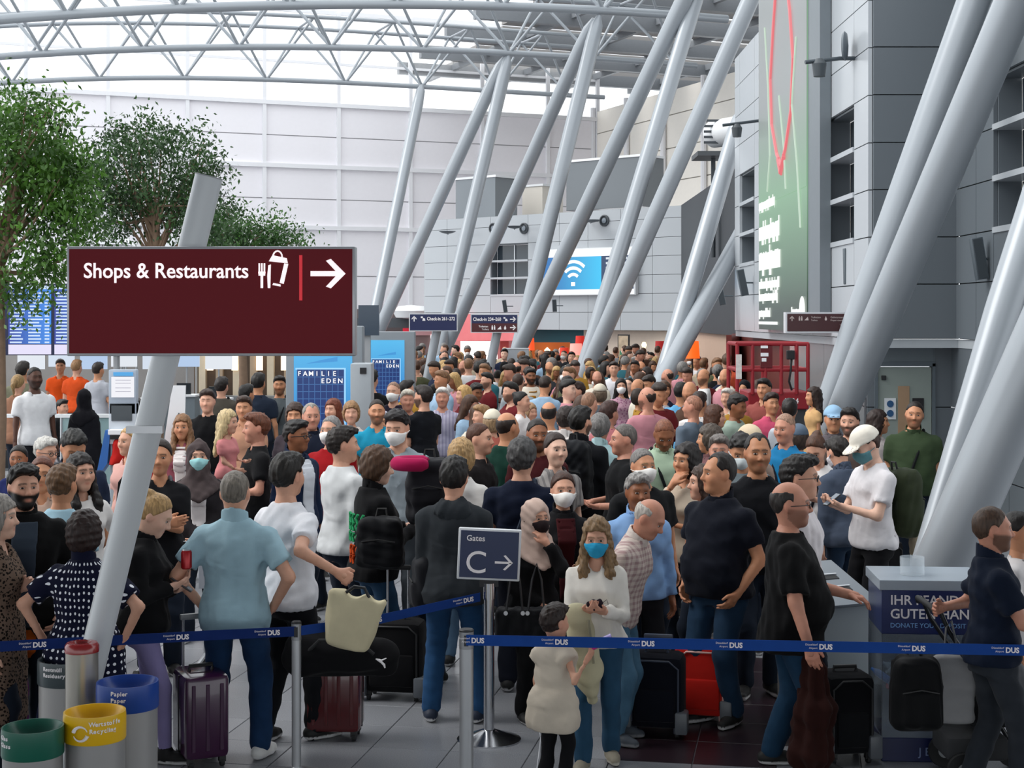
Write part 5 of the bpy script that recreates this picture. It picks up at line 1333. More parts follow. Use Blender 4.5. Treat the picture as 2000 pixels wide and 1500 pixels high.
# ---- FAMILIE EDEN ad pillars
def ad_pillar(x0, x1, ytop, d, label, wide=1.0):
    k = d / FPX; o = empty('advertising_pillar', px((x0 + x1) / 2, 618, d) * 1, 0, label, 'screen', 'blue ad pillars'); o.location.z = 0; w = (x1 - x0) * k; zt = px(0, ytop, d).z
    MB().box((-w / 2 - 16 * k, 0, 0), (w / 2 + 20 * k, .30, zt + .12), .02).build('casing', plain('#7f868c', .4), o, True)
    z1 = zt - .02; z0 = z1 - w * 1.78
    MB().box((-w / 2, -.01, z0), (w / 2, 0, z1)).build('display', screen_mat('#2f7fd0', .9, '#58c2f8', 'Z', z0, z1), o)
    zf = z1 - w * .56; fr = screen_mat('#9fd8ff', 1.0)
    MB().box((-w * .44, -.02, z0 + .02), (w * .36, -.011, zf)).build('grid_panel', screen_mat('#12387c', .8), o)
    mb = MB()
    for i in range(9): mb.box((-w * .44 + w * .80 * i / 8 - .004, -.024, z0 + .02), (-w * .44 + w * .80 * i / 8 + .004, -.021, zf))
    for i in range(8): mb.box((-w * .44, -.024, zf - w * .125 * i - .004), (w * .36, -.021, zf - w * .125 * i + .004))
    mb.build('grid_lines', screen_mat('#4d7fc0', .7), o)
    MB().box((-w * .47, -.023, zf), (w * .39, -.012, zf + w * .03)).box((w * .36, -.023, z0), (w * .39, -.012, zf)).build('frame_line', fr, o)
    lt = screen_mat('#ffffff', 1.1)
    for i, ch in enumerate('FAMILIE'): text('letter', ch, w * .115, lt, o, (-w * .40 + i * w * .1, -.03, zf - w * .105), RX, 'CENTER', bold=.001)
    for i, ch in enumerate('EDEN'): text('letter', ch, w * .115, lt, o, (0 + i * w * .1, -.03, zf - w * .23), RX, 'CENTER', bold=.001)
    mb = MB(); mb.prism([(-w * .3, zf + w * .10), (w * .25, zf + w * .14), (w * .25, zf + w * .22), (-w * .05, zf + w * .16)], (0, -.012, 0), (1, 0, 0), (0, 0, 1), (0, 1, 0), .003); mb.build('plane_mark', screen_mat('#3f9be0', .9), o)
    return o
ad_pillar(574, 688, 655, 19.8, 'near blue ad pillar with the letters FAMILIE EDEN beside the grey t-shirt')
o = ad_pillar(723, 790, 662, 25.0, 'farther blue ad pillar with the letters FAMILIE EDEN before the crowd')
d = 24.0; p = px(708, 618, d); o = empty('information_stele', (p.x, d, 0), 0, 'dark information display on a grey stele beside the maroon sign', 'screen')
MB().box((0, 0, 0), (.12, .12, px(0, 596, d).z)).build('pole', GREYP, o); MB().box((-.06, -.05, px(0, 655, d).z), (.26, .05, px(0, 596, d).z)).build('display', plain('#3c4856', .2), o)
d = 19.0; p = px(700, 618, d); o = empty('ticket_machine', (p.x, d, 0), 0, 'grey machine with card slot right of the near ad pillar', 'machine')
MB().box((-.10, 0, 0), (.16, .4, px(0, 710, d).z), .015).build('cabinet', plain('#9aa0a5', .4), o, True); MB().box((.02, -.012, px(0, 730, d).z), (.10, 0, px(0, 718, d).z)).build('slot_panel', BLACK, o)

# ---- flight board
d = 29.0; k = d / FPX; p = px(-75, 694, d); o = empty('flight_board', p, 0, 'bank of blue flight information screens behind the hanging tree branch', 'screen')
MB().box((0, .0, 0), (330 * k, .25, 140 * k)).build('housing', plain('#0e1740', .4), o)
for i, (a, b) in enumerate(((0, 82), (92, 175), (182, 265), (272, 330))):
    s_ = MB().box((a * k, -.02, 22 * k), (b * k, .0, 136 * k)).build('display', screen_mat('#1434a0', .9, '#2f8cf0', 'X', a * k, b * k), o)
    MB().box((a * k, -.024, 2 * k), (b * k, .0, 21 * k)).build('notice_strip', screen_mat('#e6e0fa', .95), o)
    mb = MB(); r = random.Random(i)
    mb.box((a * k, -.026, 129 * k), (b * k, -.021, 136 * k))
    for j in range(16):
        z = (123 - j * 6.4) * k; x1_ = r.uniform(24, 34)
        mb.box(((a + 3) * k, -.026, z - 3 * k), ((a + x1_) * k, -.021, z)); mb.box(((a + 39) * k, -.026, z - 3 * k), ((a + r.uniform(60, 68)) * k, -.021, z)); mb.box(((a + 71) * k, -.026, z - 3 * k), ((b - 3) * k, -.021, z))
    mb.build('flight_rows', screen_mat('#cfe4ff', .95), o)
for x_ in (20, 300): MB().tube([(x_ * k, .1, 0), (x_ * k, .1, -p.z)], .06, 10).build('post', GREYP, o)

# ---- check-in kiosk
d = 15.0; k = d / FPX; p = px(242, 618, d); o = empty('check_in_kiosk', (p.x, d, 0), 0, 'self-service kiosk with a lit white notice above a dark screen', 'kiosk')
zz = lambda y: px(0, y, d).z
MB().box((-30 * k, 0, zz(810)), (24 * k, .10, zz(722)), .01).build('notice_panel', plain('#a9b4c2', .4), o, True)
MB().box((-24 * k, -.012, zz(776)), (20 * k, 0, zz(736))).build('notice', screen_mat('#f2f2f8', .95), o); MB().box((-20 * k, -.014, zz(734)), (18 * k, 0, zz(727))).build('title_strip', screen_mat('#4aa8e8', .9), o)
mb = MB(); [mb.box((-16 * k, -.015, zz(y + 1)), (14 * k, -.013, zz(y))) for y in (742, 748, 757, 764)]; mb.build('print', plain('#b8b4c4', .5), o)
MB().box((-30 * k, 0, zz(868)), (24 * k, .18, zz(786)), .012).build('terminal', plain('#c3cad2', .4), o, True); MB().box((-24 * k, -.012, zz(822)), (16 * k, 0, zz(792))).build('touch_screen', plain('#3b4248', .15), o)
MB().box((-26 * k, -.10, zz(848)), (20 * k, .02, zz(838)), .006).build('shelf', WHITE, o); MB().box((-26 * k, -.02, zz(846)), (20 * k, .0, zz(858))).build('ticket_slot', BLACK, o)
MB().box((-28 * k, .02, 0), (22 * k, .22, zz(866)), .012).build('pedestal', plain('#9aa7b0', .4), o, True)
MB().prism([(0, zz(840)), (.05, zz(840)), (.02, zz(905)), (-.05, zz(925)), (-.08, zz(920))], (-36 * k, -.01, 0), (1, 0, 0), (0, 0, 1), (0, 1, 0), .16).build('blue_side', plain('#2d66b0', .4), o)

# ---- red lift platform
d = 22.0; k = d / FPX; p = px(1508, 618, d); o = empty('lift_platform', (p.x, d, 0), 0, 'red work lift platform with railings beside the near block', 'lift')
RED = plain('#8e1420', .4, var=.08); X = lambda x: (x - 1508) * k; Zz = lambda y: px(0, y, d).z
MB().box((X(1462), 0, Zz(800)), (X(1580), .9, Zz(765)), .02).build('deck', RED, o); MB().box((X(1466), .05, 0), (X(1576), .85, Zz(800))).build('chassis', plain('#3a3d40', .5), o)
for (xx, yy) in ((1440, 0), (1470, 0), (1495, 0), (1526, 0), (1556, 0), (1578, 0), (1440, .9), (1578, .9), (1510, .9)): MB().tube([(X(xx), yy, Zz(770)), (X(xx), yy, Zz(672))], .028, 8).build('railing_post', RED, o, True)
for y in (672, 722): MB().tube([(X(1440), 0, Zz(y)), (X(1578), 0, Zz(y)), (X(1578), .9, Zz(y)), (X(1440), .9, Zz(y)), (X(1440), 0, Zz(y))], .030, 8).build('rail', RED, o, True)
MB().box((X(1485), -.03, Zz(718)), (X(1508), .0, Zz(676))).build('notice_plate', plain('#5c0e16', .4), o)
mb = MB(); mb.box((X(1485), -.036, Zz(680)), (X(1499), -.03, Zz(675))).box((X(1485), -.036, Zz(696)), (X(1500), -.03, Zz(689))).box((X(1487), -.036, Zz(706)), (X(1496), -.03, Zz(699))); mb.build('sticker', WHITE, o)
MB().box((X(1535), -.10, Zz(702)), (X(1550), .0, Zz(684)), .01).build('control_box', BLACK, o); MB().tube([(X(1545), -.04, Zz(700)), (X(1543), -.05, Zz(725)), (X(1540), -.04, Zz(745)), (X(1546), -.02, Zz(762))], .016, 6).build('cable', BLACK, o, True)
text('lettering', '1584', .11, INK, o, (X(1530), -.012, Zz(788)), RX)
MB().box((X(1437), -.03, Zz(740)), (X(1448), 0, Zz(692))).build('warning_plate', plain('#d8d4cf', .5, var=.3, scale=20), o)

# ---- deposit donation box and the sloped steel bin
d = 9.32; k = d / FPX; p = px(1722, 618, d); o = empty('deposit_box', (p.x, d, 0), math.radians(-4), 'blue deposit donation box reading IHR PFAND IN GUTEN HÄNDEN', 'box'); zz = lambda y: max(0, px(0, y, d).z); W_ = .62
MB().box((0, 0, 0), (W_, .5, zz(1440)), .006).build('base', plain('#121c48', .35), o)
MB().box((0, 0, zz(1238)), (W_, .5, zz(1152)), .004).build('header', plain('#14245c', .35), o)
text('lettering', 'IHR PFAND IN', .082, INK, o, (.05, -.004, zz(1180)), RX, bold=.001); text('lettering', 'GUTEN HÄNDEN', .082, INK, o, (.05, -.004, zz(1207)), RX, bold=.001); text('lettering', 'DONATE YOUR DEPOSIT', .040, plain('#7fb0e8', .5), o, (.05, -.004, zz(1225)), RX)
text('lettering', 'J B S', .07, plain('#8090b8', .5), o, (.22, -.004, zz(1474)), RX)
MB().box((0, .46, zz(1440)), (W_, .5, zz(1238))).build('back_panel', plain('#5a6672', .5), o)
MB().box((0, 0, zz(1440)), (W_, .006, zz(1238))).build('front_pane', glass_mat('#8f9aa6', .05, .35), o); MB().box((0, 0, zz(1440)), (.006, .5, zz(1238))).build('side_pane', glass_mat('#8f9aa6', .05, .3), o)
MB().box((-.015, -.015, zz(1152)), (W_ + .015, .515, zz(1132)), .004).build('lid', plain('#97a2ad', .3), o)
MB().lathe([(.075, 0), (.075, .11), (.072, .11), (.072, .003), (0, .003)], 24).build('coin_jar', glass_mat('#dfe8ee', .03, .3), o, True, loc=(.22, .2, zz(1132)))
_r = random.Random(3); bt = MB().lathe([(.028, 0), (.03, .02), (.03, .13), (.012, .17), (.012, .19), (0, .19)], 10); bt_o = bt.build('bottle', glass_mat('#b8d4ea', .1, .45)); bme = bt_o.data; bpy.data.objects.remove(bt_o)
_bm2 = bme.copy(); _bm2.materials.clear(); _bm2.materials.append(plain('#b8323c', .4)); _bm3 = bme.copy(); _bm3.materials.clear(); _bm3.materials.append(plain('#3f78c8', .3))
DEPOSIT = (p.x, d, zz(1440), zz(1300), W_)
for i in range(46):
    lx = _r.uniform(.08, W_ - .08); ly = _r.uniform(.07, .40); lz = zz(1440) + .04 + (i / 46.0) * (zz(1300) - zz(1440) - .05)
    b = obj('plastic_bottle', (bme, bme, bme, _bm2, _bm3)[i % 5], None, None)
    th = _r.uniform(0, 6.28); b.location = Vector((p.x, d, 0)) + Matrix.Rotation(math.radians(-4), 3, 'Z') @ Vector((lx, ly, lz)); b.rotation_euler = (math.pi / 2 + _r.uniform(-.5, .5), 0, th); b.scale = (.8, .8, .7)
    tag(b, ('clear', 'clear', 'clear', 'red', 'blue')[i % 5] + ' plastic bottle lying in the heap inside the donation box', 'bottle', 'bottles in the donation box: ' + ('clear', 'clear', 'clear', 'red', 'blue')[i % 5])
d = 9.95; k = d / FPX; p = px(1606, 618, d); o = empty('steel_bin', (p.x, d, 0), math.radians(24), 'grey bin with sloping steel lid and two slots, left of the donation box', 'bin'); w = .42
MB().prism([(0, 0), (.5, 0), (.5, .98), (0, .80)], (0, 0, 0), (0, 1, 0), (0, 0, 1), (1, 0, 0), w).build('body', plain('#9aa2a6', .4, .1), o)
lid = MB(); rt = Matrix.Rotation(math.atan2(.18, .5), 3, 'X'); lid.obox((w / 2, .24, .915), (w + .03, .58, .02), rt, .003); lid.build('lid', plain('#7f858b', .35, .6), o)
for s_ in (.14, .29):
    m = MB(); m.obox((w / 2, s_, .915 + (s_ - .24) * .36 + .012), (.24, .045, .006), rt); m.build('slot', plain('#141618', .6), o)
    m = MB(); m.obox((w / 2, s_ + .03, .915 + (s_ - .21) * .36 + .018), (.26, .012, .008), rt); m.build('slot_lip', STEEL, o)
for i in range(5): m = MB(); m.lathe([(.008, 0), (.006, .006), (0, .007)], 8).build('rivet', STEEL, o, loc=(.02, .02 + i * .11, .915 + (.02 + i * .11 - .24) * .36 + .011))
MB().box((-.005, -.005, 0), (w + .005, .505, .30)).build('steel_plinth', plain('#b4b0aa', .25, .7), o)
# ------------------------------------------------------------------ trees
def leaf_mat(c1, c2):
    m, nt, b = new_mat('leaves'); L = nt.links.new; oi = N(nt, 'ShaderNodeNewGeometry')
    nz = N(nt, 'ShaderNodeTexNoise'); nz.inputs['Scale'].default_value = 2.2; L(oi.outputs['Position'], nz.inputs['Vector'])
    rp = N(nt, 'ShaderNodeValToRGB'); rp.color_ramp.elements[0].position = .35; rp.color_ramp.elements[1].position = .65; rp.color_ramp.elements[0].color = C(c1); rp.color_ramp.elements[1].color = C(c2)
    L(nz.outputs['Fac'], rp.inputs[0]); L(rp.outputs[0], b.inputs['Base Color']); b.inputs['Roughness'].default_value = .4
    tr = N(nt, 'ShaderNodeBsdfTranslucent'); mx = N(nt, 'ShaderNodeMixShader'); mx.inputs[0].default_value = .3
    L(rp.outputs[0], tr.inputs[0]); L(b.outputs[0], mx.inputs[1]); L(tr.outputs[0], mx.inputs[2]); L(mx.outputs[0], nt.nodes['Material Output'].inputs[0]); return m
def ficus(base, crowns, n, leaf, c1, c2, label, seed, trunk_to):
    """crowns: list of (centre, radii, weight); leaves gather in twig clusters, hollow inside"""
    r = np.random.RandomState(seed); o = empty('ficus_tree', base, 0, label, 'tree', 'indoor ficus trees'); B = np.array(base)
    wt = np.array([c[2] for c in crowns], float); wt /= wt.sum(); cl = []
    for i in range(n // 34):
        c, rad, _ = crowns[r.choice(len(crowns), p=wt)]; v = r.normal(size=3); v /= np.linalg.norm(v); v *= r.uniform(.45, 1.0) ** .5 * r.uniform(.85, 1.12); cl.append(np.array(c) + v * np.array(rad))
    cl = np.array(cl); V = []; Fq = []
    k = 0
    for c in cl:
        dr = r.normal(size=3); dr[2] -= .5; dr /= np.linalg.norm(dr)
        for _ in range(34):
            p = c + r.normal(size=3) * leaf * 1.9 + dr * r.uniform(0, leaf * 4); a = r.normal(size=3); a[2] -= .9; a /= np.linalg.norm(a); b = np.cross(a, r.normal(size=3)); b /= np.linalg.norm(b); l = leaf * r.uniform(.7, 1.3); w = l * .22
            V += [p, p + a * l * .45 + b * w, p + a * l, p + a * l * .45 - b * w]; Fq.append((k, k + 1, k + 2, k + 3)); k += 4
    V = np.array(V) - B
    f = obj('foliage', np_mesh('foliage', V, np.array(Fq), smooth=False), leaf_mat(c1, c2), o); f['kind'] = 'stuff'
    bark = plain('#7a6350', .8, var=.25, scale=12)
    t = np.array(trunk_to) - B
    MB().tube([(0, 0, 0), (.06, 0, t[2] * .35), tuple(t * .75), tuple(t)], [.11, .09, .075, .06], 12).build('trunk', bark, o, True)
    for c in cl[::max(1, len(cl) // 26)]:
        e = c - B; s0 = t * r.uniform(.8, 1.0); mid = (s0 + e) / 2 + r.normal(size=3) * .12
        MB().tube([tuple(s0), tuple(mid), tuple(e)], [.04, .022, .008], 6).build('branch', bark, o, True)
    MB().lathe([(.42, 0), (.48, .55), (.44, .55), (.42, .48), (0, .48)], 24).build('planter', plain('#8b8f92', .5), o, True)
    return o
P3 = lambda x, y, d: tuple(px(x, y, d))
ficus((px(-10, 618, 20).x, 20, 0), [(P3(35, 260, 20), (.68, .7, .52), 5), (P3(110, 340, 20), (.34, .4, .36), 2.2), (P3(135, 410, 20), (.26, .3, .30), 1.6), (P3(-20, 380, 20), (.4, .5, .5), 1.2), (P3(40, 440, 20), (.4, .4, .3), .6), (P3(105, 500, 19.8), (.22, .3, .2), 1.0), (P3(40, 560, 19.8), (.30, .3, .36), .8)], 11500, .085, '#22420f', '#54802c', 'leafy ficus at the picture edge with a branch hanging before the flight board', 11, P3(0, 440, 20))
ficus((px(305, 618, 26).x, 26, 0), [(P3(300, 330, 26), (1.05, 1.0, .72), 6), (P3(225, 400, 26), (.62, .6, .55), 2.5), (P3(390, 410, 26), (.55, .6, .55), 2.2), (P3(270, 262, 26), (.5, .5, .22), .8), (P3(180, 350, 26), (.35, .4, .3), 1)], 11500, .085, '#1d3518', '#3d6030', 'darker ficus standing behind the maroon shops sign', 12, P3(305, 420, 26))
ficus((px(470, 618, 32).x, 32, 0), [(P3(480, 470, 32), (.75, .8, .42), 4), (P3(545, 470, 32), (.5, .5, .28), 2), (P3(430, 440, 32), (.5, .5, .5), 2)], 7000, .09, '#233f1c', '#4a7436', 'low ficus seen right of the sign post top', 13, P3(470, 500, 32))

# ------------------------------------------------------------------ check-in area on the far side of the hall
for i, (x0, x1, y0, d, col) in enumerate(((170, 245, 455, 34, '#eceef0'), (225, 262, 462, 35, '#dfe2e4'), (300, 385, 460, 34, '#f0f0f0'))):
    p = px(x0, y0 + 22, d); k = d / FPX; o = empty('white_canopy', p, 0, ('flat', 'small', 'sloping')[i] + ' white stall canopy showing above the maroon sign', 'canopy', 'white stall canopies')
    MB().prism([(0, 0), ((x1 - x0) * k, 0), ((x1 - x0) * k * .85, 14 * k), ((x1 - x0) * k * .2, 18 * k)], (0, 0, 0), (1, 0, 0), (0, 0, 1), (0, 1, 0), .9).build('cover', WHITE, o)
    for s in (.1, .9): MB().tube([((x1 - x0) * k * s, .4, 0), ((x1 - x0) * k * s, .4, -p.z)], .03, 6).build('post', GREYP, o)
for i in range(7):
    d = 31 + (i % 2) * 1.5; x = 20 + i * 62; p = px(x, 618, d); k = d / FPX
    o = empty('check_in_desk', (p.x, d, 0), 0, ('first', 'second', 'third', 'fourth', 'fifth', 'sixth', 'seventh')[i] + ' grey check-in desk from the frame edge, behind the waiting passengers', 'desk', 'check-in desks across the hall')
    MB().box((0, 0, 0), (.55, .5, 1.0), .01).build('desk_body', plain('#7c868c', .4), o); MB().box((-.02, -.04, 1.0), (.57, .52, 1.04)).build('worktop', WHITE, o); MB().box((.12, .2, 1.04), (.42, .24, 1.28)).build('monitor', plain('#20262b', .2), o); MB().box((.0, .45, 1.62), (.55, .5, 1.95)).build('added_glow_panel', screen_mat(('#e8eef6', '#d8e4f4', '#b8d0f0')[i % 3], .9), o); MB().tube([(.27, .5, 1.0), (.27, .5, 1.65)], .02, 6).build('glow_panel_pole', GREYP, o)  # glowing panel on a pole over each desk, added to brighten the background
p = px(120, 618, 22); o = empty('glass_partition', (p.x, 22, 0), 0, 'pale teal glass partition behind the bench of seated people', 'partition')
MB().box((0, 0, .3), (.85, .02, 1.25)).build('pane', glass_mat('#a9c6c8', .1, .7), o); MB().box((.86, 0, .3), (1.15, .02, 1.25)).build('pane', glass_mat('#a9c6c8', .1, .7), o)
for xx in (0, .855, 1.16): MB().tube([(xx, 0, 0), (xx, 0, 1.3)], .02, 8).build('post', STEEL, o)
MB().box((-1.2, -.02, 1.25), (1.3, .06, 1.30)).build('rail', WHITE, o)
o = structure(MB().box((-15, 37, 0), (-5.2, 37.3, 3.0)).build('wall_check_in', plain('#8d8986', .6, var=.3, scale=1.5)))
shop = empty('lit_shop', (px(380, 618, 34).x, 34, 0), 0, 'warmly lit shop behind the green coat, under the maroon sign', 'shop')
for i in range(6): MB().box((.05 + i * .38, .2, 0), (.20 + i * .38, .4, 2.6)).build('wall_panel', plain('#b09a82' if i % 2 else '#d8c8ae', .6), shop)
for i in range(4): MB().box((.24 + i * .55, .15, 1.5), (.38 + i * .55, .19, 1.95)).build('lit_panel', plain('#ffe9cf', .5, emit=1.6), shop)
MB().box((-.1, .42, 0), (2.4, .6, 2.7)).build('back_wall', plain('#6b5a4c', .6), shop); MB().box((0, -.3, 0), (2.3, .1, .95)).build('counter', plain('#7d7f80', .4), shop)
p = px(340, 618, 16); o = empty('paper_poster_stand', (p.x, 16, 0), 0, 'white poster stand with a black figure behind the slanted post', 'poster')
MB().prism([(-.14, 1.15), (.10, 1.15), (.12, 1.98), (-.02, 1.98)], (0, 0, 0), (1, 0, 0), (0, 0, 1), (0, 1, 0), .02).build('poster', WHITE, o); MB().lathe([(.0, 0), (.045, .04), (.05, .12), (0, .2)], 12).build('figure_mark', BLACK, o, loc=(.05, -.004, 1.5)); MB().tube([(0, .02, 0), (0, .02, 1.2)], .02, 8).build('stand', GREYP, o)

# airport bench
def bench(x, y, d, yaw, n, label):
    p = px(x, 618, d); o = empty('waiting_bench', (p.x, d, 0), math.radians(yaw), label, 'bench', 'black airport seats')
    L_ = plain('#2e3134', .45, var=.1)
    for i in range(n):
        s = bpy.data.objects.new('seat', None); link(s, o); s.location = (i * .58, 0, 0)
        MB().box((-.25, -.24, .40), (.25, .22, .46), .02).build('cushion', L_, s, True)
        m = MB(); m.obox((0, .28, .70), (.50, .06, .55), Matrix.Rotation(-.22, 3, 'X'), .02); m.build('backrest', L_, s, True)
        MB().tube([(.28, -.2, .44), (.28, -.22, .62), (.28, .2, .66), (.28, .26, .48)], .016, 8).build('armrest', STEEL, s, True)
    MB().box((-.3, -.03, .34), (n * .58 - .3, .05, .39)).build('beam', GREYP, o)
    for xx in (0, (n - 1) * .58): MB().tube([(xx, -.3, .02), (xx, 0, .36), (xx, .3, .02)], .025, 8).build('leg', STEEL, o, True)
    return o
bench(75, 0, 23.4, 172, 3, 'black airport seats with chrome arms seen from behind'); bench(110, 0, 26.1, 40, 2, 'black airport seats holding the seated person in black')
bench(10, 0, 26.2, 100, 2, 'black airport seats at the picture edge under the bowed person')

# ------------------------------------------------------------------ luggage
def suitcase(x, ybot, w, dpt, h, col, label, yaw=0, kind='hard', handle=0.0, trim='#1b1c1e', d=None):
    d = d or CAM_H * FPX / (ybot - HOR); p = px(x, 618, d); o = empty('suitcase', (p.x, d, 0), math.radians(yaw), label, 'suitcase', None); z = .055
    mt = plain(col, .22, 0, .5, var=.06, coat=.4) if kind == 'hard' else cloth(col)
    b = MB().box((-w / 2, -dpt / 2, z), (w / 2, dpt / 2, z + h), .035 if kind == 'hard' else .05).build('shell', mt, o, True)
    if kind == 'hard':
        n = max(3, int(w / .075))
        for i in range(n):
            xx = -w / 2 + .05 + (w - .10) * i / (n - 1)
            for s in (-1, 1): MB().box((xx - .012, s * dpt / 2 - .005, z + .05), (xx + .012, s * dpt / 2 + .005, z + h - .05), .004).build('rib', mt, b)
        MB().box((-w / 2 - .003, -.007, z + .02), (w / 2 + .003, .007, z + h - .02)).build('zip_seam', plain(trim, .5), b)
    else:
        MB().box((-w / 2 + .05, -dpt / 2 - .02, z + .05), (w / 2 - .05, -dpt / 2 + .03, z + h * .55), .02).build('front_pocket', mt, b, True)
        MB().tube([(-w / 2 + .03, -dpt / 2 - .002, z + .05), (-w / 2 + .03, -dpt / 2 - .002, z + h - .08), (-w / 2 + .09, -dpt / 2 - .002, z + h - .03), (w / 2 - .09, -dpt / 2 - .002, z + h - .03), (w / 2 - .03, -dpt / 2 - .002, z + h - .08), (w / 2 - .03, -dpt / 2 - .002, z + .05)], .007, 6).build('piping', plain(trim, .5), b, True)
        for s in (-1, 1): MB().box((s * w / 2 - .05, -dpt / 2 - .025, z - .02), (s * w / 2 + .03, -dpt / 2 + .10, z + .12), .012).build('wheel_guard', plain('#5b6066', .4), b, True)
    for sx in (-1, 1):
        for sy in (-1, 1):
            wl = MB().lathe([(.0, -.012), (.026, -.012), (.027, 0), (.026, .012), (0, .012)], 14).build('wheel', RUBBER, o, True, loc=(sx * (w / 2 - .04), sy * (dpt / 2 - .04), .027)); wl.rotation_euler = (0, math.pi / 2, 0)
            MB().box((-.02, -.02, .0), (.02, .02, .045)).build('fork', plain(trim, .5), o, loc=(sx * (w / 2 - .04), sy * (dpt / 2 - .04), .03))
    MB().tube([(-.07, 0, z + h), (-.07, 0, z + h + .03), (.07, 0, z + h + .03), (.07, 0, z + h)], .012, 8).build('carry_handle', plain(trim, .5), o, True)
    if handle:
        g = .075; MB().tube([(-g, dpt / 2 - .04, z + h), (-g, dpt / 2 - .04, z + h + handle)], .009, 8).tube([(g, dpt / 2 - .04, z + h), (g, dpt / 2 - .04, z + h + handle)], .009, 8).build('telescopic_rod', ALU, o, True)
        MB().box((-g - .02, dpt / 2 - .055, z + h + handle - .015), (g + .02, dpt / 2 - .025, z + h + handle + .02), .008).build('grip', plain(trim if kind == 'soft' else '#8a8d90', .4), o, True)
    return o
suitcase(392, 1487, .27, .36, .50, '#3a1238', 'glossy purple hard-shell suitcase beside the pale blue polo', 25, 'hard', .30)
suitcase(655, 1440, .345, .24, .46, '#4f0c10', 'dark red hard-shell suitcase under the black sports bag', -3, 'hard')
suitcase(772, 1362, .42, .26, .50, '#141416', 'black suitcase behind the dark red one, beside rolled-up jeans', -8, 'soft', .35)
suitcase(1283, 1432, .36, .26, .47, '#11131c', 'navy soft suitcase with grey wheel guards behind the child', -12, 'soft', .08, '#3a4150')
suitcase(1372, 1408, .36, .26, .46, '#b8221a', 'bright red soft suitcase with raised handle beside the navy one', -14, 'soft', .33, '#d8a8a0')
suitcase(1650, 1482, .30, .28, .48, '#17181b', 'black soft trolley case before the grey steel bin', 8, 'soft', .0)
suitcase(52, 1420, .26, .30, .38, '#4b1f4c', 'purple trolley case at the frame edge with a red pull handle', 10, 'soft', .52, '#8c1c2c')
suitcase(1735, 1180, .20, .28, .55, '#141416', 'black case with pull rod behind the white-capped person', 12, 'soft', .42)
suitcase(1105, 1330, .34, .30, .58, '#141417', 'tall black suitcase behind the mother and child', 5, 'soft', .0)
def field_obj(name, fn, lo, hi, step, mat, parent): V, Q = shape(fn, lo, hi, step); return obj(name, np_mesh(name, V, Q), mat, parent)
# black sports bag on the red case
p = px(672, 1275, 9.42); o = empty('sports_bag', (p.x, 9.33, .525), 0, 'black sports bag with a white leaping-cat mark, lying across the dark red case', 'bag')
field_obj('bag_body', lambda P: np.maximum(cap([P[0], P[1] * 1.0, P[2] * 1.0], (-.20, 0, .125), (.22, 0, .105), .155, .125) + wob(P, 4, .012, .14), .004 - P[2]), (-.40, -.19, 0), (.40, .19, .30), .013, cloth('#141416'), o)
MB().tube([(-.2, -.13, .16), (-.12, -.16, .24), (.1, -.15, .24), (.2, -.12, .15)], .012, 8).build('strap', plain('#1b1c1e', .7), o, True)
MB().tube([(.20, -.118, .125), (.235, -.118, .112), (.262, -.113, .085), (.268, -.113, .065)], [.006, .010, .008, .004], 8).tube([(.245, -.118, .112), (.275, -.105, .122)], [.006, .003], 6).build('cat_mark', INK, o, True)
# cream tote carried by the white t-shirt
p = px(677, 1143, 9.15); o = empty('tote_bag', (p.x, 9.12, p.z - .37), 0, 'cream tote bag with black handles held over the luggage', 'bag')
def tote(P):
    w = .135 + .05 * np.clip(P[2] / .36, 0, 1); f = rbox([P[0] * (.16 / w), P[1], P[2]], (0, 0, .17), (.16, .045, .17), .04) + wob(P, 6, .006, .12)
    return smax(f, -np.minimum(cap(P, (-.02, -.2, .36), (-.02, .2, .36), .055), cap(P, (.12, -.2, .36), (.12, .2, .36), .045)), .015)
t_ = field_obj('bag_body', tote, (-.22, -.08, 0), (.22, .08, .36), .0095, cloth('#c9bf9f'), o); t_.rotation_euler = (0, .22, 0)
MB().tube([(-.07, -.03, .33), (-.03, -.03, .375), (.03, -.03, .38), (.07, -.03, .33)], .010, 8).build('handle', BLACK, t_, True); MB().tube([(.08, .02, .33), (.10, .02, .31), (.15, .02, .30), (.17, .02, .33)], .010, 8).build('handle', BLACK, t_, True)
# black handbag of the person in the beige headscarf
p = px(1018, 1250, 9.95); o = empty('handbag', p, 0, 'black quilted handbag with long straps behind the barrier belt', 'bag')
field_obj('bag_body', lambda P: rbox(P, (0, 0, .10), (.17, .06, .11), .03) + wob(P, 7, .004, .07), (-.19, -.08, -.02), (.19, .08, .22), .011, cloth('#16171a', None, None, .5), o)
for s in (-.10, .04): MB().tube([(s, -.055, .18), (s + .03, -.05, .40), (s + .06, -.03, .50), (s + .09, -.05, .40), (s + .11, -.055, .18)], .008, 6).build('strap', BLACK, o, True)
for s in (-.10, .01, .04, .15): MB().lathe([(.014, -.004), (.014, .004), (0, .004)], 10).build('ring', STEEL, o, loc=(s, -.062, .185)).rotation_euler = (math.pi / 2, 0, 0)

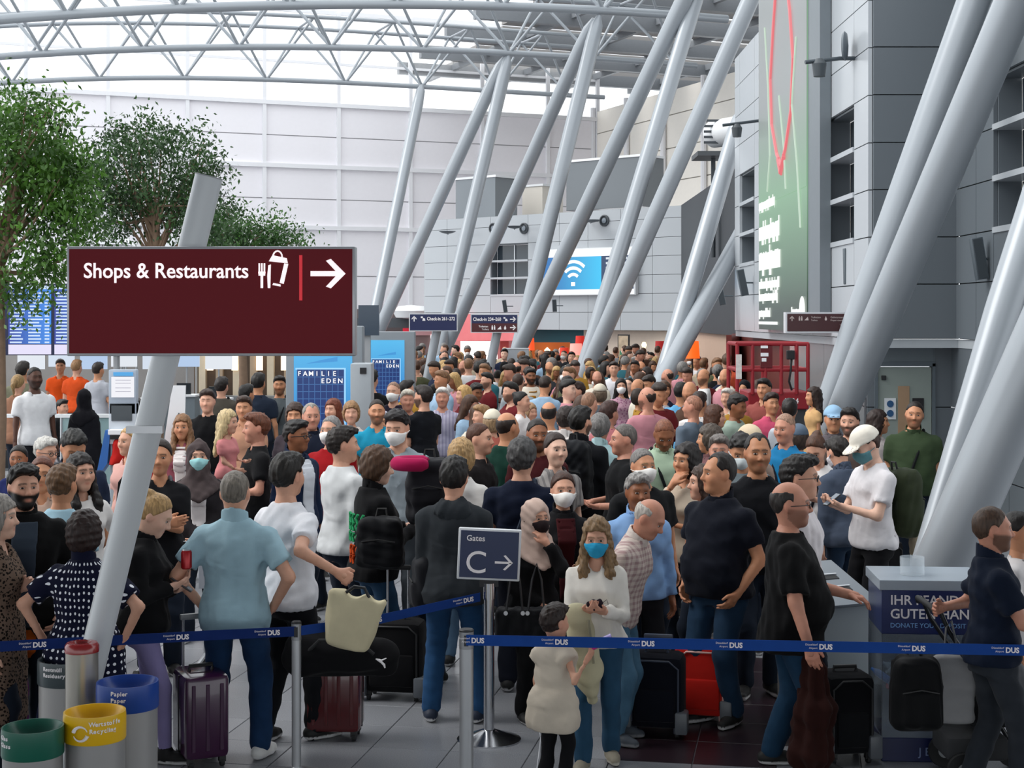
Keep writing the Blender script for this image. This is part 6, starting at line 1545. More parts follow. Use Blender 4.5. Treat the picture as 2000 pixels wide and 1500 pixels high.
def backpack(loc, yaw, w, h, t, col, label, straps=True, tilt=0, trim='#0e0f10', step=.013):
    o = empty('backpack', loc, math.radians(yaw), label, 'backpack'); o.rotation_euler = (tilt, 0, math.radians(yaw))
    field_obj('bag_body', lambda P: smin(rbox([P[0] * (1 + .5 * np.clip(P[2] / h - .6, 0, 1)), P[1], P[2]], (0, 0, h / 2), (w / 2, t / 2, h / 2), min(w, t) * .33), rbox(P, (0, t * .42, h * .32), (w * .36, t * .22, h * .25), .03), .02) + wob(P, int(w * 100), .006, .09), (-w * .6, -t * .7, 0), (w * .6, t * .9, h), step, cloth(col, None, None, .6), o)
    MB().tube([(-.04, -t * .3, h * .98), (-.03, -t * .35, h + .05), (.03, -t * .35, h + .05), (.04, -t * .3, h * .98)], .009, 6).build('grab_loop', plain(trim, .7), o, True)
    MB().tube([(-w * .35, t * .60, h * .55), (0, t * .66, h * .60), (w * .35, t * .60, h * .55)], .005, 6).build('zip', plain(trim, .5), o, True)
    if straps:
        for s in (-1, 1): MB().tube([(s * w * .25, -t * .45, h * .92), (s * w * .30, -t * .9, h * .85), (s * w * .32, -t * .95, h * .5), (s * w * .28, -t * .45, h * .12)], .018, 8).build('shoulder_strap', plain(trim, .7), o, True)
    return o
# stroller with bags at the right
d = 8.82; p = px(1925, 618, d); o = empty('stroller', (p.x, d, 0), math.radians(0), 'grey and white pushchair held by the person in the navy polo', 'pushchair')
FR = plain('#222427', .35, .3)
MB().tube([(-.27, -.02, 1.02), (-.22, -.03, .90), (.02, 0, .55), (.28, 0, .12)], .014, 10).tube([(-.27, .36, 1.02), (-.22, .36, .90), (.02, .36, .55), (.28, .36, .12)], .014, 10).build('frame', FR, o, True)
MB().tube([(-.29, -.02, 1.0), (-.31, .05, 1.03), (-.31, .3, 1.03), (-.29, .36, 1.0)], .017, 10).build('push_bar', RUBBER, o, True)
MB().tube([(.02, 0, .55), (-.12, 0, .10)], .013, 8).tube([(.02, .36, .55), (-.12, .36, .10)], .013, 8).build('rear_strut', FR, o, True)
for (xx, yy) in ((-.13, -.02), (-.13, .38), (.28, -.02), (.28, .38)):
    w_ = MB().lathe([(0, -.015), (.095, -.015), (.10, 0), (.095, .015), (0, .015)], 20).build('wheel', RUBBER, o, True, loc=(xx, yy, .10)); w_.rotation_euler = (math.pi / 2, 0, 0); MB().lathe([(0, -.02), (.04, -.018), (.04, .018), (0, .02)], 14).build('hub', GREYP, w_)
field_obj('seat_hood', lambda P: np.maximum(ell(P, (.10, .18, .56), (.20, .18, .20)) + wob(P, 3, .006, .1), .52 - P[2] - P[0] * .3), (-.2, -.04, .4), (.34, .40, .88), .015, cloth('#55565a'), o)
field_obj('seat', lambda P: smin(rbox(P, (.12, .18, .42), (.2, .15, .10), .05), rbox(P, (-.02, .18, .56), (.07, .15, .2), .05), .05), (-.12, .0, .28), (.36, .36, .78), .015, cloth('#2c2d30'), o)
MB().box((-.22, .0, .14), (.14, .34, .28), .03).build('basket', cloth('#3a3b3d'), o, True)
p = px(1868, 1400, 8.75); o = empty('carrier_bag', (p.x, 8.78, .36), 0, 'light grey cloth carrier bag hanging from the pushchair', 'bag')
field_obj('bag_body', lambda P: rbox([P[0] * (1.1 - .5 * P[2]), P[1], P[2]], (0, 0, .21), (.12, .035, .20), .03) + wob(P, 9, .008, .12), (-.22, -.07, 0), (.22, .07, .46), .012, cloth('#9b9b9c'), o); MB().tube([(-.06, 0, .42), (-.05, 0, .56), (-.02, 0, .60), (.02, 0, .42)], .006, 6).build('handle', plain('#77787a', .7), o, True)
p = px(1790, 1425, 8.62); backpack((p.x, 8.62, p.z), 180, .29, .41, .17, '#0b0c0e', 'black backpack hanging from the pushchair handle before the donation box')
# small things
p = px(404, 1030, 11.0); o = empty('white_board', (p.x, 11.0, .75), 0, 'white board with a grey number behind the pale blue polo', 'board'); MB().box((-.06, 0, 0), (.16, .02, .42), .004).build('board', plain('#b9bcc4', .5), o); text('lettering', '2', .12, plain('#8f929c', .5), o, (0, -.002, .22), RX); MB().tube([(.05, .02, 0), (.05, .02, -.75)], .015, 6).build('stand', GREYP, o)
p = px(350, 1050, 11.6); o = empty('luggage_trolley', (p.x, 11.6, 0), 0, 'luggage trolley with red and white stripes behind the blonde bun', 'trolley')
MB().box((-.12, 0, .78), (.12, .03, .92)).build('sign_plate', plain('#141416', .5), o); MB().box((-.10, -.004, .88), (.10, 0, .905)).box((-.10, -.004, .83), (.10, 0, .855)).build('red_stripe', plain('#b02028', .5), o); MB().box((-.10, -.004, .857), (.10, 0, .878)).build('white_stripe', WHITE, o)
MB().tube([(-.2, 0, .15), (-.2, 0, 1.0), (.2, 0, 1.0), (.2, 0, .15)], .016, 8).tube([(-.2, 0, .15), (-.2, -.5, .12)], .016, 8).tube([(.2, 0, .15), (.2, -.5, .12)], .016, 8).build('frame', STEEL, o, True)
for xx, yy in ((-.2, 0), (.2, 0), (-.2, -.5), (.2, -.5)): w_ = MB().lathe([(0, -.02), (.07, -.02), (.07, .02), (0, .02)], 14).build('wheel', RUBBER, o, True, loc=(xx, yy, .07)); w_.rotation_euler = (0, math.pi / 2, 0)
p = px(812, 905, 10.6); o = empty('neck_pillow', p, 0, 'magenta neck pillow on top of a bag among the queue', 'pillow')
MB().tube([(.13 * math.cos(a), .10 * math.sin(a), 0) for a in np.linspace(.9, 5.4, 16)], [.03] + [.048] * 14 + [.03], 12).build('pillow', cloth('#a01a4c'), o, True)
p = px(838, 905, 10.75); backpack((p.x, 10.75, p.z - .42), 180, .32, .46, .2, '#15151a', 'black bag under the magenta neck pillow')
p = px(52, 1240, 9.4); o = empty('teddy_bag', (p.x, 9.32, .62), 0, 'orange soft bag on the purple trolley case', 'bag'); field_obj('bag_body', lambda P: ell(P, (0, 0, .1), (.09, .08, .11)) + wob(P, 2, .006, .06), (-.1, -.1, -.02), (.1, .1, .22), .012, cloth('#b8560f'), o); MB().tube([(-.04, 0, .19), (0, 0, .24), (.04, 0, .19)], .006, 6).build('loop', BLACK, o)
p = px(1592, 1262, 8.95); o = empty('brown_coat', p, 0, 'dark brown coat hanging from the hand of the bald person in black', 'coat')
field_obj('cloth', lambda Q: smin(cap(Q, (-.02, 0, -.03), (.0, .0, -.35), .05, .10), cap(Q, (.0, .0, -.35), (-.03, .02, -.62), .10, .13), .06) + np.sin(np.arctan2(Q[1], Q[0]) * 7) * .014 + wob(Q, 5, .01, .14), (-.2, -.16, -.74), (.16, .16, .05), .014, cloth('#2c1512'), o); MB().tube([(-.05, 0, -.02), (0, 0, .04), (.04, 0, -.02)], .006, 6).build('collar_loop', cloth('#1c0e0c'), o)
# ------------------------------------------------------------------ the crowd
PEOPLE = []
BLK, DBR, BRN, LBR, BLD, GRY, WHT, GNG = '#17120f', '#2a1d16', '#452c1d', '#77553a', '#b3905c', '#74716e', '#cbc6c0', '#6f3c22'
_seed = [100]
def P(x, y, label, yaw=0, h=1.75, d=None, z0=0.0, group=None, la='down', ra='down', **kw):
    """a person whose crown shows at pixel (x, y); arms may be ('px', x, y, d) targets in the hall"""
    _seed[0] += 7; kw.setdefault('seed', _seed[0])
    if d is None: d = FPX * (CAM_H - z0 - (h * 1.02 + .015)) / (y - HOR)
    else: h = (CAM_H - z0 - (y - HOR) * d / FPX - .015) / 1.02
    pk = {k: kw[k] for k in ('wide', 'belly', 'lean', 'side', 'twist', 'hyaw', 'hpitch', 'hroll', 'stance', 'sit', 'child', 'seed', 'hs') if k in kw}
    if kw.get('sit'): h = h / .745
    if kw.get('child'): h = h / 1.03
    f0 = Fig(h=h, fem=kw.get('fem', False), **pk); a = math.radians(yaw); R = rot_z(a)
    hw = np.array(px(x, y, d)); hcw = R @ f0.hc; root_xy = np.array([hw[0] - hcw[0], d - hcw[1] * .3])
    if kw.get('lean'):
        pass
    def res(spec, sx):
        if isinstance(spec, tuple) and spec[0] == 'px':
            w = np.array(px(*spec[1:4])); l = R.T @ np.array([w[0] - root_xy[0], w[1] - root_xy[1], w[2] - z0]); v = f0.R.T @ (l - f0.sh[sx]) / f0.S
            dirv = unit(v); v = v - dirv * .09 if np.linalg.norm(v) > .2 else v
            return ((sx * v[0], v[1], v[2]), spec[4] if len(spec) > 4 else (.6, .6, -.5), spec[5] if len(spec) > 5 else None)
        return spec
    root, fig = make_person(d, label, group, h=h, la=res(la, 1), ra=res(ra, -1), **kw)
    root.location = (root_xy[0], root_xy[1], z0); root.rotation_euler = (0, 0, a)
    PEOPLE.append((root, fig, d)); return root, fig
def wp(root, fig, p): 
    """person frame -> hall"""
    return root.location + Matrix.Rotation(root.rotation_euler.z, 3, 'Z') @ Vector(tuple(p))
def hold(root, fig, sx, off=.10):
    e, W, d_, n, u = fig.arm[sx]; return wp(root, fig, W + d_ * off * fig.S + n * .03)
def phone(root, fig, sx, label):
    p = hold(root, fig, sx); o = empty('phone', p, root.rotation_euler.z, label, 'phone'); o.rotation_euler = (.6, 0, root.rotation_euler.z)
    MB().box((-.036, -.075, -.005), (.036, .075, .005), .004).build('case', plain('#1a1b1e', .3), o, True); MB().box((-.032, -.07, .005), (.032, .07, .0065)).build('glass', plain('#5a6470', .1), o)
def worn_pack(root, fig, w, h, t, col, label, front=False):
    S = fig.S; p = wp(root, fig, fig.T((0, (.135 + t * .55) * S * (-1 if front else 1), .93 * S + (0 if h < .5 else -.02))))
    return backpack(p, math.degrees(root.rotation_euler.z) + (180 if front else 0), w, h, t, col, label, False)
WS = ('#dedcdc', '#d8d6d4')
# ---------------- front of the queue
r1, f1 = P(460, 912, 'person in pale blue polo and jeans seen from behind with bent arms', 176, d=9.4, hair=('crew', '#6e675e'), top=('polo', '#98b6c2'), bot=('jeans', '#1c3556'), shoes=('#d8d8d6', '#e8e8e8'), la=((.04, -.06, -.42), (1, .7, 0), None), ra=((.04, -.06, -.42), (1, .7, 0), None), wide=1.08, stance='wide', skin='fair', hem=.80)
P(562, 878, 'person in white t-shirt and black trousers holding the cream tote bag', 140, d=9.75, hair=('short', '#17130f'), top=('tee', '#dcdde2'), bot=('trousers', '#16171b'), ra=('px', 672, 1140, 9.35, (.3, 1, -.2)), la='down', skin='fair', hyaw=.2, curl=(1.2, .5), stance='step')
P(166, 994, 'person in navy polka-dot top seen from behind with hands on hips', 172, d=8.85, fem=True, wide=1.22, hair=('bob', '#24130f'), top=('half', '#11142a', 'dots', '#e6e8ee'), bot=('skirt', '#151a33'), la=((.10, .02, -.40), (1, .3, .1), None), ra=((.10, .02, -.40), (1, .3, .1), None), skin='fair', hem=.62, sleeve=.36, collar='#11142a')
r, f = P(302, 953, 'person with blonde bun, black jacket and lavender leggings looking down at a phone', 92, d=9.35, fem=True, hair=('bun', '#a8875a'), top=('jacket', '#141416'), bot=('leggings', '#8f86b4'), shoes=('#151517', '#e4e4e4'), la=((-.12, -.20, -.24), (.5, .25, -1), (0, .5, 1)), ra=((-.06, -.21, -.20), (.5, .25, -1), (0, .5, 1)), hpitch=.5, skin='pale', hem=.86, stance='step'); phone(r, f, 1, 'dark phone held by the person with the blonde bun')
p_ = hold(r, f, -1); o = empty('drink_can', p_ + Vector((.02, -.02, .05)), 0, 'red drinks can held beside the phone', 'can'); MB().lathe([(.026, 0), (.033, .008), (.033, .10), (.027, .112), (0, .112)], 18).build('can_body', plain('#a3141c', .25, .3), o, True); MB().lathe([(.026, .112), (.024, .116), (0, .114)], 16).build('can_top', ALU, o)
P(47, 900, 'bearded person in black jacket over slate t-shirt, near the frame edge', 18, d=9.4, hair=('short', '#14100e'), beard=1.0, top=('jacket', '#121213'), inner='#333c48', la='pocket', ra='pocket', skin='fair', hyaw=.25, wide=1.05)
P(122, 903, 'person with short sandy hair in a light blue t-shirt seen from behind', 168, d=10.3, hair=('short', '#5c4128'), top=('tee', '#9ec0cf'), skin='tan', la='hip', ra='down')
P(158, 880, 'person with long black hair and white cardigan looking sideways', 35, d=10.85, fem=True, hair=('longf', '#16100f'), top=('sweater', '#d6d2cf'), la='hip', skin='fair', hyaw=.15)
P(82, 888, 'person with reddish brown hair peering between two others at the picture edge', 12, d=11.30, fem=True, hair=('bun', '#5c3120'), top=('tee', '#a98f80'), skin='tan')
P(-2, 962, 'grey-haired person in leopard-print dress cut by the frame, gripping a trolley handle', 88, d=9.0, fem=True, hair=('bob', '#8d8780'), top=('dress', '#6a584c', 'leopard', '#191412'), la=('px', 58, 1168, 9.0, (.4, .8, -.6)), ra='down', skin='pale', hem=.36)
P(36, 868, 'dark-haired child in navy among the seats at the picture edge', 5, h=1.48, fem=True, hair=('bun', '#15100e'), top=('tee', '#1c2350'), skin='brown')
P(90, 850, 'white-haired elderly person with glasses and beige top near the seats', 62, h=1.60, hair=('short', '#b9b6b0'), top=('half', '#b9ab94'), skin='fair', glasses=True, hpitch=.15)
P(146, 826, 'tall dark-haired person in navy looking down behind the white cardigan', 30, d=11.90, hair=('short', '#120f0d'), top=('polo', '#232b40'), skin='tan', hpitch=.5, wide=1.1)
P(252, 830, 'blonde person in pink top half hidden by the slanted post', -35, h=1.66, fem=True, hair=('tail', '#b08c58'), top=('tee', '#c79a92'), skin='fair', strap=('#18181b',))
P(312, 852, 'person in black t-shirt with grey rucksack straps behind the slanted post', 8, d=11.6, fem=True, hair=('tail', '#241812'), top=('tee', '#17171a'), la='cross', ra='cross', skin='tan', strap=('#6a6a70',), wide=1.05)
P(388, 857, 'person in dark grey headscarf and turquoise face mask', 12, h=1.63, fem=True, hijab='#4a4040', mask=('surg', '#9fd4d6'), top=('jacket', '#262326'), inner='#d9d4d4', skin='fair', la='clasp', ra='clasp')
P(356, 806, 'person with long light brown hair and dusty pink cardigan', 2, h=1.66, fem=True, hair=('longf', '#7d5a3c'), top=('sweater', '#8d4c58'), inner='#d8d2cf', skin='tan')
P(405, 757, 'young person in black sweatshirt beside the green coat', 0, h=1.80, hair=('short', '#30201a'), top=('sweater', '#131315'), skin='fair')
P(500, 802, 'person in black t-shirt with ginger hair carrying a small girl', -68, h=1.78, hair=('short', '#60341f'), top=('tee', '#141416'), la='carry', ra='carry', skin='red', hyaw=-.1)
P(446, 800, 'little blonde girl in pink t-shirt carried on an arm', 70, d=13.2, z0=.84, child=True, fem=True, hair=('long', '#c2ab80'), top=('tee', '#c87f80'), bot=('trousers', '#a89a98'), la='carry', ra='clasp', skin='fair', hpitch=.1)
P(476, 770, 'brown-haired person in beige just behind the ginger-haired one', 0, h=1.76, hair=('short', '#37241a'), top=('tee', '#b98a70'), skin='tan')
P(433, 733, 'person in olive grey coat seen from behind with a black cross strap', 172, h=1.80, hair=('short', '#1c1512'), top=('coat', '#4a453e'), strap=('#141416', -1), skin='fair')
P(546, 731, 'person in grey t-shirt with a dark strap beside the near ad pillar', 5, h=1.80, hair=('short', '#17110f'), beard=.5, top=('tee', '#53595c'), strap=('#1c1d20',), bot=('jeans', '#26364a'), skin='olive')
P(580, 816, 'person with glasses in navy blazer and light shirt', 55, h=1.76, hair=('short', '#14100f'), top=('blazer', '#1b2740'), inner='#cfd3da', skin='brown', glasses=True, hyaw=.2)
P(608, 783, 'grey-haired person in dark navy jacket beneath the near ad pillar', 18, h=1.78, hair=('receding', '#8a857e'), top=('jacket', '#1c2130'), skin='red')
P(576, 783, 'brown-haired person hidden behind the navy jacket', 0, d=16.4, fem=True, hair=('bob', '#35221a'), top=('tee', '#3a3238'), skin='tan')
P(650, 776, 'person with long auburn hair looking aside under the ad pillar', -25, h=1.68, fem=True, hair=('long', '#6b3420'), top=('tee', '#4a4f58'), skin='fair')
P(686, 781, 'person with dark blonde bob and cream cardigan', 5, h=1.68, fem=True, hair=('bob', '#8d6a47'), top=('sweater', '#d5cbc4'), skin='fair')
P(646, 807, 'grey-haired person in red sweater with a white mask', -22, h=1.76, hair=('crew', '#7d7a78'), mask=('ffp', '#e6e4e2'), top=('sweater', '#96161c'), skin='fair')
P(671, 827, 'dark-haired person in white sweater turned away to one side', 128, d=11.9, hair=('short', '#1c130f'), top=('sweater', '#c9cbcc'), skin='fair', hyaw=-.35, la='clasp', ra='down')
r, f = P(738, 866, 'person in black jacket with green and orange back print, looking down at a phone', 118, d=11.20, fem=True, hair=('bob', '#4a3322'), top=('jacket', '#121214'), bot=('jeans', '#2b4762'), la='phone', ra='phone', skin='pale', hyaw=-.25, hpitch=.2); phone(r, f, -1, 'phone in the hands of the person with the printed jacket')
for i, (zz_, col) in enumerate(((1.26, '#2f9a62'), (1.20, '#2f9a62'), (1.12, '#2f9a62'), (1.03, '#c24a1c'), (.96, '#c24a1c'))):
    mb = MB()
    for j in range(5 if i < 3 else 4):
        x0 = -.12 + j * .055; q = lambda xx, zz2: Vector(tuple(fig_.T((xx, (.148 + .02) * fig_.S * math.sqrt(max(.1, 1 - (xx / .22) ** 2)), zz2 * fig_.S))))
        fig_ = f; mb.tube([q(x0, zz_ - .035), q(x0 + .012, zz_), q(x0 - .006, zz_ + .03)], .011, 6)
    mb.build('back_print', cloth(col), r)
p_ = hold(r, f, 1); backpack((px(742, 618, 10.75).x, 10.80, px(0, 1112, 10.75).z), 175, .34, .36, .17, '#121316', 'black rucksack held low by the person with the printed jacket')
r, f = P(887, 887, 'person in charcoal hoodie and blue jeans seen from behind', 174, d=10.25, hair=('short', '#120e0c'), top=('hoodie', '#2c3034'), hood=True, bot=('jeans', '#24466b'), shoes=('#20283a', '#dedede'), la='clasp', ra='clasp', skin='fair', stance='wide', hem=.80)
backpack((px(832, 618, 10.2).x, 10.3, px(0, 1195, 10.2).z), 100, .26, .36, .18, '#1d1e22', 'grey black rucksack hanging beside the charcoal hoodie')
P(836, 905, 'dark-haired person in white shirt facing sideways behind the charcoal hoodie', -82, d=11.4, hair=('short', '#1a1210'), top=('shirt', '#d4cfce'), skin='tan', hpitch=.35)
P(902, 852, 'blonde person in white blouse seen from behind', 165, d=11.90, fem=True, hair=('bob', '#a5855a'), top=('tee', '#d9d6d2'), bot=('jeans', '#55708a'), skin='fair', strap=('#1c1c20',))
P(938, 821, 'young person with cropped ginger hair and black t-shirt in profile', 72, d=13.20, hair=('crew', '#4a2a1b'), top=('tee', '#1d191a'), skin='fair')
P(992, 799, 'balding person in dark green sweater turned away', 150, d=13.90, hair=('bald', '#241812'), top=('sweater', '#123229'), skin='tan', hyaw=-.2, wide=1.08)
P(1020, 850, 'person with greying hair and navy t-shirt seen from behind', 168, d=11.1, hair=('wavy', '#3b3a3a'), top=('tee', '#131a2c'), bot=('trousers', '#1a1d28'), skin='fair', strap=('#3a4250', -1), wide=1.06)
P(1050, 812, 'bearded person in maroon sweater facing the camera', 12, d=13.10, hair=('crew', '#1c1411'), beard=.7, top=('sweater', '#3f1518'), skin='brown')
P(1086, 840, 'person with dark tied hair and grey striped t-shirt', 22, d=12.40, fem=True, hair=('bun', '#2a1a15'), top=('tee', '#8b8785', 'vstripes', '#6d6a6a'), skin='pale', strap=('#2a2a2e',))
P(1100, 917, 'person with tied brown hair, white mask and black leather jacket', 8, d=10.7, fem=True, hair=('bun', '#3d2318'), mask=('ffp', '#e6e4e0'), top=('jacket', '#17171a'), inner='#3a1216', skin='fair', la='carry', ra='down')
P(1046, 972, 'person in beige headscarf and black coat with a hand raised to a dark mask', 25, d=10.3, fem=True, hijab='#bfa79b', mask=('ffp', '#231a1c'), top=('coat', '#101012'), bot=('trousers', '#0f0f11'), la='face', ra='clasp', skin='fair', hyaw=.15, lean=.06, hem=.62)
r, f = P(1165, 1005, 'person with long dark blonde hair, white blouse and bright blue mask', -6, d=9.25, fem=True, hair=('longf', '#7d6243'), mask=('surg', '#2f9ac4'), top=('blouse', '#dcd7cf'), bot=('jeans', '#2a4a63'), shoes=('#8f8878', '#c9c4b8'), la='phone', ra='phone', skin='fair', hpitch=.18, stance='step')
p_ = hold(r, f, 1); o = empty('dark_face_mask', p_, 0, 'dark face mask held in the hands of the person in the white blouse', 'mask'); field_obj('cloth', lambda Q: ell(Q, (0, 0, 0), (.05, .02, .034)) + wob(Q, 3, .003, .05), (-.06, -.02, -.05), (.06, .02, .05), .006, cloth('#2a2028'), o); MB().tube([(.045, 0, .01), (.07, 0, .03), (.08, 0, 0), (.045, 0, -.01)], .002, 5).build('ear_loop', cloth('#2a2028'), o)
p_ = px(1128, 1190, 9.0); o = empty('folded_jacket', p_, 0, 'cream jacket hanging over the forearm beside the child', 'jacket'); field_obj('cloth', lambda Q: smin(cap(Q, (0, 0, -.02), (.05, .02, -.36), .07, .085), cap(Q, (.05, .02, -.36), (.09, .02, -.52), .075, .04), .05) + wob(Q, 8, .012, .13), (-.1, -.1, -.62), (.2, .12, .06), .013, cloth('#b9b294'), o); MB().tube([(.06, -.075, -.05), (.09, -.08, -.3)], .008, 6).build('zip', plain('#8d8870', .5), o)
r, f = P(1084, 1180, 'small child in cream quilted vest and black striped leggings', 148, d=8.75, child=True, fem=True, hair=('short', '#22150f'), top=('vest', '#c3b8a8'), quilt=True, bot=('track', '#131316'), ra=('px', 1160, 1290, 8.55, (.4, .5, -1)), la='down', skin='fair', hyaw=-.3, hem=.62, shoes=('#d8d4d0', '#e4e4e4'))
p_ = hold(r, f, -1); o = empty('toy_bottle', p_, 0, 'pink and violet toy held up by the small child', 'toy'); MB().tube([(0, 0, 0), (.05, 0, .025)], .024, 12).build('pink_end', plain('#d0288c', .3), o, True); MB().tube([(.045, 0, .022), (.13, 0, .06)], .022, 12).build('violet_end', plain('#a89ad0', .2), o, True)
P(1266, 954, 'elderly bald person in checked shirt bending forward', 66, d=9.75, hair=('bald', '#b5aea6'), top=('half', '#d3c5bc', 'plaid', '#a88c8c'), bot=('jeans', '#4a6c84'), shoes=('#3c424a', '#8a8c90'), lean=.30, hpitch=.25, skin='red', la='down', ra='down', sleeve=.46, collar='#d8ccc4')
P(1246, 921, 'grey-haired person in light blue shirt behind the checked shirt', 12, d=10.6, hair=('short', '#8a8784'), top=('shirt', '#7fa3d0'), bot=('trousers', '#191a1e'), skin='brown', wide=1.08)
P(1256, 871, 'grey cropped person in black t-shirt with white mask', 24, d=11.5, hair=('crew', '#6f6b68'), mask=('ffp', '#e2e0dc'), top=('tee', '#17181a'), skin='tan', wide=1.14)
P(1340, 861, 'person with long black hair holding a hand to the face', -38, d=11.9, fem=True, hair=('long', '#17100f'), top=('tee', '#b4a594'), ra='face', la='cross', skin='tan', hyaw=-.15)
P(1373, 904, 'person with straight brown hair hidden behind the navy polo', -80, d=11.1, fem=True, hair=('long', '#3a271d'), top=('tee', '#a58f86'), skin='fair')
P(1403, 877, 'heavy person in navy polo shirt with thumbs in jeans pockets, looking sideways', -48, d=10.2, hair=('receding', '#1a1412'), top=('polo', '#12151f'), bot=('jeans', '#22384f'), la='pocket', ra='pocket', belly=.75, wide=1.15, skin='tan', hyaw=-.45)
P(1545, 938, 'large bald person with glasses and black t-shirt in profile', 82, d=9.15, hair=('bald', '#2b2624'), beard=.45, glasses=True, top=('tee', '#121213'), bot=('jeans', '#1d3850'), belly=.95, wide=1.24, skin='red', la='push', ra=((.17, -.10, -.50), (.3, 1, 0), None), stance='step', hem=.76, sleeve=.42, hs=1.05)
P(1564, 884, 'young person with dark quiff and glasses behind the bald one', 74, d=9.85, hair=('quiff', '#14100f'), glasses=True, top=('tee', '#d3cdcf'), skin='fair')
P(1480, 839, 'person with receding black hair and black t-shirt looking at the camera', 2, h=1.84, hair=('receding', '#161110'), beard=.35, top=('tee', '#131418'), skin='olive')
r, f = P(1690, 822, 'person in white cap and white t-shirt looking at a phone, green rucksack on the back', -72, d=12.2, hair=('short', '#3a251c'), cap_='#dcd6ca', mask=('surg', '#5d8a92'), top=('tee', '#d2cfd2'), bot=('trousers', '#131316'), la='phone', ra='phone', hpitch=.5, skin='pale'); phone(r, f, 1, 'phone held by the white-capped person')
worn_pack(r, f, .36, .54, .22, '#2c3322', 'olive green rucksack worn by the white-capped person'); o = empty('bottle_pouch', wp(r, f, (0.0, .42, .78)), 0, 'beige pouch dangling from the olive rucksack', 'pouch'); field_obj('cloth', lambda Q: rbox(Q, (0, 0, .13), (.07, .06, .14), .04) + wob(Q, 4, .004, .08), (-.09, -.08, -.02), (.09, .08, .29), .011, cloth('#b3a48c'), o); MB().tube([(0, 0, .26), (0, -.03, .36)], .006, 5).build('cord', BLACK, o)
r, f = P(1640, 846, 'person in slate blue jacket leaning away, mask strap at the neck', 205, d=13.00, hair=('short', '#1c1512'), top=('jacket', '#434c5c'), bot=('jeans', '#26364a'), skin='fair', mask=('surg', '#d8d4d8'), hpitch=.3, lean=.12)
P(1592, 838, 'person in white t-shirt with dark straps, head bent down', -30, d=13.75, fem=True, hair=('bun', '#4b2f20'), top=('tee', '#d8d5d4'), skin='fair', hpitch=.6, strap=('#22242a',), la='phone', ra='phone')
r, f = P(1786, 779, 'stout person in dark green polo shirt before the service door', -14, h=1.80, hair=('crew', '#1d1512'), beard=.5, top=('polo', '#35432e'), bot=('jeans', '#1c2430'), belly=.6, wide=1.15, skin='tan', hroll=.08, strap=('#17191a',))
P(1940, 984, 'bearded person in navy polo shirt pushing the pushchair, at the frame edge', 86, d=8.6, hair=('crew', '#4a382c'), beard=.8, top=('polo', '#141c2c'), bot=('jeans', '#2c3036'), la=('px', 1822, 1205, 8.8, (.5, .5, -1)), ra='push', skin='red', wide=1.1, stance='step')
P(1992, 996, 'person in white t-shirt at the frame edge behind the navy polo', 60, d=9.3, fem=True, hair=('tail', '#15100f'), top=('tee', '#d6d2d2'), skin='tan', strap=('#5a5a5e',))
# ---------------- middle of the queue
P(1532, 802, 'bald person in bright blue t-shirt with a dark cross strap', -40, h=1.78, hair=('buzz', '#9a7a66'), top=('tee', '#1f6f9e'), strap=('#1c1f28', -1), skin='red', hpitch=.1)
P(1628, 789, 'person in light blue cap and grey jacket', -5, h=1.74, hair=('short', '#4a3a30'), cap_='#8fb0cc', top=('jacket', '#5a5458'), skin='tan')
P(1659, 793, 'dark bearded person beside the light blue cap', -25, h=1.76, hair=('short', '#17110f'), beard=.8, top=('sweater', '#5a4c46'), skin='fair')
P(1716, 797, 'person with long dark hair next to the green polo', 80, h=1.66, fem=True, hair=('long', '#2a1b17'), top=('tee', '#c9bfbc'), skin='tan')
P(1588, 755, 'little girl in yellow dress lifted above the crowd', -75, d=17.6, z0=.75, child=True, fem=True, hair=('long', '#2a1a14'), top=('dress', '#c8a070'), skin='tan', la='down', ra='down')
P(1296, 807, 'bald person in mint green shirt with dark strap looking down', 4, h=1.78, hair=('buzz', '#7a4a34'), top=('half', '#a3b8a0'), strap=('#15181a', -1), skin='brown', beard=.4, hpitch=.55, wide=1.15)
P(1217, 823, 'grey cropped person in black t-shirt facing sideways', -80, h=1.74, hair=('crew', '#5d5753'), top=('tee', '#121315'), skin='red', la='carry', ra='carry', wide=1.15)
r, f = P(1134, 789, 'bearded person in black seen from behind with a big black rucksack', 160, h=1.84, hair=('short', '#15110f'), beard=.8, top=('jacket', '#15161a'), skin='fair', hyaw=-.3); worn_pack(r, f, .40, .62, .26, '#101216', 'big black rucksack on the bearded person in the queue')
P(1172, 805, 'grey-haired person in pale aqua shirt seen from behind', 165, h=1.72, hair=('wavy', '#6b6866'), top=('half', '#a4c0c4'), skin='red')
P(1151, 761, 'person with shaved fair hair and white shirt turned away', 150, h=1.80, hair=('buzz', '#8a6650'), top=('shirt', '#d6cfcc'), skin='fair', hpitch=.2)
P(1190, 780, 'person with brown hair and pink shirt turned away', 140, h=1.74, hair=('short', '#38201a'), top=('tee', '#a8686c'), skin='red')
P(1213, 737, 'person in pink patterned tunic with white mask and black hair', 2, h=1.66, fem=True, hair=('long', '#15100f'), mask=('ffp', '#e4e2e2'), top=('tee', '#b08a98', 'floral', '#8f5f78'), skin='fair')
P(768, 742, 'bald person in dark purple jacket with a white mask', -12, h=1.80, hair=('buzz', '#8a6a58'), mask=('ffp', '#e4e2e0'), top=('jacket', '#211c2a'), skin='fair')
P(706, 746, 'person with long dark hair and white-strapped bag beside the ticket machine', -70, h=1.66, fem=True, hair=('long', '#1d1411'), top=('jacket', '#17181b'), strap=('#d8d6d2',), skin='tan')
P(736, 776, 'bearded person in turquoise t-shirt over grey sleeves', 8, h=1.76, hair=('crew', '#2a1e18'), beard=.6, top=('tee', '#1f88a8'), skin='tan')
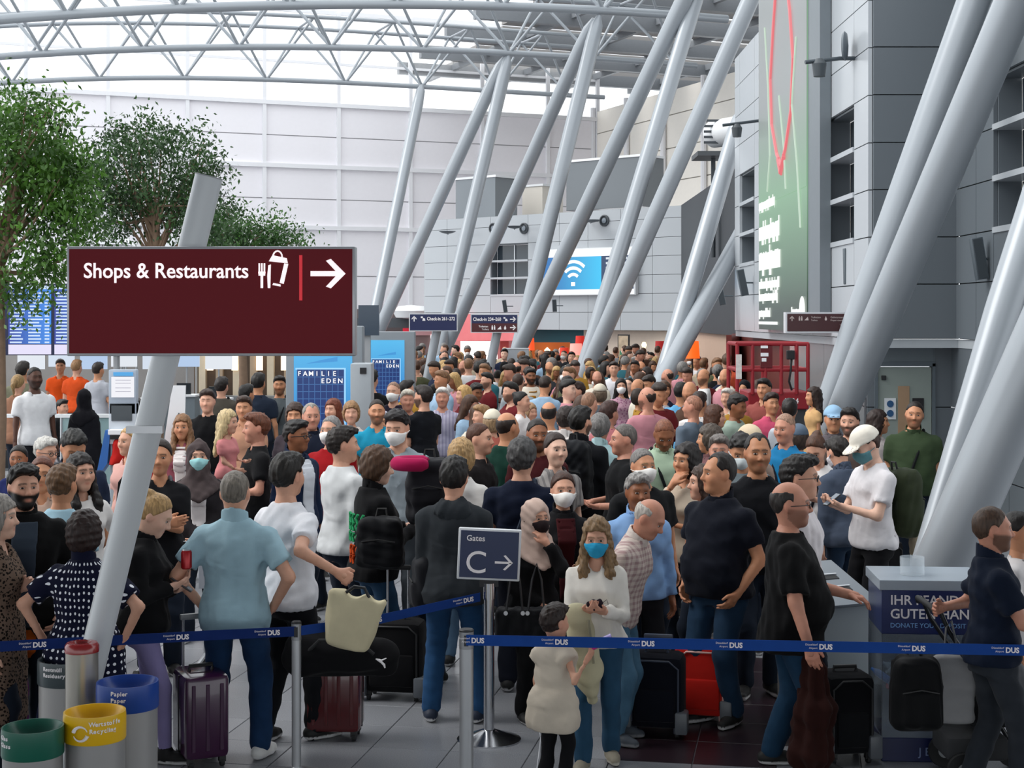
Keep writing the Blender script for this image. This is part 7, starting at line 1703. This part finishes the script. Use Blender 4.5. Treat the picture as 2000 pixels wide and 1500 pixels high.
P(796, 758, 'person with short white hair and pale shirt', 10, h=1.74, hair=('short', '#bcb4a6'), top=('tee', '#c4b8b4'), skin='red')
P(826, 749, 'bearded person in black t-shirt turned aside', -140, h=1.82, hair=('short', '#1f1511'), beard=.8, top=('tee', '#14161b'), skin='fair', la='clasp', ra='clasp', hyaw=.3)
P(776, 793, 'dark-haired person in grey t-shirt with a white mask', -5, d=12.8, hair=('short', '#161012'), mask=('ffp', '#e4e2e0'), top=('tee', '#8a949b'), bot=('trousers', '#33383d'), skin='fair', hpitch=.2, hyaw=-.2)
P(746, 800, 'person in pale grey headscarf beside the grey t-shirt', 40, h=1.60, fem=True, hijab='#b3b4c2', top=('tee', '#5b636b'), skin='tan')
P(864, 754, 'white-haired person in lilac striped shirt', 0, h=1.72, hair=('short', '#d2cdc6'), top=('half', '#b3aec0', 'vstripes', '#9a94ac'), skin='red', collar='#d8d4dc', wide=1.1)
P(905, 750, 'person with long blonde hair and dark red jacket', -65, h=1.70, fem=True, hair=('long', '#b8935c'), top=('jacket', '#5c1418'), skin='fair')
P(930, 742, 'dark-haired person in white shirt bending forward', 35, h=1.72, hair=('short', '#15100e'), top=('shirt', '#d8d6d6'), skin='brown', lean=.25)
P(940, 788, 'fair-haired person in pale top behind the cropped ginger hair', -60, d=17.70, hair=('short', '#8d6c48'), top=('tee', '#bda898'), skin='fair')
P(962, 797, 'person in cream sun hat', 175, h=1.66, fem=True, hair=('bob', '#8d7355'), cap_='#d3cbb8', top=('tee', '#a0584c'), skin='fair')
P(1020, 762, 'smiling person with black hair and white top in profile', 70, h=1.68, fem=True, hair=('bun', '#15100f'), top=('tee', '#d6d2d0'), skin='fair')
P(1036, 786, 'fair-haired child in pale pink near the maroon sweater', 40, h=1.50, child=False, fem=True, hair=('bob', '#a08060'), top=('tee', '#c8a89c'), skin='fair')
P(1072, 780, 'person with a bald crown and dark ring of hair', 175, h=1.76, hair=('bald', '#1c1411'), top=('shirt', '#d6d0cc'), skin='tan')
P(1106, 790, 'person in white shirt behind the grey striped t-shirt', 160, h=1.76, hair=('short', '#241813'), top=('shirt', '#d4ccc8'), skin='fair')
P(948, 706, 'person in white shirt with dark rucksack seen from behind', 165, h=1.80, hair=('short', '#1f1613'), top=('shirt', '#c9cdd2'), skin='tan')
P(985, 704, 'tall person in black robe and headscarf', 175, h=1.70, fem=True, hijab='#121214', top=('coat', '#121214'), skin='fair', hem=.2)
P(1012, 726, 'person in grey t-shirt with a cross strap seen from behind', 170, h=1.80, hair=('crew', '#35241b'), top=('tee', '#8d9498'), strap=('#2b3036', -1), skin='fair')
P(1037, 717, 'dark bearded person with mustard scarf', 10, h=1.78, hair=('short', '#15110f'), beard=.9, top=('jacket', '#d0c6b8'), inner='#a06a1c', skin='brown')
P(1108, 732, 'dark-haired person in black seen from behind in the middle of the queue', 170, h=1.76, hair=('short', '#1c1412'), top=('sweater', '#17171a'), skin='fair')
P(1126, 742, 'brown-haired person in dark top looking sideways, mid queue', -70, h=1.76, hair=('short', '#33211a'), top=('tee', '#1d1a1c'), skin='fair')
P(1172, 748, 'person in cream woollen hat, mid queue', 170, h=1.70, fem=True, hair=('bob', '#6a5a4a'), cap_='#c8bfae', top=('tee', '#5c646c'), skin='fair')
P(1199, 704, 'person in white shirt standing upright before the cafe picture', 0, h=1.80, hair=('short', '#2a1d18'), top=('shirt', '#d8d6da'), skin='fair')
P(1240, 702, 'person in teal t-shirt below the framed picture', -20, h=1.78, hair=('short', '#1a1412'), top=('tee', '#5d8494'), skin='brown')
P(1262, 715, 'person with dark hair and white sleeve under the wall light', -60, d=28.20, fem=True, hair=('long', '#231713'), top=('tee', '#ccc4c4'), skin='fair')
P(1268, 728, 'person in grey shirt bowing over a folder', -50, h=1.74, hair=('short', '#241a15'), top=('half', '#7a7a84'), skin='tan', hpitch=.4)
P(1298, 742, 'person with brown hair and navy blazer', 5, h=1.70, fem=True, hair=('bob', '#4a3020'), top=('blazer', '#1c2036'), inner='#a8a4a8', skin='tan')
P(1330, 744, 'person in sky blue t-shirt seen from behind', 165, h=1.76, hair=('short', '#17120f'), top=('tee', '#5f9cc4'), skin='tan')
P(1352, 768, 'person with thinning fair hair and grey polo', -140, h=1.76, hair=('buzz', '#9a6a54'), top=('polo', '#5f6b78'), skin='red', hyaw=.4)
P(1366, 762, 'person in white t-shirt with a black rucksack strap', 155, h=1.74, hair=('short', '#2c1d17'), top=('tee', '#d6d2d0'), strap=('#1d1d20',), skin='tan')
P(1398, 788, 'person with wavy chestnut hair and pale scarf in profile', 75, h=1.66, fem=True, hair=('long', '#4a2b1b'), top=('jacket', '#4a2c2c'), skin='fair')
P(1440, 766, 'dark-haired person in sage green shirt facing sideways', 55, h=1.76, hair=('short', '#17110f'), top=('shirt', '#93a396'), skin='brown', hpitch=.2)
P(1420, 756, 'white-haired person in cream behind the sage shirt', -30, h=1.66, fem=True, hair=('short', '#c8c2ba'), top=('tee', '#b3a898'), skin='fair')
P(1454, 740, 'person in lilac top with headscarf and mask', -30, h=1.66, fem=True, hijab='#17161c', mask=('surg', '#c8d4e0'), top=('tee', '#a894b4'), skin='tan')
P(1492, 736, 'dark-haired person beside the red lift platform', -30, d=20.9, hair=('short', '#15100e'), top=('tee', '#8a4a44'), skin='tan')
P(1507, 764, 'person with fringe and bright pink top before the lift', 15, h=1.72, hair=('short', '#2b1914'), top=('tee', '#c24f6c'), skin='tan')
P(1405, 846, 'grey-haired person in white shirt behind the navy polo', -10, d=13.00, hair=('short', '#6a6460'), top=('shirt', '#cfc6c2'), skin='red')
P(1446, 834, 'dark-haired person with pale grey mask looking down', -5, h=1.76, hair=('short', '#15110f'), mask=('ffp', '#c8d0d2'), top=('tee', '#7a858a'), skin='tan', hpitch=.5)
P(1462, 826, 'person in cream cap behind the black t-shirt', -150, h=1.72, hair=('short', '#3a2a20'), cap_='#c9b79c', top=('tee', '#8a7a70'), skin='tan')
P(1560, 826, 'person in grey knitted hat near the bright blue t-shirt', 160, h=1.62, fem=True, hair=('bob', '#3a2c24'), cap_='#5a6878', top=('tee', '#8a94a0'), skin='fair')
P(1542, 776, 'person with dark hair in white shirt near the lift deck', 170, h=1.70, hair=('short', '#1a1310'), top=('shirt', '#c8ccd4'), skin='tan')
P(1420, 688, 'person in orange vest by the bistro', 160, d=30.5, hair=('short', '#5a4534'), top=('tee', '#cc5a3c'), skin='fair')
P(1385, 826, 'person with grey bob and dark pink scarf, mid queue', -100, h=1.66, fem=True, hair=('bob', '#4a4038'), top=('jacket', '#6a4a4c'), skin='tan')
# ---------------- across the hall
P(68, 712, 'person in white shirt standing beside the flight screens', 40, h=1.80, d=21.0, hair=('crew', '#15110f'), beard=.6, top=('tee', '#d8d8da'), bot=('trousers', '#17181c'), skin='dark')
P(36, 728, 'person with blonde ponytail and tan jacket at the far seats', 170, d=22.6, fem=True, hair=('tail', '#8d7048'), top=('jacket', '#8a6450'), skin='fair')
P(122, 780, 'seated person in black jacket and jeans on the airport seats', 60, d=26.0, sit=True, z0=.0, hair=('quiff', '#15110f'), top=('jacket', '#141517'), bot=('jeans', '#24394f'), skin='fair')
P(165, 758, 'person in black robe and headscarf by the kiosk', 170, h=1.66, fem=True, hijab='#141318', top=('coat', '#15151a'), skin='fair', hem=.3)
P(30, 785, 'seated person bowed over the seats at the picture edge', 120, d=26.0, sit=True, hair=('short', '#241a15'), top=('tee', '#cfc8c4'), skin='tan', hpitch=.5)
P(118, 699, 'worker in orange vest behind the check-in desks', 10, d=30.00, hair=('short', '#2a1d16'), top=('tee', '#d8501a'), bot=('trousers', '#c8551c'), skin='tan')
P(150, 700, 'second worker in orange vest turned away at the desks', 170, d=29.00, hair=('short', '#8d6a48'), top=('tee', '#cc4d20'), skin='fair')
P(192, 705, 'person in grey shirt with black rucksack at the desks', 160, d=28.00, hair=('short', '#241914'), top=('tee', '#a8aab2'), skin='tan')
P(505, 725, 'person in dark blue with teal rucksack before the lit shop', 172, d=22.0, hair=('short', '#15110f'), top=('tee', '#222a38'), skin='tan')
P(482, 748, 'person with black umbrella-like cap in front of the lit shop', 150, d=21.0, fem=True, hair=('short', '#15110f'), top=('jacket', '#1d2630'), skin='tan')
P(265, 775, 'person in red top behind the kiosk and post', 60, d=15.2, hair=('short', '#241812'), top=('tee', '#b0201c'), skin='tan')
P(45, 702, 'person in olive shirt behind the white shirt', 170, d=24.0, hair=('short', '#1d1612'), top=('tee', '#6a6a58'), skin='tan')

# ---------------- far end of the queue: copies of a few figures with their own clothes
PROTO = []
_hs = [('short', BLK), ('short', DBR), ('crew', BRN), ('bob', DBR), ('long', BLK), ('long', BRN), ('bun', BLK), ('wavy', GRY), ('short', LBR), ('bald', DBR), ('quiff', BLK), ('long', BLD)]
_pose = [dict(), dict(la='phone', ra='phone', hpitch=.35), dict(la='clasp', ra='clasp'), dict(hyaw=.5), dict(hyaw=-.5, la='hip'), dict(hpitch=.3)]
for i in range(24):
    fem = _hs[i % 12][0] in ('bob', 'long', 'bun'); kind = ('tee', 'shirt', 'jacket', 'polo', 'sweater', 'half')[i % 6]
    r, f = make_person(34.0, None, None, h=(1.66 if fem else 1.78) + .03 * ((i * 5) % 3 - 1), fem=fem, hair=_hs[i % 12], top=(kind, '#888888'), skin=('fair', 'tan', 'fair', 'brown', 'olive', 'red', 'pale', 'tan')[i % 8], mask=('ffp', '#e4e2e0') if i in (5, 14, 19) else None, beard=.7 if (not fem and i % 3 == 0) else 0, seed=900 + i, eyes=False, **_pose[i % 6]); PROTO.append((r, f, fem, _hs[i % 12], kind, i in (5, 14, 19)))
TOPC = [('white', '#d4d2d2'), ('black', '#151518'), ('navy', '#1c2338'), ('grey', '#7d8084'), ('pale blue', '#93aec6'), ('dark red', '#601c20'), ('beige', '#b3a48e'), ('charcoal', '#2a2c30'), ('pink', '#b87f88'), ('olive', '#4c4e38'), ('cream', '#cfc7b8'), ('brown', '#4a342a'), ('teal', '#2f5f6a'), ('mustard', '#a07830')]
HN = {BLK: 'black', DBR: 'dark', BRN: 'brown', GRY: 'grey', LBR: 'light brown', BLD: 'blonde'}
TN = {'tee': 't-shirt', 'shirt': 'shirt', 'jacket': 'jacket', 'polo': 'polo shirt', 'sweater': 'sweater', 'half': 'short-sleeved shirt'}
rr_ = random.Random(42); taken = [(p[0].location.x, p[0].location.y) for p in PEOPLE]; spots = []
AVOID = [((a + d_ * (1.3 / d_.z)).x, (a + d_ * (1.3 / d_.z)).y) for a, d_ in SUP_AXES] + [(a.x, a.y) for a, d_ in SUP_AXES] + [(px(1008, 618, 39.7).x, 39.8)]
Y = 18.5
while Y < 46:
    xl, xr = (700 - 1000) * Y / FPX + .3, (1475 - 1000) * Y / FPX
    if Y > 24: xr = min(xr, 4.3)
    if Y > 36: xl = (800 - 1000) * Y / FPX
    X = xl + rr_.uniform(0, .5)
    while X < xr:
        x_, y_ = X + rr_.uniform(-.16, .16), Y + rr_.uniform(-.22, .22)
        if not (2.9 < x_ < 4.6 and 21.4 < y_ < 23.5) and not (px(723, 618, 25).x - .4 < x_ < px(790, 618, 25).x + .5 and 24.5 < y_ < 25.9) and all((x_ - a) ** 2 + (y_ - b) ** 2 > .50 ** 2 for a, b in taken) and all(abs(x_ - a) > .62 or abs(y_ - b) > .62 for a, b in AVOID) and not (Y < 26 and rr_.random() < .30 + (.2 if abs(x_) < .5 else 0)):
            spots.append((x_, y_)); taken.append((x_, y_))
        X += .74 if Y < 32 else .82
    Y += .80
used = set(); LABS = set()
for i, (x_, y_) in enumerate(spots):
    k = rr_.randrange(24); r0, f0, fem, hr, kind, msk = PROTO[k]
    r = r0 if k not in used else copy_tree(r0); used.add(k)
    r.location = (x_, y_, 0); r.rotation_euler = (0, 0, math.radians(rr_.choice((0, 180, 165, 195, 90, -90, 20, -25, 150, 60, -60, 175))))
    s = rr_.uniform(.95, 1.05); r.scale = (s, s, s); cs_ = TOPC[:]; rr_.shuffle(cs_); cn, cc = None, None
    u = x_ * FPX / y_ + 1000; zone = 'beside the far ad pillar' if u < 840 else 'below the blue check-in sign' if u < 905 else 'below the two-row sign' if u < 1020 else 'before the teal cafe wall' if u < 1150 else 'before the cafe picture' if u < 1270 else 'near the red cafe shade' if u < 1380 else 'near the red lift'
    row = 'close row' if y_ < 25 else 'middle row' if y_ < 31 else 'back row' if y_ < 38 else 'farthest row'
    mk = lambda c: '%s%s-haired person in %s %s, %s %s' % ('masked ' if msk else '', HN[hr[1]].replace(' ', '-'), c, TN[kind], row, zone)
    for cn, cc in cs_:
        lab_ = mk(cn)
        if lab_ not in LABS: break
    LABS.add(lab_)
    for ch in r.children:
        nm = ch.name.split('.')[0]
        if nm in ('t_shirt', 'shirt', 'jacket', 'polo_shirt', 'sweater'):
            ch.material_slots[0].link = 'OBJECT'; ch.material_slots[0].material = cloth(cc)
        elif nm == 'trousers':
            ch.material_slots[0].link = 'OBJECT'; ch.material_slots[0].material = cloth(rr_.choice(('#1b2230', '#26303f', '#17171a', '#3a3c40', '#24405c')))
    tag(r, lab_, 'person', 'people at the far end of the queue')
for k in range(24):
    if k not in used:
        for ch in list(PROTO[k][0].children_recursive): bpy.data.objects.remove(ch)
        bpy.data.objects.remove(PROTO[k][0])
